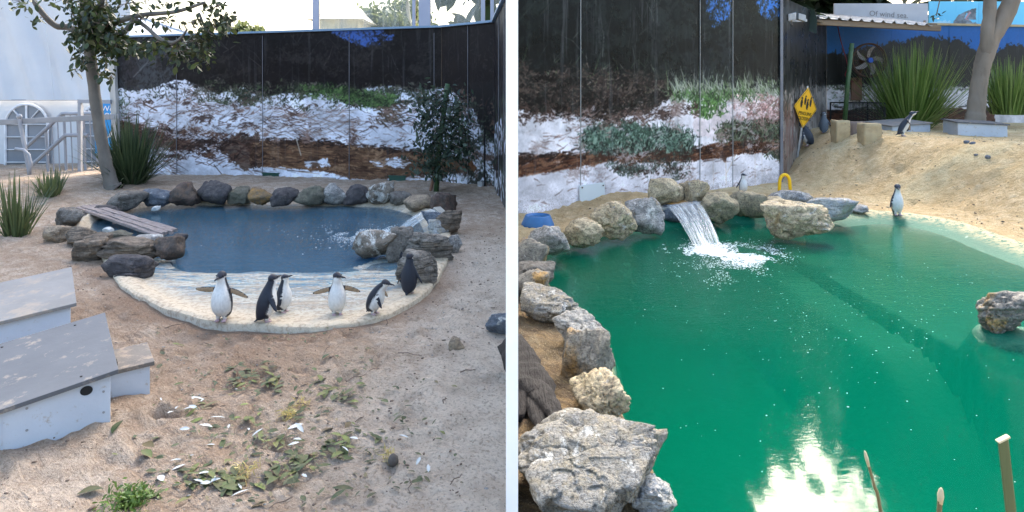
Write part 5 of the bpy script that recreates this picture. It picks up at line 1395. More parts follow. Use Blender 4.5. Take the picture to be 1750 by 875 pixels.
def penguin(label, pos, H, yaw, lean=0.0, head_yaw=0.0, head_pitch=0.0, fl=(12, 12), fsweep=(0, 0), back=BLUE, fat=1.18, group=None, neck=0.0, tan=True, seed=0):
    """H standing height; yaw 0 faces the viewer (-Y), +90 faces +X.  fl: angle of left/right flipper from hanging"""
    rings = [(0.055, .045, .04, .115), (0.085, .085, .085, .07), (0.13, .125, .125, .03), (0.20, .150, .150, .005), (0.28, .163, .163, -.008), (0.36, .166, .166, -.012), (0.44, .160, .158, -.012),
             (0.52, .148, .143, -.008), (0.59, .130, .122, .0), (0.65, .108, .102, .006), (0.70, .090, .088, .006), (0.745, .080, .081, .002), (0.79, .077, .079, -.006), (0.83, .068, .07, -.01)]
    # bent spine
    hs = np.array([r[0] for r in rings]); NS = 60
    tt = np.linspace(0, 1.0, NS); ang = R(lean) * sstep(0.03, 0.5, tt) + R(neck) * sstep(0.55, 0.8, tt)
    sy = np.concatenate([[0], np.cumsum(-np.sin(ang[:-1]) / (NS - 1))]); sz = np.concatenate([[0], np.cumsum(np.cos(ang[:-1]) / (NS - 1))])
    def frame(h):
        y = np.interp(h, tt, sy); z = np.interp(h, tt, sz); a = np.interp(h, tt, ang)
        return np.array([0, y, z]), a
    V = []; C = []; Fc = []
    K = 40
    def ringset(rs, colf, cap=True):
        base = len(V)
        for r in rs:
            o, a = frame(r[0]); o = o.copy()
            fwd = np.array([0, -math.cos(a), -math.sin(a)])
            for k in range(K):
                th = 2 * math.pi * k / K
                V.append(o + np.array([1, 0, 0]) * math.sin(th) * r[1] * fat + fwd * (math.cos(th) * r[2] * fat - r[3]))
                C.append(colf(r[0], th))
        for i in range(len(rs) - 1):
            for k in range(K):
                Fc.append((base + i * K + k, base + i * K + (k + 1) % K, base + (i + 1) * K + (k + 1) % K, base + (i + 1) * K + k))
        Fc.append(tuple(base + k for k in range(K))[::-1]); Fc.append(tuple(base + (len(rs) - 1) * K + k for k in range(K)))
    fine = []
    for h in np.linspace(rings[0][0], rings[-1][0], 44):
        fine.append((h, *[np.interp(h, hs, [r[j] for r in rings]) for j in (1, 2, 3)]))
    def bodycol(h, th):
        t = abs((th + math.pi) % (2 * math.pi) - math.pi)
        lim = np.interp(h, [0.05, 0.12, 0.2, 0.45, 0.6, 0.72, 0.84], [0.0, 0.9, 1.55, 1.45, 1.25, 1.25, 1.3])
        k = float(sstep(lim + 0.10, lim - 0.12, t))
        return back * (1 - k) + WHT * k
    ringset(fine, bodycol)
    # tail
    base = len(V); o, a = frame(0.13)
    for i, (yy, zz, w, th_) in enumerate([(.04, .14, .07, .05), (.12, .085, .06, .03), (.185, .045, .035, .014), (.22, .028, .008, .006)]):
        for k in range(10):
            q = 2 * math.pi * k / 10
            V.append(np.array([math.cos(q) * w, yy, zz + math.sin(q) * th_])); C.append(back * 0.9)
        if i:
            for k in range(10): Fc.append((base + (i - 1) * 10 + k, base + (i - 1) * 10 + (k + 1) % 10, base + i * 10 + (k + 1) % 10, base + i * 10 + k))
    Fc.append(tuple(base + k for k in range(10))[::-1]); Fc.append(tuple(base + 30 + k for k in range(10)))
    # legs
    for sx in (-1, 1):
        base = len(V)
        for i, (zz, r_) in enumerate([(0.16, .062), (0.07, .040), (0.02, .026)]):
            for k in range(10):
                q = 2 * math.pi * k / 10
                V.append(np.array([sx * .068 + math.cos(q) * r_, -.025 + math.sin(q) * r_, zz])); C.append(WHT * 0.9 if zz > 0.05 else np.array([0.45, 0.33, 0.33]))
            if i:
                for k in range(10): Fc.append((base + (i - 1) * 10 + k, base + (i - 1) * 10 + (k + 1) % 10, base + i * 10 + (k + 1) % 10, base + i * 10 + k))
        Fc.append(tuple(base + k for k in range(10))[::-1]); Fc.append(tuple(base + 20 + k for k in range(10)))
    # head
    hc, ha = frame(0.875)
    hr = Euler((0, 0, 0)).to_matrix()
    Mh = np.array((Matrix.Rotation(R(head_yaw), 3, 'Z') @ Matrix.Rotation(-R(head_pitch), 3, 'X')))
    base = len(V); NL = 18
    for i in range(NL + 1):
        ph = math.pi * i / NL
        for k in range(24):
            th = 2 * math.pi * k / 24
            d = np.array([math.sin(ph) * math.cos(th), math.sin(ph) * math.sin(th), math.cos(ph)])
            fr = max(-d[1], 0)
            p = d * np.array([0.086, 0.098 + 0.035 * fr ** 2, 0.082])
            p[2] -= 0.022 * fr
            V.append(hc + Mh @ p)
            wk = float(sstep(-0.10, -0.34, d[2] + 0.18 * max(d[1], -0.2)))
            C.append(back * (1 - wk) * 1.05 + WHT * wk if d[1] < 0.35 else back)
        if i:
            for k in range(24): Fc.append((base + (i - 1) * 24 + k, base + i * 24 + k, base + i * 24 + (k + 1) % 24, base + (i - 1) * 24 + (k + 1) % 24))
    # flippers
    so, sa = frame(0.60)
    for side, (fa, sw) in enumerate(zip(fl, fsweep)):
        sx = 1 if side == 0 else -1          # index 0: the bird's left flipper (+x when it faces the viewer)
        d = np.array([sx * math.sin(R(fa)), 0, -math.cos(R(fa))])
        Rs = np.array(Matrix.Rotation(R(sw) * sx, 3, 'Z')); tilt = np.array(Matrix.Rotation(-sa * 0.8, 3, 'X'))
        d = tilt @ (Rs @ d)
        n_ = np.array([sx * math.cos(R(fa)), 0, math.sin(R(fa))]); n_ = tilt @ (Rs @ n_)     # outer face
        rr_ = R(78) * float(sstep(35, 70, fa)); b_ = np.cross(d, n_)
        if (np.array(Matrix.Rotation(0, 3, 'Z')) @ b_)[1] < 0: b_ = -b_
        n_ = n_ * math.cos(rr_) + b_ * math.sin(rr_)
        w_ = np.cross(n_, d)
        root = so + np.array([sx * 0.110 * fat, 0.015, 0.0])
        base = len(V)
        prof = [(0, .044, .026), (.07, .056, .022), (.16, .060, .018), (.26, .052, .016), (.34, .038, .014), (.395, .016, .011)]
        for i, (l, w, t) in enumerate(prof):
            for k in range(14):
                q = 2 * math.pi * k / 14
                bend = 0.05 * (l / .4) ** 2
                V.append(root + d * l + w_ * (math.cos(q) * w + bend * 0.8) + n_ * math.sin(q) * t)
                under = math.sin(q) < 0.15 and abs(math.cos(q)) < 0.88 and i < len(prof) - 1
                C.append((TAN if tan else GREYW) if under else back * 0.9)
            if i:
                for k in range(14): Fc.append((base + (i - 1) * 14 + k, base + (i - 1) * 14 + (k + 1) % 14, base + i * 14 + (k + 1) % 14, base + i * 14 + k))
        m_ = (len(prof) - 1) * 14
        Fc.append(tuple(base + k for k in range(14))[::-1]); Fc.append(tuple(base + m_ + k for k in range(14)))
    me = mesh('penguin', V, Fc)
    bm = bmesh.new(); bm.from_mesh(me); bmesh.ops.recalc_face_normals(bm, faces=bm.faces); bm.to_mesh(me); bm.free()
    tmp = bpy.data.objects.new('tmp', me); COL.objects.link(tmp)
    m = tmp.modifiers.new('r', 'REMESH'); m.mode = 'VOXEL'; m.voxel_size = 0.0125; m.use_smooth_shade = True
    m = tmp.modifiers.new('s', 'SMOOTH'); m.factor = 0.5; m.iterations = 3
    dg = bpy.context.evaluated_depsgraph_get(); dg.update()
    me2 = bpy.data.meshes.new_from_object(tmp.evaluated_get(dg))
    bpy.data.objects.remove(tmp)
    kd = KDTree(len(V))
    for i, p in enumerate(V): kd.insert(p, i)
    kd.balance()
    cols = np.array([C[kd.find(vt.co)[1]] for vt in me2.vertices])
    sc = H / 0.95
    Rz = Matrix.Rotation(R(yaw), 4, 'Z')
    X = Matrix.Translation(pos) @ Rz @ Matrix.Scale(sc, 4)
    me2.transform(X); me2.name = 'penguin'
    me2.materials.clear()
    vcol(me2, 'Col', cols)
    o = put('penguin', me2, M['peng'], org=pos)
    me2.polygons.foreach_set('use_smooth', [True] * len(me2.polygons))
    tag(o, label, 'penguin', group)
    def sub(nm, bb, mat, smooth=True):
        mm = bb.mesh(nm, 0, 2, smooth); mm.transform(X); put(nm, mm, mat, o)
    # beak
    def hp(p): return Vector(hc + Mh @ np.array(p))
    b = B(); bp = [hp((0, -0.10, -0.012)), hp((0, -0.15, -0.018)), hp((0, -0.20, -0.022)), hp((0, -0.225, -0.036))]
    b.tube(bp, [0.028, 0.021, 0.014, 0.004], 10); sub('beak', b, M['beak'])
    for sx in (-1, 1):
        b = B(); c = hp((sx * 0.071, -0.062, 0.012)); b.lathe((0, 0, 0), [(0.0005, -.013), (.009, -.009), (.013, 0), (.009, .009), (.0005, .013)], 10)
        b.v = [Vector(q) + c for q in b.v]; sub('eye', b, M['eye'])
        b = B(); fx = sx * 0.068
        for ta, tl in ((-22, 0.085), (2, 0.10), (26, 0.085)):
            e = Vector((fx + math.sin(R(ta)) * tl, -0.02 - math.cos(R(ta)) * tl, 0.010))
            b.tube([(fx, 0.005, 0.030), (fx + (e.x - fx) * 0.5, -0.02 - (-(e.y + 0.02)) * 0.5, 0.022), e], [0.024, 0.020, 0.010], 8)
        b.tube([(fx, 0.0, 0.028), (fx, -0.075, 0.012)], [0.03, 0.034], 8)
        sub('foot', b, M['foot'])
    return o

def peng_at(px, py, tf, z=None, dz=0.0):
    if z is not None: return G(px, py, z)
    h = hit(px, py, tf); return (h[0], h[1], h[2] + dz)
def surfL(x, y):
    x = np.asarray(x, float); y = np.asarray(y, float)
    d = seg_dist(x, y, PL).reshape(x.shape)
    return np.where(d > 0, zfL(x, y, np.maximum(d, 0)), zL0(x, y))
def surfR(x, y):
    x = np.asarray(x, float); y = np.asarray(y, float)
    d = seg_dist(x, y, PR).reshape(x.shape)
    return np.where(d > 0, zfR(x, y, np.maximum(d, 0)), zR0(x, y))
GP1 = 'penguins on the rim of the blue pool'; GP2 = 'penguins around the green pool'
zr = 0.022
def ph(px_h, pos): return px_h * pos[1] / F * 1.05
def onrim(px, py, zz=0.01):
    h = hit(px, py, surfL); return (h[0], h[1], h[2] - 0.004)
p = onrim(380, 547, -0.02); penguin('white bellied penguin facing forward with both flippers held out, leftmost on the pool rim', p, ph(81, p), -8, 2, -4, -6, (72, 84), (10, -6), group=GP1, seed=1)
p = onrim(453, 549, -0.02); penguin('dark backed penguin turned away, standing in front of another on the pool rim', p, ph(77, p), 118, 14, 30, 8, (20, 32), group=GP1)
p = onrim(484, 533, -0.025); penguin('penguin with its beak pointing up to the right, half hidden behind a dark backed one', p, ph(62, p), 80, 4, -4, 24, (20, 22), group=GP1)
p = onrim(576, 537, -0.025); penguin('upright penguin with flippers spread in the middle of the rim, looking right', p, ph(70, p), 18, 4, 52, 0, (76, 74), (0, 0), group=GP1)
p = onrim(638, 536, -0.025); penguin('stooping penguin in profile with its beak pointing right', p, ph(66, p), 66, 30, 14, -6, (62, 6), (24, 0), neck=14, group=GP1)
p = onrim(699, 502, 0.0); penguin('black backed penguin seen from behind, rightmost on the rim beside the boulder', p, ph(66, p), 170, 4, 4, -4, (22, 26), group=GP1)
p = onrim(691, 486, 0.0); penguin('penguin mostly hidden behind a black backed one, lifting one flipper high', p, ph(52, p), 186, 0, 0, 0, (192, 10), (0, 0), group=GP1)

BL2 = np.array([0.030, 0.040, 0.058])
p = hit(1533, 368, surfR); penguin('pale fronted penguin standing on the green rim at the edge of the yellow sand', p, ph(51, p), 2, 2, -20, -14, (14, 20), (0, 0), back=BL2, group=GP2, fat=1.0, tan=False)
p = hit(1270, 331, zR0); penguin('small penguin by the printed wall, standing behind the pointed olive boulder', (p[0], p[1], p[2]), ph(33, p), 8, 0, 30, 10, (14, 34), (0, 0), back=BL2, group=GP2, tan=True)
p = hit(1541, 233, zR0); penguin('leaning penguin stretching its neck up to the right in front of the big grass clump', (p[0], p[1], p[2]), ph(45, p), 72, 32, 6, 26, (10, 70), (0, 10), back=BL2, fat=0.85, group=GP2)
p = hit(1408, 228, zR0); penguin('blue grey penguin seen from behind, left of the stone blocks', (p[0], p[1], p[2]), ph(35, p), 150, 0, -50, 0, (16, 34), back=np.array([0.085, 0.105, 0.13]), group=GP2)
p = hit(1382, 250, zR0); penguin('stooping dark penguin behind the post of the yellow crossing sign', (p[0], p[1], p[2]), ph(44, p), -125, 24, 10, -26, (30, 95), (20, 0), back=BL2 * 0.8, neck=30, group=GP2, tan=False)
# ------------------------------------------------------------------ nest boxes
def nest_box(label, corner, u, v, lu, lv, zt, su, sv, zg, roof_mat, hole=None, group=None, rt=0.022, over=0.03, wall_mat=None):
    """corner: top front right corner; u runs left along the front, v runs back; roof height zt + su*u + sv*v"""
    u = Vector((*u, 0)).normalized(); v = Vector((*v, 0)).normalized(); c = Vector((corner[0], corner[1], 0))
    wm = wall_mat or M['nest']
    root = thing('nest_box', label, 'nest box', (c.x, c.y, zg), group)
    def zt_(a, b_): return zt + su * a + sv * b_
    t = 0.018
    def wallp(a0, b0, a1, b1, nm, inset):
        p0 = c + u * a0 + v * b0; p1 = c + u * a1 + v * b1
        d = (p1 - p0).normalized(); n = Vector((d.y, -d.x, 0)) * inset
        b = B(); z0 = zg - 0.12
        q = [p0, p1, p1 + n * t, p0 + n * t]
        hts = [zt_(a0, b0), zt_(a1, b1), zt_(a1, b1), zt_(a0, b0)]
        b.hexa([Vector((p.x, p.y, z0)) for p in q] + [Vector((p.x, p.y, h - rt - 0.001)) for p, h in zip(q, hts)])
        b.put(nm, wm, root, bevel=0.002)
    wallp(0.002, 0, lu - 0.002, 0, 'front_panel', 1)
    wallp(0, 0.021, 0, lv - 0.021, 'side_panel', -1)
    wallp(lu, 0.021, lu, lv - 0.021, 'side_panel', 1)
    wallp(0.002, lv, lu - 0.002, lv, 'rear_panel', -1)
    b = B(); o_ = over
    cs = [(-o_, -o_), (lu + o_, -o_), (lu + o_, lv + o_), (-o_, lv + o_)]
    b.hexa([Vector((*(c + u * a + v * b_)[:2], zt_(a, b_) - rt)) for a, b_ in cs][::-1] + [Vector((*(c + u * a + v * b_)[:2], zt_(a, b_))) for a, b_ in cs][::-1])
    b.put('roof', roof_mat, root, bevel=0.003)
    if hole:
        a, z, r, face = hole
        if face == 'front':
            p = c + u * a; n = -v; ax = u
        else:
            p = c + v * a; n = -u; ax = v
        b = B(); m = 20
        vs = [Vector((p.x, p.y, z)) + n * 0.003 + ax * math.cos(2 * math.pi * k / m) * r + Vector((0, 0, math.sin(2 * math.pi * k / m) * r * 0.85)) for k in range(m)]
        vs2 = [q - n * 0.0015 for q in vs]
        b.add(vs + vs2, [tuple(range(m)), tuple(range(m, 2 * m))[::-1]] + [(k, (k + 1) % m, m + (k + 1) % m, m + k) for k in range(m)])
        b.put('entry_hole', M['black'], root)
    return root
UX, VX = (-0.82, -0.572), (-0.572, 0.82)
GN = 'grey nest boxes on the sand'
nest_box('large grey nest box with a round entry hole in its pale front', (-1.945, 3.262), UX, VX, 1.0, 0.80, 0.30, -0.16, 0.05, 0.03, M['nest_roof'], (0.10, 0.222, 0.026, 'front'), GN)
nest_box('grey nest box with a sand dusted pale roof, behind the large one', (-2.80, 4.27), UX, VX, 1.0, 0.80, 0.305, -0.11, 0.05, 0.0, M['nest_roof_pale'], None, GN)
nest_box('small low nest box with a dusty dark roof, tucked behind the large one', (-1.935, 3.60), UX, VX, 0.62, 0.27, 0.205, -0.04, 0.03, 0.08, M['nest_roof_sandy'], None, GN, over=0.018)
# boards joints and screws on the large box
nbx = bpy.data.objects['nest_box']
cB = Vector((-1.945, 3.262, 0)); uB = Vector((*UX, 0)).normalized(); vB = Vector((*VX, 0)).normalized()
for a_ in (0.03, 0.33, 0.63):
    for z_ in (0.10, 0.20):
        q = cB + uB * a_ + Vector((0, 0, z_)); B().tube([q - vB * 0.001, q - vB * 0.004], 0.006, 8).put('screw', M['rail'], nbx)
for a_ in (0.12, 0.45, 0.78):
    for b_ in (0.03, 0.76):
        q = cB + uB * a_ + vB * b_ + Vector((0, 0, 0.30 - 0.16 * a_ + 0.05 * b_)); B().tube([q, q + Vector((0, 0, 0.003))], 0.006, 8).put('screw', M['black'], nbx)
b = B(); q = cB + uB * 0.42 + Vector((0, 0, 0.12)); b.box(q - vB * 0.001, (0.006, 0.004, 0.20), uB, vB); b.put('batten', M['nest'], nbx)
# hinge on the large box
b = B()
for k in range(2):
    q = Vector((-2.02 - 0.20 * k, 3.36 + 0.287 * k, 0.305)); b.box(q + Vector((0.03, 0.02, -0.02)), (0.05, 0.012, 0.02), (-0.572, 0.82, 0), (0.82, 0.572, 0))
o = b.put('hinge', M['black'], bpy.data.objects['nest_box'])

# right-hand boxes on the mound
def plain_box(name, label, cat, corners_top, z0, mat, roof, lid=0.02, over=0.02):
    pass
c0 = P(1722, 212, 12.0); c1_ = P(1637, 208, 12.2)
u = (c1_[0] - c0[0], c1_[1] - c0[1]); un = Vector((*u, 0)).normalized(); vv = (-un.y, un.x) if un.x < 0 and -un.y * 0 + un.x * 1 > 0 else (un.y, -un.x)
nest_box('pale grey nest box with a darker lid at the foot of the leaning tree', (c0[0], c0[1]), u, vv, Vector((*u, 0)).length, 0.75, c0[2], 0.04 / 0.9, 0.03, 0.8, M['nest_roof'], None, GN, over=0.03)
c0 = P(1590, 212, 13.0); u = (-0.97, -0.20); vv = (-0.20, 0.97)
nest_box('low grey nest box with a small dark hole, half under the big grass clump', (c0[0], c0[1]), u, vv, 0.85, 0.7, c0[2] + 0.03, -0.06, 0.07, 0.84, M['nest_roof_pale'], (0.52, c0[2] - 0.10, 0.035, 'front'), GN)

# ------------------------------------------------------------------ wooden ramp
rb = thing('wooden_ramp', 'weathered grey wooden ramp leading down over the blue pool to the left bank', 'ramp', P(140, 375, 8.9))
A0, A1 = Vector(P(128, 357, 9.15)), Vector(P(166, 353, 9.25)); E0, E1 = Vector(P(271, 408, 7.5)), Vector(P(304, 396, 7.65))
nb = 5
for k in range(nb):
    s0 = k / nb + 0.012; s1 = (k + 1) / nb - 0.012
    a = A0.lerp(A1, s0); b_ = A0.lerp(A1, s1); c = E0.lerp(E1, s0); d = E0.lerp(E1, s1)
    a += (a - c) * random.uniform(-0.02, 0.02); c += (c - a) * random.uniform(-0.03, 0.01); d += (d - b_) * random.uniform(-0.03, 0.01)
    up = Vector((0, 0, 0.035 + random.uniform(-0.006, 0.006)))
    V = []; n = 14
    for i in range(n + 1):
        t = i / n
        for q0, q1 in ((a, c), (b_, d)):
            w = Vector((random.uniform(-1, 1), random.uniform(-1, 1), random.uniform(-1, 1))) * 0.006
            V.append(q0.lerp(q1, t) + up + w)
        for q0, q1 in ((b_, d), (a, c)):
            V.append(q0.lerp(q1, t))
    fs = []
    for i in range(n):
        o_ = i * 4
        for j in range(4): fs.append((o_ + j, o_ + (j + 1) % 4, o_ + 4 + (j + 1) % 4, o_ + 4 + j))
    fs.append((3, 2, 1, 0)); o_ = n * 4; fs.append((o_, o_ + 1, o_ + 2, o_ + 3))
    B().add(V, fs).put('plank', M['wood'], rb)
for t in (0.12, 0.5, 0.88):
    b = B(); b.bar(A0.lerp(E0, t) + Vector((0, 0, -0.012)), A1.lerp(E1, t) + Vector((0, 0, -0.012)), 0.04, 0.022); b.put('batten', M['wood'], rb)

# ------------------------------------------------------------------ hatches, pet flap, junction box
def on_wall(A, Bp, px, py, off=0.0):
    A = np.array(A[:2]); Bq = np.array(Bp[:2]); dx = (px - 875) / F; d = Bq - A
    t = (dx * A[1] - A[0]) / (d[0] - dx * d[1]); y = A[1] + t * d[1]
    u = Vector((*(d / np.linalg.norm(d)), 0)); n = Vector((u.y, -u.x, 0))
    p = Vector((dx * y, y, HC - (py - HY) * y / F))
    if n.dot(-p) < 0: n = -n
    return p + n * off, u, n, y
for (x0, y0, x1, y1), lb in [((363, 303, 388, 318), 'dark green hatch in the mural behind the tall dark boulder, leftmost of three'), ((449, 297, 478, 318), 'dark green hatch in the mural base above the ochre rock'), ((665, 302, 694, 321), 'dark green hatch at the base of the mural right of the open pet flap')]:
    p, u, n, y = on_wall(W1A, W1B, (x0 + x1) / 2, (y0 + y1) / 2, 0.014)
    w, h = (x1 - x0) * y / F, (y1 - y0) * y / F
    r_ = thing('wall_hatch', lb, 'hatch', tuple(p - Vector((0, 0, h / 2))), 'green hatches in the mural')
    B().box(p, (w, 0.028, h), u, n).put('cover', M['green_vent'], r_, bevel=0.004)
    B().box(p + n * 0.022 + Vector((0, 0, h * 0.12)), (w * 0.45, 0.016, 0.012), u, n).put('handle', M['grey_plastic'], r_, bevel=0.003)
    B().box(p + n * 0.004 + Vector((0, 0, h / 2 + 0.012)), (w + 0.03, 0.036, 0.02), u, n).put('top_trim', M['green_vent'], r_, bevel=0.003)
p, u, n, y = on_wall(W1A, W1B, 561, 318, 0.012)
r_ = thing('pet_flap', 'open pet flap with a grey frame and black opening in the mural base', 'pet flap', tuple(p))
w, h = 28 * y / F, 26 * y / F
B().box(p + Vector((0, 0, h / 2)), (w, 0.03, 0.04), u, n).put('frame', M['grey_plastic'], r_, bevel=0.004)
for s in (-1, 1): B().box(p + u * s * (w / 2 - 0.02) + Vector((0, 0, -0.025)), (0.038, 0.028, h - 0.012), u, n).put('frame', M['grey_plastic'], r_, bevel=0.004)
B().box(p - n * 0.008 + Vector((0, 0, -0.02)), (w - 0.08, 0.012, h - 0.02), u, n).put('opening', M['black'], r_)
p, u, n, y = on_wall(W2A if False else W1B, W2B, 825, 318, 0.04)
r_ = thing('junction_box', 'small grey electrical box with a black conduit in the mural corner', 'junction box', tuple(p - Vector((0, 0, 0.12))))
B().box(p, (0.11, 0.06, 0.15), u, n).put('box', M['grey_plastic'], r_, bevel=0.008)
B().tube([p + u * 0.085 + Vector((0, 0, 0.95)), p + u * 0.085 + Vector((0, 0, 0.0)), p + u * 0.085 + Vector((0, 0, -0.20))], 0.012, 8).put('conduit', M['black'], r_)
B().box(p + n * 0.035, (0.06, 0.012, 0.03), u, n).put('switch', M['white_trim'], r_, bevel=0.003)

# ------------------------------------------------------------------ leaf and blade generators
def leaf_verts(L, Wd, curl=0.15, fold=0.12, n=4):
    V = []; Fc = []
    prof = [0.10, 0.75, 1.0, 0.72, 0.06]
    for i in range(5):
        t = i / 4; w = prof[i] * Wd / 2; z = -curl * L * (t - 0.4) ** 2
        V += [(-w, t * L, z + fold * w), (0, t * L, z), (w, t * L, z + fold * w)]
        if i:
            o_ = (i - 1) * 3
            Fc += [(o_, o_ + 1, o_ + 4, o_ + 3), (o_ + 1, o_ + 2, o_ + 5, o_ + 4)]
    return np.array(V), np.array(Fc)

def rand_rots(n, rg, up=0.0):
    """random 3x3 frames; up>0 biases leaf normals upward, tips droop"""
    a = rg.uniform(0, 2 * np.pi, n); tilt = rg.normal(0, 0.8, n) - up; roll = rg.normal(0, 0.7, n)
    Ms = np.empty((n, 3, 3))
    for i in range(n):
        Ms[i] = np.array(Matrix.Rotation(a[i], 3, 'Z') @ Matrix.Rotation(tilt[i], 3, 'X') @ Matrix.Rotation(roll[i], 3, 'Y'))
    return Ms

def leaf_cloud_mesh(name, pts, L, Wd, rg, droop=0.3, var=0.35):
    v, f = leaf_verts(1.0, Wd / L)
    n = len(pts); Ms = rand_rots(n, rg, droop); s = L * rg.uniform(1 - var, 1 + var, n)
    V = np.einsum('nij,kj->nki', Ms, v) * s[:, None, None] + np.asarray(pts)[:, None, :]
    Fq = (f[None] + (np.arange(n) * len(v))[:, None, None]).reshape(-1, 4)
    return mesh_np(name, V.reshape(-1, 3), Fq)

def tussock_mesh(name, c, n, hgt, spread, width, rg, base_r=0.15, stiff=0.6, seg=6, lean=(0, 0)):
    c = np.array(c, float); V = np.empty((n, seg + 1, 2, 3)); 
    az = rg.uniform(0, 2 * np.pi, n); rr = base_r * np.sqrt(rg.uniform(0, 1, n))
    inc = np.clip(np.abs(rg.normal(0, 0.55, n)), 0, 1.35) * spread
    ln = hgt * rg.uniform(0.45, 1.05, n) * (1 - 0.12 * inc)
    for i in range(n):
        p = c + np.array([math.cos(az[i]) * rr[i], math.sin(az[i]) * rr[i], 0])
        d0 = np.array([math.cos(az[i]) * math.sin(inc[i]), math.sin(az[i]) * math.sin(inc[i]), math.cos(inc[i])]) + np.array([lean[0], lean[1], 0])
        d0 /= np.linalg.norm(d0)
        side = np.array([-math.sin(az[i] + rg.uniform(-0.9, 0.9)), math.cos(az[i]), 0]); side /= np.linalg.norm(side)
        sag = rg.uniform(0.1, 0.7) * (1 - stiff) * (0.4 + inc[i])
        w = width * rg.uniform(0.6, 1.2)
        for k in range(seg + 1):
            t = k / seg
            q = p + d0 * ln[i] * t + np.array([0, 0, -1]) * ln[i] * sag * t ** 2.2
            ww = w * (1 - 0.85 * t ** 2.5) / 2
            V[i, k, 0] = q - side * ww; V[i, k, 1] = q + side * ww
    idx = np.arange(n * (seg + 1) * 2).reshape(n, seg + 1, 2)
    q = np.stack([idx[:, :-1, 0], idx[:, :-1, 1], idx[:, 1:, 1], idx[:, 1:, 0]], -1).reshape(-1, 4)
    return mesh_np(name, V.reshape(-1, 3), q)

rg = np.random.default_rng(5)
def grass_clump(label, c, n, h, spread, w, mat, base_r, stiff=0.6, lean=(0, 0), big=0):
    r_ = thing('grass_clump', label, 'grass plant', c, 'strappy grass clumps')
    for k in range(big):
        # the boldest single blades stand as parts of their own
        put('blade', tussock_mesh('blade', c, 1, h * 1.02, spread, w * 1.5, rg, base_r, stiff, 6, lean), mat, r_)
    o = put('blades', tussock_mesh('blades', c, n, h, spread, w, rg, base_r, stiff, 6, lean), mat, r_); o['kind'] = 'stuff'
    return r_
c = hit(202, 316, zL0); grass_clump('large dark strappy grass clump behind the slim tree trunk', (c[0], c[1] + 0.35, c[2] - 0.03), 620, 1.22, 1.0, 0.022, M['blade_dark'], 0.22, 0.75, big=30)
c = hit(86, 333, zL0); grass_clump('small upright grass tuft in front of the white marquee', (c[0], c[1], c[2] - 0.02), 130, 0.46, 0.7, 0.022, M['blade_small'], 0.16, 0.7, big=10)
c = hit(33, 402, zL0); grass_clump('grass tuft at the left edge of the sand by the far left rock', (c[0] - 0.03, c[1], c[2] - 0.02), 90, 0.80, 0.55, 0.022, M['blade_small'], 0.12, 0.7, big=12)
c = hit(1580, 222, zR0); grass_clump('huge bright green strappy grass clump on top of the sand mound', (c[0], c[1] + 0.5, c[2] - 0.05), 900, 1.95, 0.88, 0.030, M['blade'], 0.34, 0.86, big=60)
c = hit(1722, 200, zR0, 9, 14.5); grass_clump('bright green grass clump behind the pale grey nest box at the right edge', P(1722, 196, 14.3), 420, 1.25, 0.7, 0.028, M['blade'], 0.30, 0.86, big=20)

# ------------------------------------------------------------------ slim tree on the left
def limb(pts, rads, n=10, seg=5, wob=0.012, seed=0):
    P_ = [Vector(p) for p in pts]; out = []; rr = []
    rgl = random.Random(seed)
    for i in range(len(P_) - 1):
        p0, p1, p2, p3 = P_[max(i - 1, 0)], P_[i], P_[i + 1], P_[min(i + 2, len(P_) - 1)]
        for k in range(seg):
            t = k / seg
            q = 0.5 * ((2 * p1) + (p2 - p0) * t + (2 * p0 - 5 * p1 + 4 * p2 - p3) * t * t + (-p0 + 3 * p1 - 3 * p2 + p3) * t ** 3)
            w = wob * rads[i] * 6
            out.append(q + Vector((rgl.uniform(-w, w), rgl.uniform(-w, w), 0))); rr.append((rads[i] * (1 - t) + rads[i + 1] * t) * rgl.uniform(0.95, 1.06))
    out.append(P_[-1]); rr.append(rads[-1])
    return out, rr
tb = hit(193, 322, zL0); TY = tb[1]
tr = thing('tree', 'slim grey barked tree with dark leaves leaning over the left rocks', 'tree', (tb[0], tb[1], tb[2] - 0.05))
b = B()
pts, rr = limb([P(196, 326, TY), P(189, 312, TY), P(177, 260, TY), P(166, 190, TY), P(157, 120, TY), P(151, 60, TY), P(146, 10, TY), P(140, -60, TY)], [0.155, 0.100, 0.086, 0.084, 0.084, 0.080, 0.078, 0.065], 14)
b.tube(pts, rr, 16); b.put('trunk', M['bark'], tr, smooth=True)
LIMBS = [([P(152, 70, TY), P(120, 48, TY), P(95, 44, TY - .1), P(72, 22, TY - .2), P(50, -10, TY - .3)], [0.06, 0.05, 0.045, 0.04, 0.03]),
         ([P(158, 85, TY), P(178, 60, TY - .2), P(196, 40, TY - .3), P(240, 26, TY - .5), P(300, 20, TY - .8), P(350, 4, TY - 1)], [0.06, 0.05, 0.045, 0.038, 0.03, 0.02]),
         ([P(185, 62, TY - .2), P(212, 55, TY - .4), P(232, 28, TY - .5)], [0.04, 0.04, 0.035]),
         ([P(230, 32, TY - .5), P(252, 48, TY - .6), P(270, 64, TY - .8), P(292, 73, TY - .9), P(308, 66, TY - 1), P(320, 50, TY - 1.05)], [0.035, 0.03, 0.028, 0.026, 0.02, 0.012]),
         ([P(340, 22, TY - 1), P(352, 50, TY - 1), P(365, 60, TY - 1.1)], [0.02, 0.014, 0.008]),
         ([P(158, 60, TY), P(170, 20, TY - .2), P(180, -40, TY - .3)], [0.06, 0.05, 0.04])]
for i, (pp, ra) in enumerate(LIMBS):
    b = B(); q, r2 = limb(pp, ra, seed=i, wob=0.006); b.tube(q, r2, 8); b.put('limb', M['bark'], tr, smooth=True)
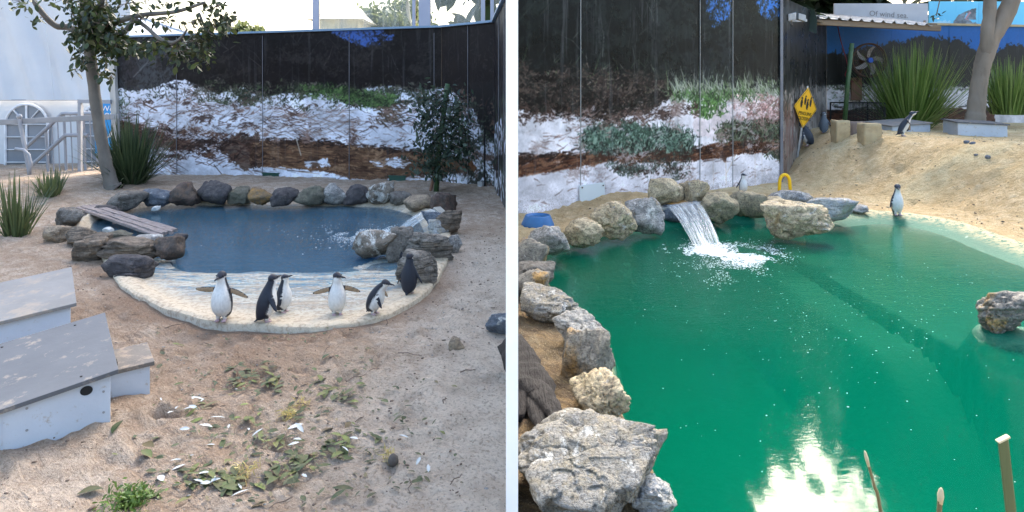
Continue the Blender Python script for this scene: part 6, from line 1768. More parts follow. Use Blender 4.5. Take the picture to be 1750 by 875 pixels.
# leaf clusters: (px, py, spread px x, y, count, depth)
CLUS = [(152, 60, 26, 26, 240, TY - .2), (178, 52, 22, 24, 190, TY - .3), (160, 20, 34, 18, 200, TY - .2), (200, 74, 22, 12, 120, TY - .4), (225, 82, 24, 10, 100, TY - .5), (150, 40, 20, 20, 110, TY - .4),
        (262, 76, 18, 12, 34, TY - .7), (305, 88, 24, 16, 60, TY - .9), (335, 70, 16, 16, 40, TY - 1), (352, 84, 10, 18, 34, TY - 1), (362, 46, 20, 20, 66, TY - 1.1), (384, 38, 14, 14, 44, TY - 1.1), (330, 40, 18, 12, 14, TY - 1),
        (345, 100, 12, 12, 18, TY - 1), (142, 108, 12, 10, 26, TY - .3), (182, 100, 9, 20, 26, TY - .3), (188, 132, 5, 10, 9, TY - .3), (170, 128, 10, 6, 14, TY - .3), (128, 120, 7, 4, 5, TY - .3), (135, 96, 6, 5, 6, TY - .3), (70, 30, 18, 10, 12, TY - .3), (58, 38, 6, 10, 10, TY - .3),
        (40, 6, 26, 12, 50, TY - .3), (120, 0, 50, 12, 130, TY - .3), (220, 6, 40, 10, 80, TY - .5), (290, 8, 40, 8, 40, TY - .8), (370, 12, 24, 10, 60, TY - 1.1), (240, 34, 22, 12, 26, TY - .6), (280, 36, 14, 10, 14, TY - .8)]
LP = []; TW = B()
for cx, cy, sx, sy, n, yy in CLUS:
    cc = Vector(P(cx, cy, yy))
    for k in range(int(n * (0.6 if cx < 100 or cy < 14 else 1.6))):
        p = Vector(P(cx + rg.normal() * sx * 0.62, cy + rg.normal() * sy * 0.62, yy + rg.normal() * 0.22)); LP.append(p)
        if k % 5 == 0:
            m_ = cc.lerp(p, 0.5) + Vector((0, 0, 0.03)); TW.tube([cc, m_, p], [0.006, 0.005, 0.003], 5)
TW.put('twigs', M['twig'], tr)['kind'] = 'stuff'
LP = np.array(LP); order = np.argsort(LP[:, 1]); near = order[:280]; rest = order[280:]
put('foliage', leaf_cloud_mesh('foliage', LP[rest], 0.105, 0.056, rg, 0.5), M['leaf_tree'], tr)['kind'] = 'stuff'
lm = []
for k in range(14):
    me = leaf_cloud_mesh('leaf', [(0, 0, 0)], 0.10, 0.054, rg, 0.5); me.materials.append(None); lm.append(me)
M['leaf_single'] = leaf_obj_mat('tree_leaf_single', [(0.0, (0.014, 0.026, 0.015)), (0.6, (0.030, 0.048, 0.026)), (0.85, (0.06, 0.08, 0.025)), (1.0, (0.12, 0.145, 0.035))], 0.4)
for me in lm: me.materials[0] = M['leaf_single']
base = ORG[tr.name]
for i, k in enumerate(near):
    o = bpy.data.objects.new('leaf', lm[i % 14]); COL.objects.link(o); o.parent = tr; o.location = Vector(LP[k]) - base
    o.rotation_euler = (rg.normal() * 0.3, rg.normal() * 0.3, rg.uniform(0, 6.28)); ORG[o.name] = base

# staked shrub on the right of the mural
sb = hit(744, 328, zL0); SY = sb[1]
o = B(); o.tube([P(745, 332, SY), P(752, 240, SY), P(765, 143, SY)], [0.042, 0.040, 0.038], 12)
tag(o.put('garden_stake', M['stake'], org=P(745, 330, SY), smooth=True), 'slanting green stake holding up the climbing shrub', 'stake')
sh = thing('climbing_shrub', 'sparse grey green shrub trained up a green stake against the mural', 'shrub', P(735, 328, SY + .1))
b = B(); q, r2 = limb([P(735, 332, SY + .1), P(741, 300, SY + .1), P(748, 250, SY + .12), P(758, 190, SY + .12), P(760, 150, SY + .1)], [0.028, 0.024, 0.02, 0.014, 0.006], seed=3); b.tube(q, r2, 8); b.put('trunk', M['plank_red'], sh, smooth=True)
LP = []; TW = B()
for cx, cy, sx, sy, n in [(748, 175, 26, 22, 170), (728, 200, 20, 20, 130), (770, 205, 24, 24, 150), (740, 235, 26, 22, 190), (790, 225, 16, 24, 90), (760, 260, 32, 14, 170), (735, 280, 26, 12, 150), (790, 250, 20, 22, 100), (752, 300, 14, 8, 40), (720, 170, 12, 12, 36), (782, 175, 12, 14, 40)]:
    cc = Vector(P(cx, cy, SY + .1))
    for k in range(int(n * 1.4)):
        p = Vector(P(cx + rg.normal() * sx * 0.7, cy + rg.normal() * sy * 0.7, SY - .06 + rg.normal() * 0.15)); LP.append(p)
        if k % 6 == 0: TW.tube([cc, p], [0.005, 0.002], 4)
TW.put('twigs', M['twig'], sh)['kind'] = 'stuff'
put('foliage', leaf_cloud_mesh('foliage', np.array(LP), 0.085, 0.036, rg, 0.4), M['leaf_vine'], sh)['kind'] = 'stuff'

# ------------------------------------------------------------------ marquee, rails, gate and sign on the left
TYW = 14.4
mq = thing('marquee', 'white fabric marquee wall with arched grey windows behind the slim tree', 'marquee', (P(100, 300, TYW)[0], TYW, 0))
def fold_sheet(name, x0, x1, z0, z1, y, seed, amp=0.05, slant=0.35):
    nx, nz = 120, 30
    X, Z = np.meshgrid(np.linspace(x0, x1, nx), np.linspace(z0, z1, nz))
    U = X + slant * (Z - z0)
    Y = y + amp * (fbm2(U * 2.2, Z * 0.25, seed, 4) - 0.5) * 2 + 0.025 * np.abs(np.sin(U * 3.1 + seed)) ** 6
    i = np.arange(nx * nz).reshape(nz, nx)
    q = np.stack([i[:-1, :-1], i[:-1, 1:], i[1:, 1:], i[1:, :-1]], -1).reshape(-1, 4)
    return mesh_np(name, np.stack([X, Y, Z], -1).reshape(-1, 3), q)
xe = -8.15
zs = P(100, 171, TYW)[2]
put('upper_sheet', fold_sheet('upper_sheet', -13.5, xe, zs, 4.6, TYW - 0.10, 3, 0.17), M['tent'], mq)
B().tube([P(62, -20, TYW - .16), P(80, 60, TYW - .16), P(92, 171, TYW - .16)], 0.012, 6).put('seam', M['tent'], mq)
put('lower_sheet', fold_sheet('lower_sheet', -13.5, xe, -0.3, zs + 0.05, TYW + 0.08, 5, 0.02, 0.1), M['tent'], mq)
b = B(); b.tube([(-13.5, TYW - 0.03, zs), (xe, TYW - 0.03, zs)], 0.014, 6); b.put('hem', M['rail_white'], mq)
def arch_window(cx_px, hw_px, y_top, y_bot):
    cx, _, zt_ = P(cx_px, y_top, TYW); hw = hw_px * TYW / F; zb_ = P(0, y_bot, TYW)[2]
    yy = TYW - 0.0
    zspring = zt_ - hw * 0.95
    n = 24; ring = [(cx + hw * math.cos(math.pi * k / n), zspring + hw * 0.95 * math.sin(math.pi * k / n)) for k in range(n + 1)]
    out = [(cx + hw, zb_)] + ring + [(cx - hw, zb_)]
    b = B(); m = len(out)
    b.add([(x, yy, z) for x, z in out] + [(x, yy + 0.02, z) for x, z in out], [tuple(range(m))[::-1], tuple(range(m, 2 * m))] + [(k, (k + 1) % m, m + (k + 1) % m, m + k) for k in range(m)])
    w = b.put('window', M['dark_glass'], mq)
    t = 0.045
    bars = [((cx, zb_), (cx, zt_)), ((cx - hw, zspring), (cx + hw, zspring))]
    nrow = 5
    for k in range(1, nrow): 
        z = zb_ + (zspring - zb_) * k / nrow; bars.append(((cx - hw, z), (cx + hw, z)))
    for a in (50, 130): bars.append(((cx, zspring), (cx + hw * math.cos(R(a)), zspring + hw * 0.95 * math.sin(R(a)))))
    for i, ((xa, za), (xb, zb2)) in enumerate(bars):
        B().bar((xa, yy - 0.016 - 0.003 * (i % 3), za), (xb, yy - 0.016 - 0.003 * (i % 3), zb2), t, 0.014).put('muntin', M['white_trim'], w)
    b = B(); b.tube([(x, yy - 0.012, z) for x, z in out], 0.03, 6); b.put('surround', M['white_trim'], w)
arch_window(46, 36, 178, 320)
arch_window(172, 34, 178, 320)
arch_window(-80, 36, 178, 320)

RY = 12.4
hr = thing('handrail', 'thick grey handrail running in front of the marquee to the tree', 'railing', (P(60, 320, RY)[0], RY, 0))
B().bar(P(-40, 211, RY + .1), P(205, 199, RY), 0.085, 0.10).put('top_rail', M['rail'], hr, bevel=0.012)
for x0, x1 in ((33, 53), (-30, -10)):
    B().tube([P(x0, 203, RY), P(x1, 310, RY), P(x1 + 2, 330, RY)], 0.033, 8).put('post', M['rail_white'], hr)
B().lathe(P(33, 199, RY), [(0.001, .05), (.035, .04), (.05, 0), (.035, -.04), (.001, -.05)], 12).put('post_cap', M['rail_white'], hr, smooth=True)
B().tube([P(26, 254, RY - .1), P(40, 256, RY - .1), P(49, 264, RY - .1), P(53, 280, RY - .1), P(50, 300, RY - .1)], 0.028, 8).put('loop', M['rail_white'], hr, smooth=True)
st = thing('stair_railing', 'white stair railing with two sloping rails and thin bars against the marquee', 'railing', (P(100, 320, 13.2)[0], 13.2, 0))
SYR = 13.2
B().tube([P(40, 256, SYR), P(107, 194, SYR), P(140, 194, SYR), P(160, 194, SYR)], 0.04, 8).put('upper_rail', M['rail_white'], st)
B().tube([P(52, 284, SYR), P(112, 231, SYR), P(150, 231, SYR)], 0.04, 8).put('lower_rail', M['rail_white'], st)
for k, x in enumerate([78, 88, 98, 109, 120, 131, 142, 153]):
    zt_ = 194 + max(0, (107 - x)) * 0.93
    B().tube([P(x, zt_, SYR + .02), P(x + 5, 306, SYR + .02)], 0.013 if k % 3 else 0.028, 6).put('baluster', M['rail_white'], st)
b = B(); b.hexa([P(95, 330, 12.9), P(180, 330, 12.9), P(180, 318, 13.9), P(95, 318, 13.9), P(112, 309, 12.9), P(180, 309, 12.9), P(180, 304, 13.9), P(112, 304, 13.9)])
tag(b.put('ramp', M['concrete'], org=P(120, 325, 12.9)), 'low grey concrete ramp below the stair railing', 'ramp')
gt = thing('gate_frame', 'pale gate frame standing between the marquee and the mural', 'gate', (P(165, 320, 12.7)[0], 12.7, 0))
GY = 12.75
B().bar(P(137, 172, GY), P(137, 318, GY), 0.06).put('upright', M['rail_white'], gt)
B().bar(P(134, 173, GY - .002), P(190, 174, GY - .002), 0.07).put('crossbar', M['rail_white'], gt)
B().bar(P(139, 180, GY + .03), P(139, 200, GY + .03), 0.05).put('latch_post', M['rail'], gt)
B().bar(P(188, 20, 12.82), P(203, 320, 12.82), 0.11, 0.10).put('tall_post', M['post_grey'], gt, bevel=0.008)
def text(body, size, origin, right, up, mat, parent=None, name='lettering', thick=0.002, align='CENTER', label=None):
    cu = bpy.data.curves.new('t', 'FONT'); cu.body = body; cu.size = size; cu.align_x = align; cu.align_y = 'CENTER'; cu.extrude = thick / 2; cu.resolution_u = 3
    o = bpy.data.objects.new('t', cu); COL.objects.link(o)
    dg = bpy.context.evaluated_depsgraph_get(); dg.update()
    me = bpy.data.meshes.new_from_object(o.evaluated_get(dg)); bpy.data.objects.remove(o)
    r = Vector(right).normalized(); u_ = Vector(up); u_ = (u_ - r * u_.dot(r)).normalized(); n = r.cross(u_)
    Mx = Matrix(((r.x, u_.x, n.x, origin[0]), (r.y, u_.y, n.y, origin[1]), (r.z, u_.z, n.z, origin[2]), (0, 0, 0, 1)))
    me.transform(Mx); me.materials.clear()
    return put(name, me, mat, parent)
BY = 13.6
sg = thing('blue_sign', 'bright blue welcome sign partly hidden behind the slim tree trunk', 'sign', (P(186, 300, BY)[0], BY, 0))
x0, _, z0 = P(163, 262, BY); x1, _, z1 = P(214, 176, BY)
B().box(((x0 + x1) / 2, BY, (z0 + z1) / 2), (x1 - x0, 0.03, z1 - z0)).put('board', M['blue_sign'], sg, bevel=0.003)
text('Welcome', 0.16, P(200, 186, BY - 0.02), (1, 0, 0), (0, 0, 1), M['sign_white'], sg)
text('Seal I', 0.24, P(190, 196, BY - 0.02), (1, 0, 0), (0, 0, 1), M['sign_white'], sg)
b = B(); 
for dz in (0, 1, 2):
    b.add([P(183 + dz * 5, 236 - dz * 9, BY - 0.018), P(194 + dz * 2, 232 - dz * 10, BY - 0.018), P(190 + dz * 3, 222 - dz * 8, BY - 0.018)], [(0, 1, 2)])
b.put('white_wave_graphic', M['sign_white'], sg)
for x in (168, 208): B().bar(P(x, 262, BY + .03), P(x, 310, BY + .03), 0.05).put('leg', M['rail_white'], sg)

# beyond the left mural: canopy roof, far tree, glass screen, beige building
b = B(); CY = 22.0
b.hexa([P(185, 75, CY), P(345, 75, CY), P(345, 75, CY + 6), P(185, 75, CY + 6), P(207, 62, CY), P(312, 60, CY), P(312, 60, CY + 6), P(207, 62, CY + 6)])
cn = thing('canopy_tent', 'pale pointed canopy roof rising behind the mural, under the tree branches', 'canopy', (P(260, 100, CY)[0], CY, 0))
ap = P(228, 26, CY + 3)
c4_ = [P(185, 66, CY), P(348, 66, CY), P(348, 66, CY + 6), P(185, 66, CY + 6)]
B().add([*c4_, ap], [(0, 1, 4), (1, 2, 4), (2, 3, 4), (3, 0, 4)]).put('roof', M['tent'], cn)
for q0, q1 in ((ap, c4_[0]), (ap, c4_[1])):
    B().tube([q0, q1], 0.05, 6).put('edge_pole', M['rail_white'], cn)
B().tube([(c4_[0][0], CY, 0), c4_[0]], 0.05, 6).put('pole', M['rail_white'], cn); B().tube([(c4_[1][0], CY, 0), c4_[1]], 0.05, 6).put('pole', M['rail_white'], cn)

def far_tree(label, cx, cy, wpx, hpx, y, n, mat, leaf=0.35, group=None, trunk_r=0.2, seed=0, zdepth=None):
    rgt = np.random.default_rng(seed)
    c = Vector(P(cx, cy, y)); rx = wpx / 2 * y / F; rz = hpx / 2 * y / F
    r_ = thing('tree', label, 'tree', (c.x, y, -0.3), group)
    ry = zdepth or rx
    tops = []
    for k in range(26):
        d = rgt.normal(size=3); d /= np.linalg.norm(d); s = rgt.uniform(0.45, 0.95)
        tops.append(np.array([c.x + d[0] * rx * s, y + d[1] * ry * s, c.z + d[2] * rz * s]))
    pp = []
    for t in tops:
        m = n // 26; sg_ = np.array([rx, ry, rz]) * rgt.uniform(0.16, 0.30)
        pp.append(t + rgt.normal(size=(m, 3)) * sg_)
    pp = np.concatenate(pp)
    put('crown', leaf_cloud_mesh('crown', pp, leaf, leaf * 0.5, rgt, 0.3), mat, r_)['kind'] = 'stuff'
    b = B(); q, r2 = limb([(c.x, y, -0.4), (c.x + 0.1, y, (c.z - rz) * 0.5), (c.x, y, c.z - rz * 0.3), (c.x + 0.1, y, c.z + rz * 0.3)], [trunk_r, trunk_r * .8, trunk_r * .6, trunk_r * .25], seed=seed); b.tube(q, r2, 8)
    b.put('trunk', M['bark'], r_, smooth=True)
    for k in range(0, 12):
        st_ = Vector(q[min(len(q) - 2, 6 + k % 6)]); B().tube([st_, st_.lerp(Vector(tops[k]), 0.5) + Vector((0, 0, .1)), Vector(tops[k])], [trunk_r * .35, trunk_r * .22, trunk_r * .06], 6).put('limb', M['bark'], r_)
    return r_
far_tree('small yellow green treetop just showing over the mural, right of the tree branches', 420, 60, 54, 34, 30, 1600, M['leaf_far'], 0.28, seed=4)
far_tree('pale green tree seen through the glass screen beside the beige building', 655, 44, 110, 50, 27, 2600, M['leaf_far'], 0.26, seed=5)
far_tree('thin pale tree seen through the glass screen near its middle post', 700, 30, 90, 60, 31, 2000, M['leaf_far'], 0.26, seed=6)
bb = thing('beige_building', 'beige building with a hipped roof seen through the glass screen above the mural', 'building', (P(580, 100, 24)[0], 24, 0))
b = B(); w0 = P(538, 34, 23.5); w1 = P(612, 34, 23.5)
b.hexa([(w0[0], 23.5, -0.3), (w1[0], 23.5, -0.3), (w1[0], 29, -0.3), (w0[0], 29, -0.3), (w0[0], 23.5, w0[2]), (w1[0], 23.5, w0[2]), (w1[0], 29, w0[2]), (w0[0], 29, w0[2])]); b.put('wall', M['beige_wall'], bb)
b = B(); zt_ = w0[2] + 0.004; e = 0.25; b.hexa([(w0[0] - e, 23.2, zt_), (w1[0] + e, 23.2, zt_), (w1[0] + e, 29.2, zt_), (w0[0] - e, 29.2, zt_), (w0[0] + .4, 25, zt_ + .7), (w1[0] - .5, 25, zt_ + .7), (w1[0] - .5, 28, zt_ + .7), (w0[0] + .4, 28, zt_ + .7)]); b.put('roof', M['beige_wall'], bb)
gs = thing('glass_screen', 'clear glass screen with lavender grey posts standing above the mural', 'glass screen', (P(680, 100, 13.6)[0], 13.6, 0))
t = NT('clear_glass'); fr = t.n('Fresnel'); fr.inputs[0].default_value = 1.45; trn = t.n('BsdfTransparent'); trn.inputs[0].default_value = (0.90, 0.92, 0.93, 1); gl = t.n('BsdfGlossy'); gl.inputs['Roughness'].default_value = 0.03
dfs = t.n('BsdfDiffuse'); dfs.inputs[0].default_value = (0.7, 0.7, 0.7, 1); m0 = t.n('MixShader')
sm = t.noise(t.scale(t.obj(False), (6, 6, 0.6)), 1.2, 6, 0.7); t.t.links.new(t.ramp(sm, [(0.45, 0.06), (0.72, 0.38)]), m0.inputs[0]); t.t.links.new(trn.outputs[0], m0.inputs[1]); t.t.links.new(dfs.outputs[0], m0.inputs[2])
mx = t.n('MixShader'); t.t.links.new(fr.outputs[0], mx.inputs[0]); t.t.links.new(m0.outputs[0], mx.inputs[1]); t.t.links.new(gl.outputs[0], mx.inputs[2]); M['glass'] = t.done(mx)
GYS = 13.4
posts = [(535, 546), (705, 710), (716, 736), (822, 829), (838, 844)]
for a, c_ in posts:
    x0 = P(a, 40, GYS)[0]; x1 = P(c_, 40, GYS)[0]; B().box(((x0 + x1) / 2, GYS, 1.9), (x1 - x0, 0.1, 3.8)).put('post', M['lav_frame'], gs, bevel=0.006)
for a, c_ in ((546, 705), (736, 822), (844, 868)):
    x0 = P(a, 40, GYS)[0]; x1 = P(c_, 40, GYS)[0]; B().box(((x0 + x1) / 2, GYS, 2.2), (x1 - x0 - 0.01, 0.012, 3.0)).put('pane', M['glass'], gs)

# ------------------------------------------------------------------ things in the green pool enclosure
bw = hit(918, 391, zR0); BY_ = bw[1] + 0.2
bl = thing('blue_bowl', 'blue plastic water bowl with sloping sides beside the partition', 'bowl', (P(919, 391, BY_)[0], BY_, bw[2] - 0.01))
cx_ = P(919, 391, BY_)[0]
B().lathe((cx_, BY_, bw[2] - 0.01), [(0.001, .012), (.195, .012), (.205, 0.0), (.200, .03), (.155, .130), (.150, .138), (.140, .136), (.125, .075), (.001, .07)], 40).put('shell', M['bowl'], bl, smooth=True)
B().lathe((cx_, BY_, bw[2] - 0.01), [(0.001, .112), (.133, .112)], 32).put('drinking_water', M['bowl_water'], bl)
p, u, n, y = on_wall(RA, RC, 1010, 338, 0.03)
w, h = 50 * y / F * 1.12, 48 * y / F
r_ = thing('grey_sheet', 'pale grey rectangular sheet with two screw holes leaning on the printed wall', 'sheet', tuple(p - Vector((0, 0, h / 2))))
B().box(p, (w, 0.012, h), u + Vector((0, 0, 0.03)), n + Vector((0, 0, 0.05)), Vector((-0.03, 0, 1))).put('panel', M['plate'], r_, bevel=0.004)
for s in (-1, 1):
    q = p + u * s * (w / 2 - 0.04) + Vector((0, 0, h / 2 - 0.035)) + n * 0.010
    b = B(); b.tube([q, q + n * 0.008], 0.011, 10); b.put('screw', M['rust'], r_)
hp_ = hit(1341, 327, zR0); HYP = 10.6
b = B(); arc = []
for k in range(25):
    a = math.pi * k / 24; arc.append(P(1341 - 8.6 * math.cos(a), 312 - 13.5 * math.sin(a), HYP))
zg = float(zR0(arc[0][0], HYP))
arc = [(arc[0][0] - 0.01, HYP, zg - 0.05)] + arc + [(arc[-1][0] + 0.02, HYP, zg - 0.05)]
b.tube(arc, 0.026, 12); tag(b.put('hoop', M['yellow'], org=(arc[0][0], HYP, zg), smooth=True), 'bright yellow foam hoop standing in the sand behind the boulders', 'hoop')

# crossing sign
SYN = hit(1370, 263, zR0)
sp0 = Vector((SYN[0], SYN[1], SYN[2] - 0.1)); yS = SYN[1] - 0.02
cs = thing('crossing_sign', 'yellow diamond penguin crossing sign on a thin steel post', 'sign', (SYN[0], SYN[1], SYN[2]))
top = Vector(P(1382, 149, yS)); bot = Vector(P(1372, 219, yS)); cen = (top + bot) / 2; half = (top - bot).length / 2
upv = (top - bot).normalized()
view = Vector((-cen.x, -cen.y, 0)).normalized(); ya = R(60); nr = Vector((view.x * math.cos(ya) - view.y * math.sin(ya), view.x * math.sin(ya) + view.y * math.cos(ya), 0))
rt_ = upv.cross(nr); rt_.normalize(); nr = rt_.cross(upv).normalized()
if rt_.x < 0: rt_ = -rt_
nr = rt_.cross(upv).normalized()
def dia(hf, off, th, nm, mat):
    cc = 0.10
    o8 = [(cc, 1 - cc), (1 - cc, cc), (1 - cc, -cc), (cc, cc - 1), (-cc, cc - 1), (cc - 1, -cc), (cc - 1, cc), (-cc, 1 - cc)]
    cc = 0.04; o8 = [(cc, 1 - cc), (1 - cc, cc), (1 - cc, -cc), (cc, cc - 1), (-cc, cc - 1), (cc - 1, -cc), (cc - 1, cc), (-cc, 1 - cc)]
    f_ = [cen + rt_ * a * hf + upv * b_ * hf + nr * off for a, b_ in o8]; k_ = [q - nr * th for q in f_]
    B().add(f_ + k_, [tuple(range(8))[::-1], tuple(range(8, 16))] + [(i, (i + 1) % 8, 8 + (i + 1) % 8, 8 + i) for i in range(8)]).put(nm, mat, cs)
dia(half, 0.0, 0.006, 'face', M['sign_yellow'])
# thin dark border line
bo = B()
hf = half * 0.93; cr = [cen + upv * hf + nr * .002, cen + rt_ * hf + nr * .002, cen - upv * hf + nr * .002, cen - rt_ * hf + nr * .002]
for i in range(4): 
    a, c_ = cr[i], cr[(i + 1) % 4]; dd = (c_ - a).normalized(); sd = dd.cross(nr)
    bo.add([a - sd * .004, c_ - sd * .004, c_ + sd * .004, a + sd * .004], [(0, 1, 2, 3)])
bo.put('border_line', M['ink'], cs)
tq = cen - upv * half * 0.30 + nr * 0.004
text('PENGUINS', 0.098, tq, rt_, upv, M['ink'], cs, thick=0.001)
text('CROSSING', 0.098, tq - upv * 0.098, rt_, upv, M['ink'], cs, thick=0.001)
def pict(cx, cy, s):
    """flat black walking-penguin silhouette"""
    prof = [(-.08, -.5), (-.16, -.36), (-.20, -.1), (-.17, .12), (-.10, .25), (-.12, .36), (-.08, .46), (.0, .50), (.09, .46), (.24, .40), (.10, .36), (.09, .26), (.17, .10), (.26, -.08), (.17, -.04), (.19, -.2), (.14, -.36), (.10, -.42), (.20, -.5)]
    q = [cen + rt_ * (cx + a * s) + upv * (cy + b_ * s) + nr * 0.0025 for a, b_ in prof]
    me = mesh('penguin_silhouette', q, [tuple(range(len(q)))])
    put('penguin_silhouette', me, M['ink'], cs)
for a, b_, s in ((-0.42, 0.23, 0.44), (-0.12, 0.36, 0.40), (0.10, 0.18, 0.46), (0.36, 0.33, 0.42)): pict(a * half, b_ * half, s * half * 1.15)
B().bar(cen - upv * (cen.z - SYN[2] + 0.12) - nr * 0.026, top + upv * 0.02 - nr * 0.026, 0.035, 0.02).put('post', M['steel'], cs)
for s in (0.90, -0.90):
    q = cen + upv * half * s; B().tube([q + nr * 0.001, q + nr * 0.008], 0.012, 8).put('bolt', M['steel'], cs)

# stone blocks with a sleeper between them
GBk = 'rough blocks on the sand mound'
def block(x0, yt, x1, yb_, dp, mat, label, cat, seed, yy=None):
    hb = hit((x0 + x1) / 2, yb_, zR0); y = yy or hb[1]
    a = P(x0, yb_, y); c_ = P(x1, yt, y)
    bm = bmesh.new(); bmesh.ops.create_cube(bm, size=1); bmesh.ops.subdivide_edges(bm, edges=list(bm.edges), cuts=7, use_grid_fill=True)
    v = np.array([q.co[:] for q in bm.verts]); f = [[q.index for q in ff.verts] for ff in bm.faces]; bm.free()
    sc_ = np.array([c_[0] - a[0], dp, c_[2] - a[2] + 0.10])
    r = np.abs(v * 2).max(1) ; rn = np.linalg.norm(v * 2, axis=1)
    v = v * (1 - 0.05 * sstep(1.25, 1.75, rn))[:, None]
    v = v * sc_; v = v + 0.05 * (fbm3(v * 9 + seed, seed, 3)[:, None] - 0.5) * np.sign(v) * 0.8
    v = v + np.array([(a[0] + c_[0]) / 2, y + dp / 2, (a[2] + c_[2]) / 2 - 0.05])
    bme = mesh(cat, v, f, True)
    return tag(put(cat.replace(' ', '_'), bme, mat, org=((a[0] + c_[0]) / 2, y, a[2])), label, cat)
block(1430, 206, 1453, 239, 0.24, M['block'], 'upright yellowish stone block, left of the pair on the mound', 'stone block', 3)
block(1477, 211, 1507, 241, 0.24, M['block'], 'square yellowish stone block, right of the pair on the mound', 'stone block', 4)
block(1452.5, 208, 1479, 236, 0.10, M['sleeper'], 'dark timber sleeper set between the two stone blocks', 'timber sleeper', 5, hit(1441, 239, zR0)[1] + 0.08)

# cage crate, green pole, fan
cg = thing('wire_cage', 'low black wire mesh cage standing behind the stone blocks', 'cage', P(1478, 212, 14.2))
x0, _, z0 = P(1446, 209, 14.2); x1, _, z1 = P(1512, 176, 14.2); yc0, yc1 = 14.2, 14.9
for xx in (x0, x1):
    for yy in (yc0, yc1): B().bar((xx, yy, z0 - 0.2), (xx, yy, z1), 0.025).put('post', M['black'], cg)
for zz in (z0, z1):
    for q0, q1 in (((x0, yc0), (x1, yc0)), ((x0, yc1), (x1, yc1)), ((x0, yc0), (x0, yc1)), ((x1, yc0), (x1, yc1))): B().bar((*q0, zz), (*q1, zz), 0.022).put('rail', M['black'], cg)
mb = B()
for k in range(1, 26): mb.bar((x0 + (x1 - x0) * k / 26, yc0, z0), (x0 + (x1 - x0) * k / 26, yc0, z1), 0.007)
for k in range(1, 13): mb.bar((x0, yc0 - 0.004, z0 + (z1 - z0) * k / 13), (x1, yc0 - 0.004, z0 + (z1 - z0) * k / 13), 0.007)
for k in range(1, 26): mb.bar((x0 + (x1 - x0) * k / 26, yc0, z1 - .004), (x0 + (x1 - x0) * k / 26, yc1, z1 - .004), 0.007)
mb.put('mesh_wire', M['black'], cg)['kind'] = 'stuff'
b = B(); b.tube([P(1443, 215, 13.9), P(1449, 140, 13.9), P(1456, 74, 13.9)], [0.046, 0.044, 0.042], 12)
tag(b.put('green_pole', M['stake'], org=P(1443, 214, 13.9), smooth=True), 'tall green pole leaning in front of the far blue mural', 'pole')
fn = thing('pedestal_fan', 'large round grey bladed fan in a rusty guard, mounted on a brown board', 'fan', P(1464, 170, 15.4))
FY = 15.1; fc = Vector(P(1486, 103, FY)); fr_ = 28.5 * FY / F
fd = Vector((-fc.x, -fc.y, -0.4)).normalized(); ya = R(26); fd = Vector((fd.x * math.cos(ya) - fd.y * math.sin(ya), fd.x * math.sin(ya) + fd.y * math.cos(ya), fd.z))
if fd.y > -0.3: fd.y = -0.8; fd.normalize()
fx_ = fd.cross(Vector((0, 0, 1))).normalized() * -1; fu = fx_.cross(fd) * -1
if fu.z < 0: fu = -fu
def circ(r, off, n=40): return [fc + fd * off + (fx_ * math.cos(2 * math.pi * k / n) + fu * math.sin(2 * math.pi * k / n)) * r for k in range(n + 1)]
b = B(); b.tube(circ(fr_, 0.0), 0.016, 8, False); b.tube(circ(fr_, -0.10), 0.012, 8, False); b.put('guard_ring', M['rust'], fn, smooth=True)
b = B()
for r in np.linspace(0.22, 0.94, 9): b.tube(circ(fr_ * r, 0.055 * (1 - r)), 0.0028, 4, False)
for k in range(16):
    a = 2 * math.pi * k / 16; dv = fx_ * math.cos(a) + fu * math.sin(a)
    b.tube([fc + dv * fr_ * 0.15 + fd * 0.05, fc + dv * fr_ * 0.6 + fd * 0.035, fc + dv * fr_], 0.0032, 4); b.tube([fc + dv * fr_ - fd * .10, fc + dv * fr_ * 0.3 - fd * 0.16], 0.0032, 4)
b.put('guard_wires', M['rust'], fn)['kind'] = 'stuff'
for k in range(5):
    a0 = 2 * math.pi * k / 5 + 0.35; V = []; nn = 9
    for i in range(nn):
        t_ = i / (nn - 1); rr_ = fr_ * (0.14 + 0.74 * t_); aa = a0 - 0.42 * t_ ** 1.5; wd = fr_ * (0.07 + 0.10 * math.sin(math.pi * min(t_ * 0.85 + 0.1, 1)) ** 0.8)
        dv = fx_ * math.cos(aa) + fu * math.sin(aa); tv = -fx_ * math.sin(aa) + fu * math.cos(aa)
        for s in (-1, 1): V.append(fc + dv * rr_ + tv * wd * s * 0.8 + fd * (-0.04 + s * 0.022))
    V2 = [q - fd * 0.006 for q in V]; m_ = len(V); fs = []
    for i in range(nn - 1): fs += [(2 * i, 2 * i + 1, 2 * i + 3, 2 * i + 2), (m_ + 2 * i, m_ + 2 * i + 2, m_ + 2 * i + 3, m_ + 2 * i + 1)]
    B().add(V + V2, fs).put('blade', M['fan_blade'], fn, smooth=True)
b = B(); b.tube([fc - fd * 0.02, fc + fd * 0.07], [0.062, 0.055], 20); b.put('hub', M['fan_blue'], fn)
b = B(); b.tube([fc - fd * 0.32, fc - fd * 0.14], [0.09, 0.11], 14); b.put('motor', M['rust'], fn)
b = B(); b.bar(fc - fd * 0.22, Vector(P(1464, 140, 15.45)), 0.05); b.put('bracket', M['rust'], fn)
B().box(P(1463.5, 152, 15.5), (0.24, 0.05, 0.52)).put('board', M['plank_red'], fn, bevel=0.006)
b = B(); b.tube([P(1431, 42, 15.35), P(1437, 70, 15.35), P(1446, 100, 15.35), P(1449, 115, 15.35), P(1444, 128, 15.35), P(1452, 140, 15.4), P(1462, 138, 15.4)], 0.012, 6)
tag(b.put('cable', M['red_cable'], org=P(1446, 110, 15.35), smooth=True), 'dark red cable hanging down the far wall to the fan', 'cable')

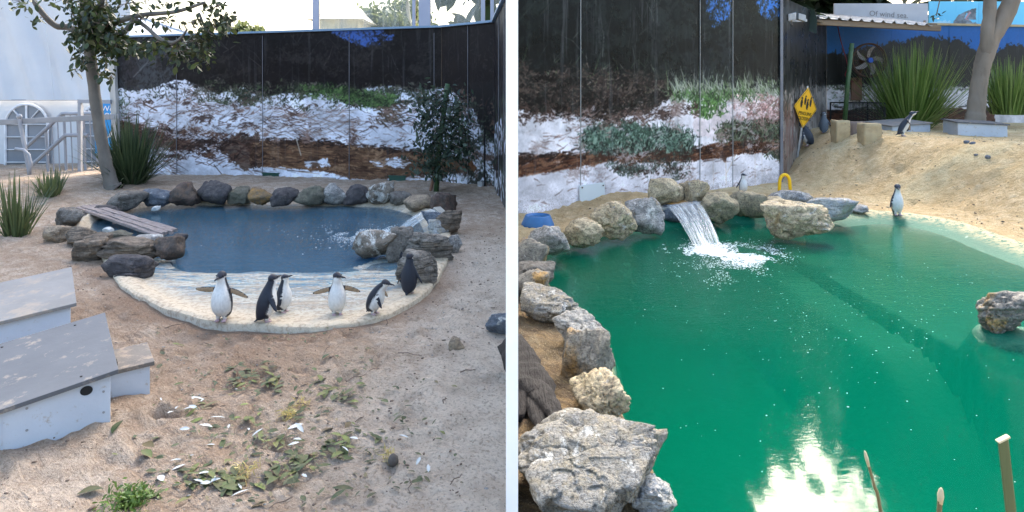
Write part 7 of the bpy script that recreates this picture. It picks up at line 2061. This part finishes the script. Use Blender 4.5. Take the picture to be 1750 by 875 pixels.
# leaning tree on the right
RY_ = 13.2
rt = thing('tree', 'thick pale trunked tree forking at the top right of the mound', 'tree', P(1664, 200, RY_))
def noisy_trunk(pts, rads, mat, parent, nm, seed, lobes=0.10):
    q, r2 = limb(pts, rads, seg=8, wob=0.0, seed=seed)
    b = B(); n = 22; b.tube(q, r2, n)
    out = []
    for i in range(len(q)):
        for k in range(n):
            v = Vector(b.v[i * n + k]); d_ = v - q[i]
            g_ = fbm2(np.array([k / n * 6.0 + 0.5 * math.sin(i * 0.3)]), np.array([i * 0.16]), seed, 3)[0] - 0.5
            g2 = math.cos(3 * 2 * math.pi * k / n + i * 0.10)
            out.append(q[i] + d_ * (1 + lobes * 2.2 * g_ + lobes * 0.45 * g2))
    b.v = out
    return b.put(nm, mat, parent, smooth=True)
noisy_trunk([P(1666, 210, RY_), P(1668, 190, RY_), P(1673, 150, RY_), P(1682, 105, RY_), P(1697, 62, RY_), P(1718, 26, RY_), P(1742, -40, RY_)], [0.19, 0.155, 0.145, 0.15, 0.155, 0.155, 0.14], M['bark_r'], rt, 'trunk', 5)
noisy_trunk([P(1686, 92, RY_ - .05), P(1687, 60, RY_ - .05), P(1692, 20, RY_), P(1692, -50, RY_ + .1)], [0.10, 0.115, 0.11, 0.10], M['bark_r'], rt, 'limb', 6)
noisy_trunk([P(1735, -40, RY_), P(1740, -120, RY_ + .3), P(1745, -210, RY_ + .4)], [0.19, 0.14, 0.06], M['bark_r'], rt, 'limb', 7)
pp = []
for k in range(30):
    c_ = np.array(P(1690 + rg.uniform(-170, 150), -210 + rg.uniform(-90, 90), RY_ + rg.uniform(-1.2, 1.2))); pp.append(c_ + rg.normal(size=(60, 3)) * 0.28)
put('crown', leaf_cloud_mesh('crown', np.concatenate(pp), 0.12, 0.05, rg, 0.4), M['leaf_tree'], rt)['kind'] = 'stuff'
# hanging sprig at the very top
sprg = np.array([P(1600 + rg.normal() * 5, 26 + rg.normal() * 3, 12.8) for k in range(14)])
spt = thing('hanging_sprig', 'dark leafy sprig hanging at the top edge in front of the light blue board', 'sprig', P(1600, 20, 12.8))
put('leaves', leaf_cloud_mesh('leaves', sprg, 0.10, 0.04, rg, 0.6), M['leaf_dark'], spt)['kind'] = 'stuff'
B().tube([P(1600, 27, 12.8), P(1606, 0, 12.85), P(1640, -60, 13.0), P(1690, -110, 13.2)], 0.010, 5).put('stem', M['twig'], spt)

# corrugated roof, boards, floodlight
cr_ = thing('corrugated_roof', 'corrugated sheet roof on a brown beam above the far blue wall', 'roof', P(1500, 45, 14.6))
na = 170; xa = P(1388, 30, 14.2)[0]; xb = P(1594, 42, 14.2)[0]
V = []; 
for j, (yy, dz) in enumerate(((14.2, 0.0), (14.9, 0.13), (15.6, 0.26))):
    for i in range(na + 1):
        s = i / na; ph_ = (s * 11.0) % 1.0
        z = P(0, 30 + 14 * s, 14.2)[2] + dz + 0.055 * max(0.0, 1 - abs(ph_ - 0.5) * 5.0) ** 0.8
        V.append((xa + (xb - xa) * s, yy, z))
W_ = na + 1; n0 = len(V); V += [(x, y, z - 0.008) for x, y, z in V]
fs = []
for j in range(2):
    for i in range(na):
        a = j * W_ + i; fs += [(a, a + 1, a + W_ + 1, a + W_), (n0 + a, n0 + a + W_, n0 + a + W_ + 1, n0 + a + 1)]
for i in range(na): fs.append((i, n0 + i, n0 + i + 1, i + 1))
B().add(V, fs).put('sheet', M['roof_sheet'], cr_)
B().bar(P(1392, 38, 14.3), P(1606, 49, 14.3), 0.10, 0.11).put('beam', M['beam'], cr_, bevel=0.006)
B().bar(P(1400, 36, 15.3), P(1600, 44, 15.3), 0.08, 0.10).put('rear_beam', M['beam'], cr_, bevel=0.006)
for x in (1440, 1520, 1580): B().bar(P(x, 38 + (x - 1392) * 0.051, 14.36), P(x, 30 + (x - 1392) * 0.04, 15.25), 0.05, 0.07).put('rafter', M['beam'], cr_)
BYB = 17.4
b_ = thing('white_board', 'pale grey lettered board standing behind the corrugated roof', 'sign', (P(1510, 30, BYB)[0], BYB, 0))
x0 = P(1425, 30, BYB)[0]; x1 = P(1585, 30, BYB)[0]; zt_ = P(0, 6, BYB)[2]; zb_ = 2.6
B().box(((x0 + x1) / 2, BYB, (zt_ + zb_) / 2), (x1 - x0, 0.05, zt_ - zb_)).put('board', M['board_white'], b_, bevel=0.004)
text('Of wind sea.', 0.20, P(1519, 25, BYB - 0.03), (1, 0, -0.06), (0, 0, 1), M['grey_ink'], b_)
for x in (1440, 1575): B().bar((P(x, 30, BYB + .06)[0], BYB + .06, -1.9), (P(x, 30, BYB + .06)[0], BYB + .06, 3.0), 0.07).put('leg', M['steel'], b_)
cb = Canvas((P(1588, 30, 17.7)[0], 17.7), (P(1790, 30, 17.7)[0], 17.7), 2.7, 4.0, 120)
cb.a[:] = np.array((118, 206, 240)) / 255.0
cb.poly([(1590, 38), (1622, 36), (1624, 50), (1590, 50)], (206, 234, 246), 8, 0.06, 2, alpha=0.7)
cb.poly([(1627, 50), (1630, 36), (1638, 26), (1650, 20), (1668, 14), (1668, 50)], (120, 128, 134), 2, 0.1, 3, var=0.4)
cb.poly([(1652, 22), (1656, 26), (1650, 33), (1660, 34), (1668, 34), (1668, 44), (1658, 36), (1648, 32)], (118, 206, 240), 1.5, 0.1, 4)
cb.poly([(1648, 33), (1654, 24), (1657, 20), (1660, 22), (1652, 32), (1660, 36)], (196, 150, 154), 1.5, 0.1, 5)
cb.poly([(1640, 50), (1650, 40), (1668, 38), (1676, 50)], (150, 158, 160), 3, 0.1, 6, var=0.3)
lb_ = thing('light_blue_board', 'light blue board printed with a grey sea animal, behind the forking trunk', 'sign', (P(1660, 30, 17.7)[0], 17.7, 0))
wall_panels(lb_, cb.A, cb.B, 2.7, 4.0, [0, 0.23, 0.42, 0.7, 1], print_mat('sea_animal_print', cb.image('sea_animal_print'), 0.4, 0.3, 0.01, 0.02), 0.04)
for x in (1600, 1700, 1780): B().bar((P(x, 30, 17.76)[0], 17.76, -1.9), (P(x, 30, 17.76)[0], 17.76, 3.0), 0.08).put('leg', M['steel'], lb_)
fl_ = thing('floodlight', 'small grey twin floodlight fixed at the top of the dark wall corner', 'floodlight', P(1358, 34, 12.7))
B().box(P(1352, 29, 12.6), (0.17, 0.12, 0.13), (1, 0.2, 0.25)).put('lamp_head', M['grey_plastic'], fl_, bevel=0.012)
B().box(P(1369, 30, 12.7), (0.16, 0.12, 0.12), (1, 0.2, -0.25)).put('lamp_head', M['grey_plastic'], fl_, bevel=0.012)
B().bar(P(1346, 35, 12.85), P(1378, 35, 12.95), 0.05).put('arm', M['steel'], fl_)

# tall trees behind the glossy wall (seen in the green water)
GTR = 'tall dark trees behind the glossy printed wall'
for i, (px, yy, hw, top_, lb) in enumerate([(905, 17.0, 2.8, 13.5, 'tall dense dark tree behind the left end of the glossy wall'), (1028, 18.5, 2.9, 15.0, 'tall dense dark tree behind the bushes printed on the glossy wall'), (1360, 20.6, 2.9, 7.2, 'lower dark tree behind the right end of the glossy wall'), (1210, 15.2, 1.7, 6.4, 'small dark tree close behind the right end of the glossy wall'),
                                      (1705, 20.0, 3.6, 12.5, 'tall dense dark tree behind the corrugated roof'), (1880, 21.0, 3.8, 15.0, 'tall dense dark tree behind the light blue board')]):
    xx = (px - 875) * yy / F; bt_ = {1210: 3.0, 1360: 3.4}.get(px, 4.8); zc = (bt_ + top_) / 2; hz = (top_ - bt_) / 2
    far_tree(lb, px, HY + F * (HC - zc) / yy, hw * 2 * F / yy, hz * 2 * F / yy, yy, 13000, M['leaf_dark'], 0.70, GTR, 0.3, 40 + i, 1.1 if px in (1210, 1360) else None)

# driftwood
dw = thing('driftwood', 'dark charred driftwood stump lying on the brown sand beside the partition', 'driftwood', G(925, 700, 0.05))
noisy_trunk([P(876, 590, 3.95), P(893, 625, 3.72), P(908, 660, 3.5), P(922, 690, 3.34)], [0.075, 0.092, 0.098, 0.075], M['char'], dw, 'stem', 8, 0.26)
noisy_trunk([P(914, 668, 3.42), P(934, 690, 3.26), P(948, 712, 3.14), P(955, 732, 3.06)], [0.06, 0.050, 0.036, 0.022], M['char'], dw, 'root', 9, 0.30)
noisy_trunk([P(906, 672, 3.42), P(916, 700, 3.24), P(922, 722, 3.12), P(928, 738, 3.04)], [0.055, 0.042, 0.028, 0.012], M['char'], dw, 'root', 10, 0.30)
noisy_trunk([P(896, 640, 3.62), P(890, 680, 3.36), P(888, 715, 3.2)], [0.06, 0.045, 0.02], M['char'], dw, 'root', 11, 0.30)

# reeds and canes in the near corner of the green pool
def reed(pts, rads, tipc, label, mat=None):
    r_ = thing('reed_stem', label, 'reed', pts[0])
    q, r2 = limb(pts, rads, wob=0.0); b = B(); b.tube(q, r2, 8); b.put('stem', mat or M['reed'], r_, smooth=True)
    if tipc:
        e = Vector(pts[-1]); d_ = (e - Vector(pts[-2])).normalized(); b = B(); b.tube([e - d_ * .012, e + d_ * .012, e + d_ * .028, e + d_ * .034], [rads[-1] * 1.1, rads[-1] * 1.5, rads[-1] * 1.0, rads[-1] * .3], 8); b.put('tip', M['reed_tip'], r_, smooth=True)
Yr = 1.9
reed([(P(1520, 900, Yr)[0] + 0.05, Yr, -0.05), P(1506, 880, Yr), P(1494, 830, Yr), P(1483, 790, Yr)], [0.006, 0.0052, 0.0042, 0.0036], True, 'thin brown reed stem with a pale tip rising in front of the green water')
reed([(P(1604, 900, Yr)[0] - .02, Yr, -0.05), P(1605, 880, Yr), P(1607, 854, Yr)], [0.007, 0.0065, 0.006], True, 'short pale reed stub at the bottom edge of the green water')
Yc = 1.6
b = B(); b.hexa([P(1721, 900, Yc), P(1740, 900, Yc), P(1740, 900, Yc + .01), P(1721, 900, Yc + .01), P(1705, 756, Yc), P(1723, 747, Yc), P(1723, 747, Yc + .01), P(1705, 756, Yc + .01)])
cn_ = thing('cane_leaf', 'broad olive green cut cane leaf rising at the right edge in front of the pool', 'cane', (P(1731, 900, Yc)[0], Yc, -0.05))
b.put('blade', M['cane'], cn_, bevel=0.004)
B().bar(P(1704, 755, Yc + .005), P(1724, 745, Yc + .005), 0.014, 0.005).put('cut_edge', M['reed_tip'], cn_, bevel=0.002)
B().bar((P(1731, 900, Yc)[0], Yc + .005, -0.08), P(1731, 905, Yc + .005), 0.022, 0.012).put('stalk', M['cane'], cn_)

# ------------------------------------------------------------------ fallen leaves and bits on the sand
LIT = []
for k in range(16):
    L_ = 0.040 + 0.012 * (k % 4); v, f = leaf_verts(L_, L_ * (0.34 + 0.08 * (k % 3)), 0.10 + 0.10 * (k % 3), 0.06 + 0.06 * (k % 4))
    v = v - np.array([0, L_ / 2, 0]); me = mesh_np('fallen_leaf', v, f); me.materials.append(M['litter']); LIT.append(me)
LITW = []
for k in range(6):
    L_ = 0.040 + 0.010 * (k % 4); v, f = leaf_verts(L_, L_ * (0.26 + 0.06 * (k % 3)), 0.15, 0.2)
    v = v - np.array([0, L_ / 2, 0]); me = mesh_np('pale_leaf', v, f); me.materials.append(M['litter_white']); LITW.append(me)
rl = random.Random(12)
def leaf_at(px, py, meshes, nm, label, group, flat=0.35, up=0.012):
    h = hit(px, py, zL0, 1.6, 14)
    if seg_dist([h[0]], [h[1]], PL)[0] > -0.02: return
    o = bpy.data.objects.new(nm, rl.choice(meshes)); COL.objects.link(o)
    o.location = (h[0], h[1], h[2] + up + rl.uniform(0, 0.018)); o.rotation_euler = (rl.gauss(0, flat), rl.gauss(0, flat), rl.uniform(0, 6.28))
    s = rl.uniform(0.75, 1.25); o.scale = (s, s, s)
    tag(o, label, 'leaf', group)
LG = [(440, 645, 30, 9, 44), (420, 655, 26, 8, 22), (330, 720, 12, 10, 8), (345, 690, 10, 8, 6), (360, 755, 6, 4, 6), (430, 740, 12, 16, 20), (455, 752, 16, 8, 14), (510, 715, 10, 5, 8), (560, 670, 22, 10, 22), (600, 690, 18, 7, 16), (580, 760, 20, 12, 26),
      (520, 790, 22, 12, 26), (490, 805, 26, 16, 22), (350, 815, 26, 12, 28), (395, 832, 20, 10, 18), (330, 800, 14, 12, 12), (720, 805, 14, 7, 14), (690, 730, 20, 8, 8), (640, 780, 18, 12, 10), (290, 615, 18, 8, 9), (270, 575, 10, 6, 6), (340, 645, 10, 5, 6), (560, 575, 16, 6, 6), (480, 580, 20, 6, 6),
      (300, 850, 60, 10, 10), (600, 840, 60, 14, 12), (420, 690, 60, 30, 14), (540, 640, 60, 20, 10), (680, 610, 40, 8, 5), (130, 855, 50, 8, 6)]
nl = 0
for cx, cy, sx, sy, n in LG:
    for k in range(n):
        if nl >= 285: break
        leaf_at(*((cx + rl.gauss(0, sx * 1.0), cy + rl.gauss(0, sy * 1.1)) if rl.random() < 0.62 else (rl.gauss(470, 130), rl.uniform(590, 868))), LIT, 'fallen_leaf', 'curled green or brown fallen leaf on the pale beige sand', 'green leaves fallen on the sand', 0.16, 0.008); nl += 1
WHL = [(275, 693), (322, 710), (330, 690), (338, 692), (346, 695), (372, 722), (302, 708), (315, 745), (352, 740), (360, 768), (391, 738), (425, 744), (300, 800), (305, 806), (325, 790), (275, 828), (340, 830), (352, 836), (372, 828), (410, 850), (505, 737), (512, 742), (502, 768), (508, 760), (590, 777), (520, 825), (715, 798), (732, 814), (410, 840), (365, 832), (690, 755), (604, 757), (292, 712), (330, 708), (440, 746), (345, 820), (330, 836)]
for x, y in WHL:
    leaf_at(x, y, LITW, 'pale_leaf', 'pale silvery upturned fallen leaf on the beige sand', 'pale leaves fallen on the sand', 0.25, 0.02)
# fine litter: chips, bits of bark and small stones on both sands
def debris(tf, poly, n, xr, yr, mat, label, seed, rmin=0.002, rmax=0.007):
    rg_ = np.random.default_rng(seed); v, f = ico(1); k = 0; Vs = []
    x = rg_.uniform(*xr, n * 3); y = rg_.uniform(*yr, n * 3) ** 1.0
    d = seg_dist(x, y, poly); keep = (d < -0.05) & (fbm2(x * 1.3, y * 1.3, seed, 3) > 0.42)
    x = x[keep][:n]; y = y[keep][:n]; z = tf(x, y)
    r = rg_.uniform(rmin, rmax, len(x)) * rg_.uniform(0.5, 1.5, len(x))
    sc = np.stack([r * rg_.uniform(0.7, 2.2, len(x)), r * rg_.uniform(0.6, 1.4, len(x)), r * 0.6], 1)
    a = rg_.uniform(0, 6.28, len(x)); W_ = v[None] * sc[:, None, :]
    X = W_[:, :, 0] * np.cos(a)[:, None] - W_[:, :, 1] * np.sin(a)[:, None]; Y = W_[:, :, 0] * np.sin(a)[:, None] + W_[:, :, 1] * np.cos(a)[:, None]
    V = np.stack([X + x[:, None], Y + y[:, None], W_[:, :, 2] + z[:, None] + 0.012], -1)
    Fq = (f[None] + (np.arange(len(x)) * len(v))[:, None, None]).reshape(-1, 3)
    tag(put('sand_debris', mesh_np('sand_debris', V.reshape(-1, 3), Fq), mat), label, None, None, 'stuff')
debris(zL0, PL, 900, (-4.2, -0.1), (2.4, 8.0), M['twig'], 'dark bits of bark and grit scattered on the beige sand', 4)
debris(zL0, PL, 500, (-4.2, -0.1), (2.4, 8.0), M['r_pale'], 'pale grit and shell bits scattered on the beige sand', 5, 0.002, 0.006)
debris(zR0, PR, 700, (0.3, 10.0), (2.6, 13.5), M['twig'], 'dark bits scattered on the yellow sand', 6, 0.003, 0.011)
debris(zR0, PR, 500, (0.3, 10.0), (2.6, 13.5), M['r_cream'], 'pale crumbs of sandstone scattered on the yellow sand', 7, 0.004, 0.014)
# smaller broken leaves between the big ones
rgl = np.random.default_rng(77); vs_, fs_ = leaf_verts(1.0, 0.42, 0.12, 0.10); LPn = []
while len(LPn) < 520:
    if rgl.random() < 0.7:
        cx, cy, sx, sy, n_ = LG[rgl.integers(len(LG))]; px, py = cx + rgl.normal() * sx * 1.5, cy + rgl.normal() * sy * 1.6
    else: px, py = rgl.normal(480, 140), rgl.uniform(580, 872)
    if px < 215 or px > 860: continue
    h = hit(px, py, zL0, 1.6, 14)
    if seg_dist([h[0]], [h[1]], PL)[0] > -0.03: continue
    LPn.append((h[0], h[1], h[2] + 0.014 + rgl.uniform(0, 0.008)))
LPn = np.array(LPn); n_ = len(LPn); Vn = np.empty((n_, len(vs_), 3))
for i in range(n_):
    Mx = np.array(Euler((rgl.normal() * 0.18, rgl.normal() * 0.18, rgl.uniform(0, 6.28))).to_matrix()); Vn[i] = (vs_ * rgl.uniform(0.018, 0.042)) @ Mx.T + LPn[i]
mtl = leaf_mat('broken_leaf_litter', (0.04, 0.055, 0.028), (0.09, 0.10, 0.045), (0.20, 0.15, 0.085), 0.7, 0.05)
tag(put('leaf_litter', mesh_np('leaf_litter', Vn.reshape(-1, 3), (fs_[None] + (np.arange(n_) * len(vs_))[:, None, None]).reshape(-1, 4)), mtl), 'small broken leaves strewn over the beige sand', None, None, 'stuff')
TWM = []
for k in range(5):
    b = B(); L_ = 0.025 + 0.012 * k; b.tube([(-L_, 0, 0.004), (-L_ * .2, 0.008, 0.008), (L_ * .4, -0.006, 0.006), (L_, 0.004, 0.004)], [0.0028, 0.0028, 0.002, 0.0014], 6); me = b.mesh('twig'); me.materials.append(M['twig']); TWM.append(me)
for x, y in [(735, 585), (700, 612), (640, 640), (620, 720), (760, 690), (480, 870), (240, 620), (560, 600), (780, 830), (700, 840), (660, 560), (300, 560), (350, 590), (520, 700), (800, 640), (610, 650)]:
    leaf_at(x, y, TWM, 'twig', 'thin dark twig lying on the beige sand', 'twigs on the sand', 0.1, 0.008)
for (x, y, r_, n, lb) in [(494, 716, 9, 90, 'small straw coloured flower head on the sand'), (515, 695, 9, 70, 'bright yellow flower head lying on the sand'), (664, 788, 7, 60, 'orange yellow flower head beside the dark seed cone'), (415, 815, 18, 120, 'loose tuft of pale dry grass on the sand')]:
    h = hit(x, y, zL0); rr_ = r_ * h[1] / F
    pts_ = np.array([h]) + np.random.default_rng(x).normal(size=(n, 3)) * np.array([rr_ * .6, rr_ * .7, 0.012]) + np.array([0, 0, 0.02])
    tag(put('flower_head', leaf_cloud_mesh('flower_head', pts_, 0.035, 0.004, rg, 0.0), M['straw'], org=h), lb, 'flower head')
h = hit(672, 797, zL0); b = B(); b.lathe((h[0], h[1], h[2]), [(0.001, 0.0), (.018, .004), (.024, .02), (.02, .04), (.008, .052), (.001, .055)], 14)
tag(b.put('seed_cone', M['cone'], org=h, smooth=True), 'dark oval seed cone lying among the fallen leaves', 'seed cone')
h = hit(222, 866, zL0); rr_ = 0.09
pts_ = np.array([h]) + np.random.default_rng(2).normal(size=(900, 3)) * np.array([rr_ * .5, rr_ * .5, 0.02]) + np.array([0, 0, 0.02])
tag(put('moss_tuft', leaf_cloud_mesh('moss_tuft', pts_, 0.022, 0.008, rg, 0.0), M['moss'], org=h), 'bright green mossy tuft at the bottom of the sand, below the nest boxes', 'moss')
for x, y, lb in [(1652, 244, 'dark pebble on the mound below the pale grey nest box, upper left one'), (1662, 246, 'dark and white pebble on the mound next to the upper left pebble'), (1669, 267, 'black and white pebble low on the mound slope, left of two'), (1688, 269, 'small pale pebble low on the mound slope, right of two')]:
    rock('pebble', (x - 5, y - 4, x + 5, y + 3), M['r_blue'], lb, int(x), zR0, sub=2)['category'] = 'pebble'
for x, y in [(1466, 256), (1452, 270), (1458, 268), (1386, 256)]:
    h = hit(x, y, zR0); o = bpy.data.objects.new('fallen_leaf', LIT[3 + (x % 4)]); COL.objects.link(o); o.location = (h[0], h[1], h[2] + 0.02); o.rotation_euler = (0.3, 0.2, x); o.scale = (1.3, 1.3, 1.3)
    tag(o, 'small green leaf on the yellow sand mound below the stone blocks', 'leaf', 'leaves on the yellow sand')
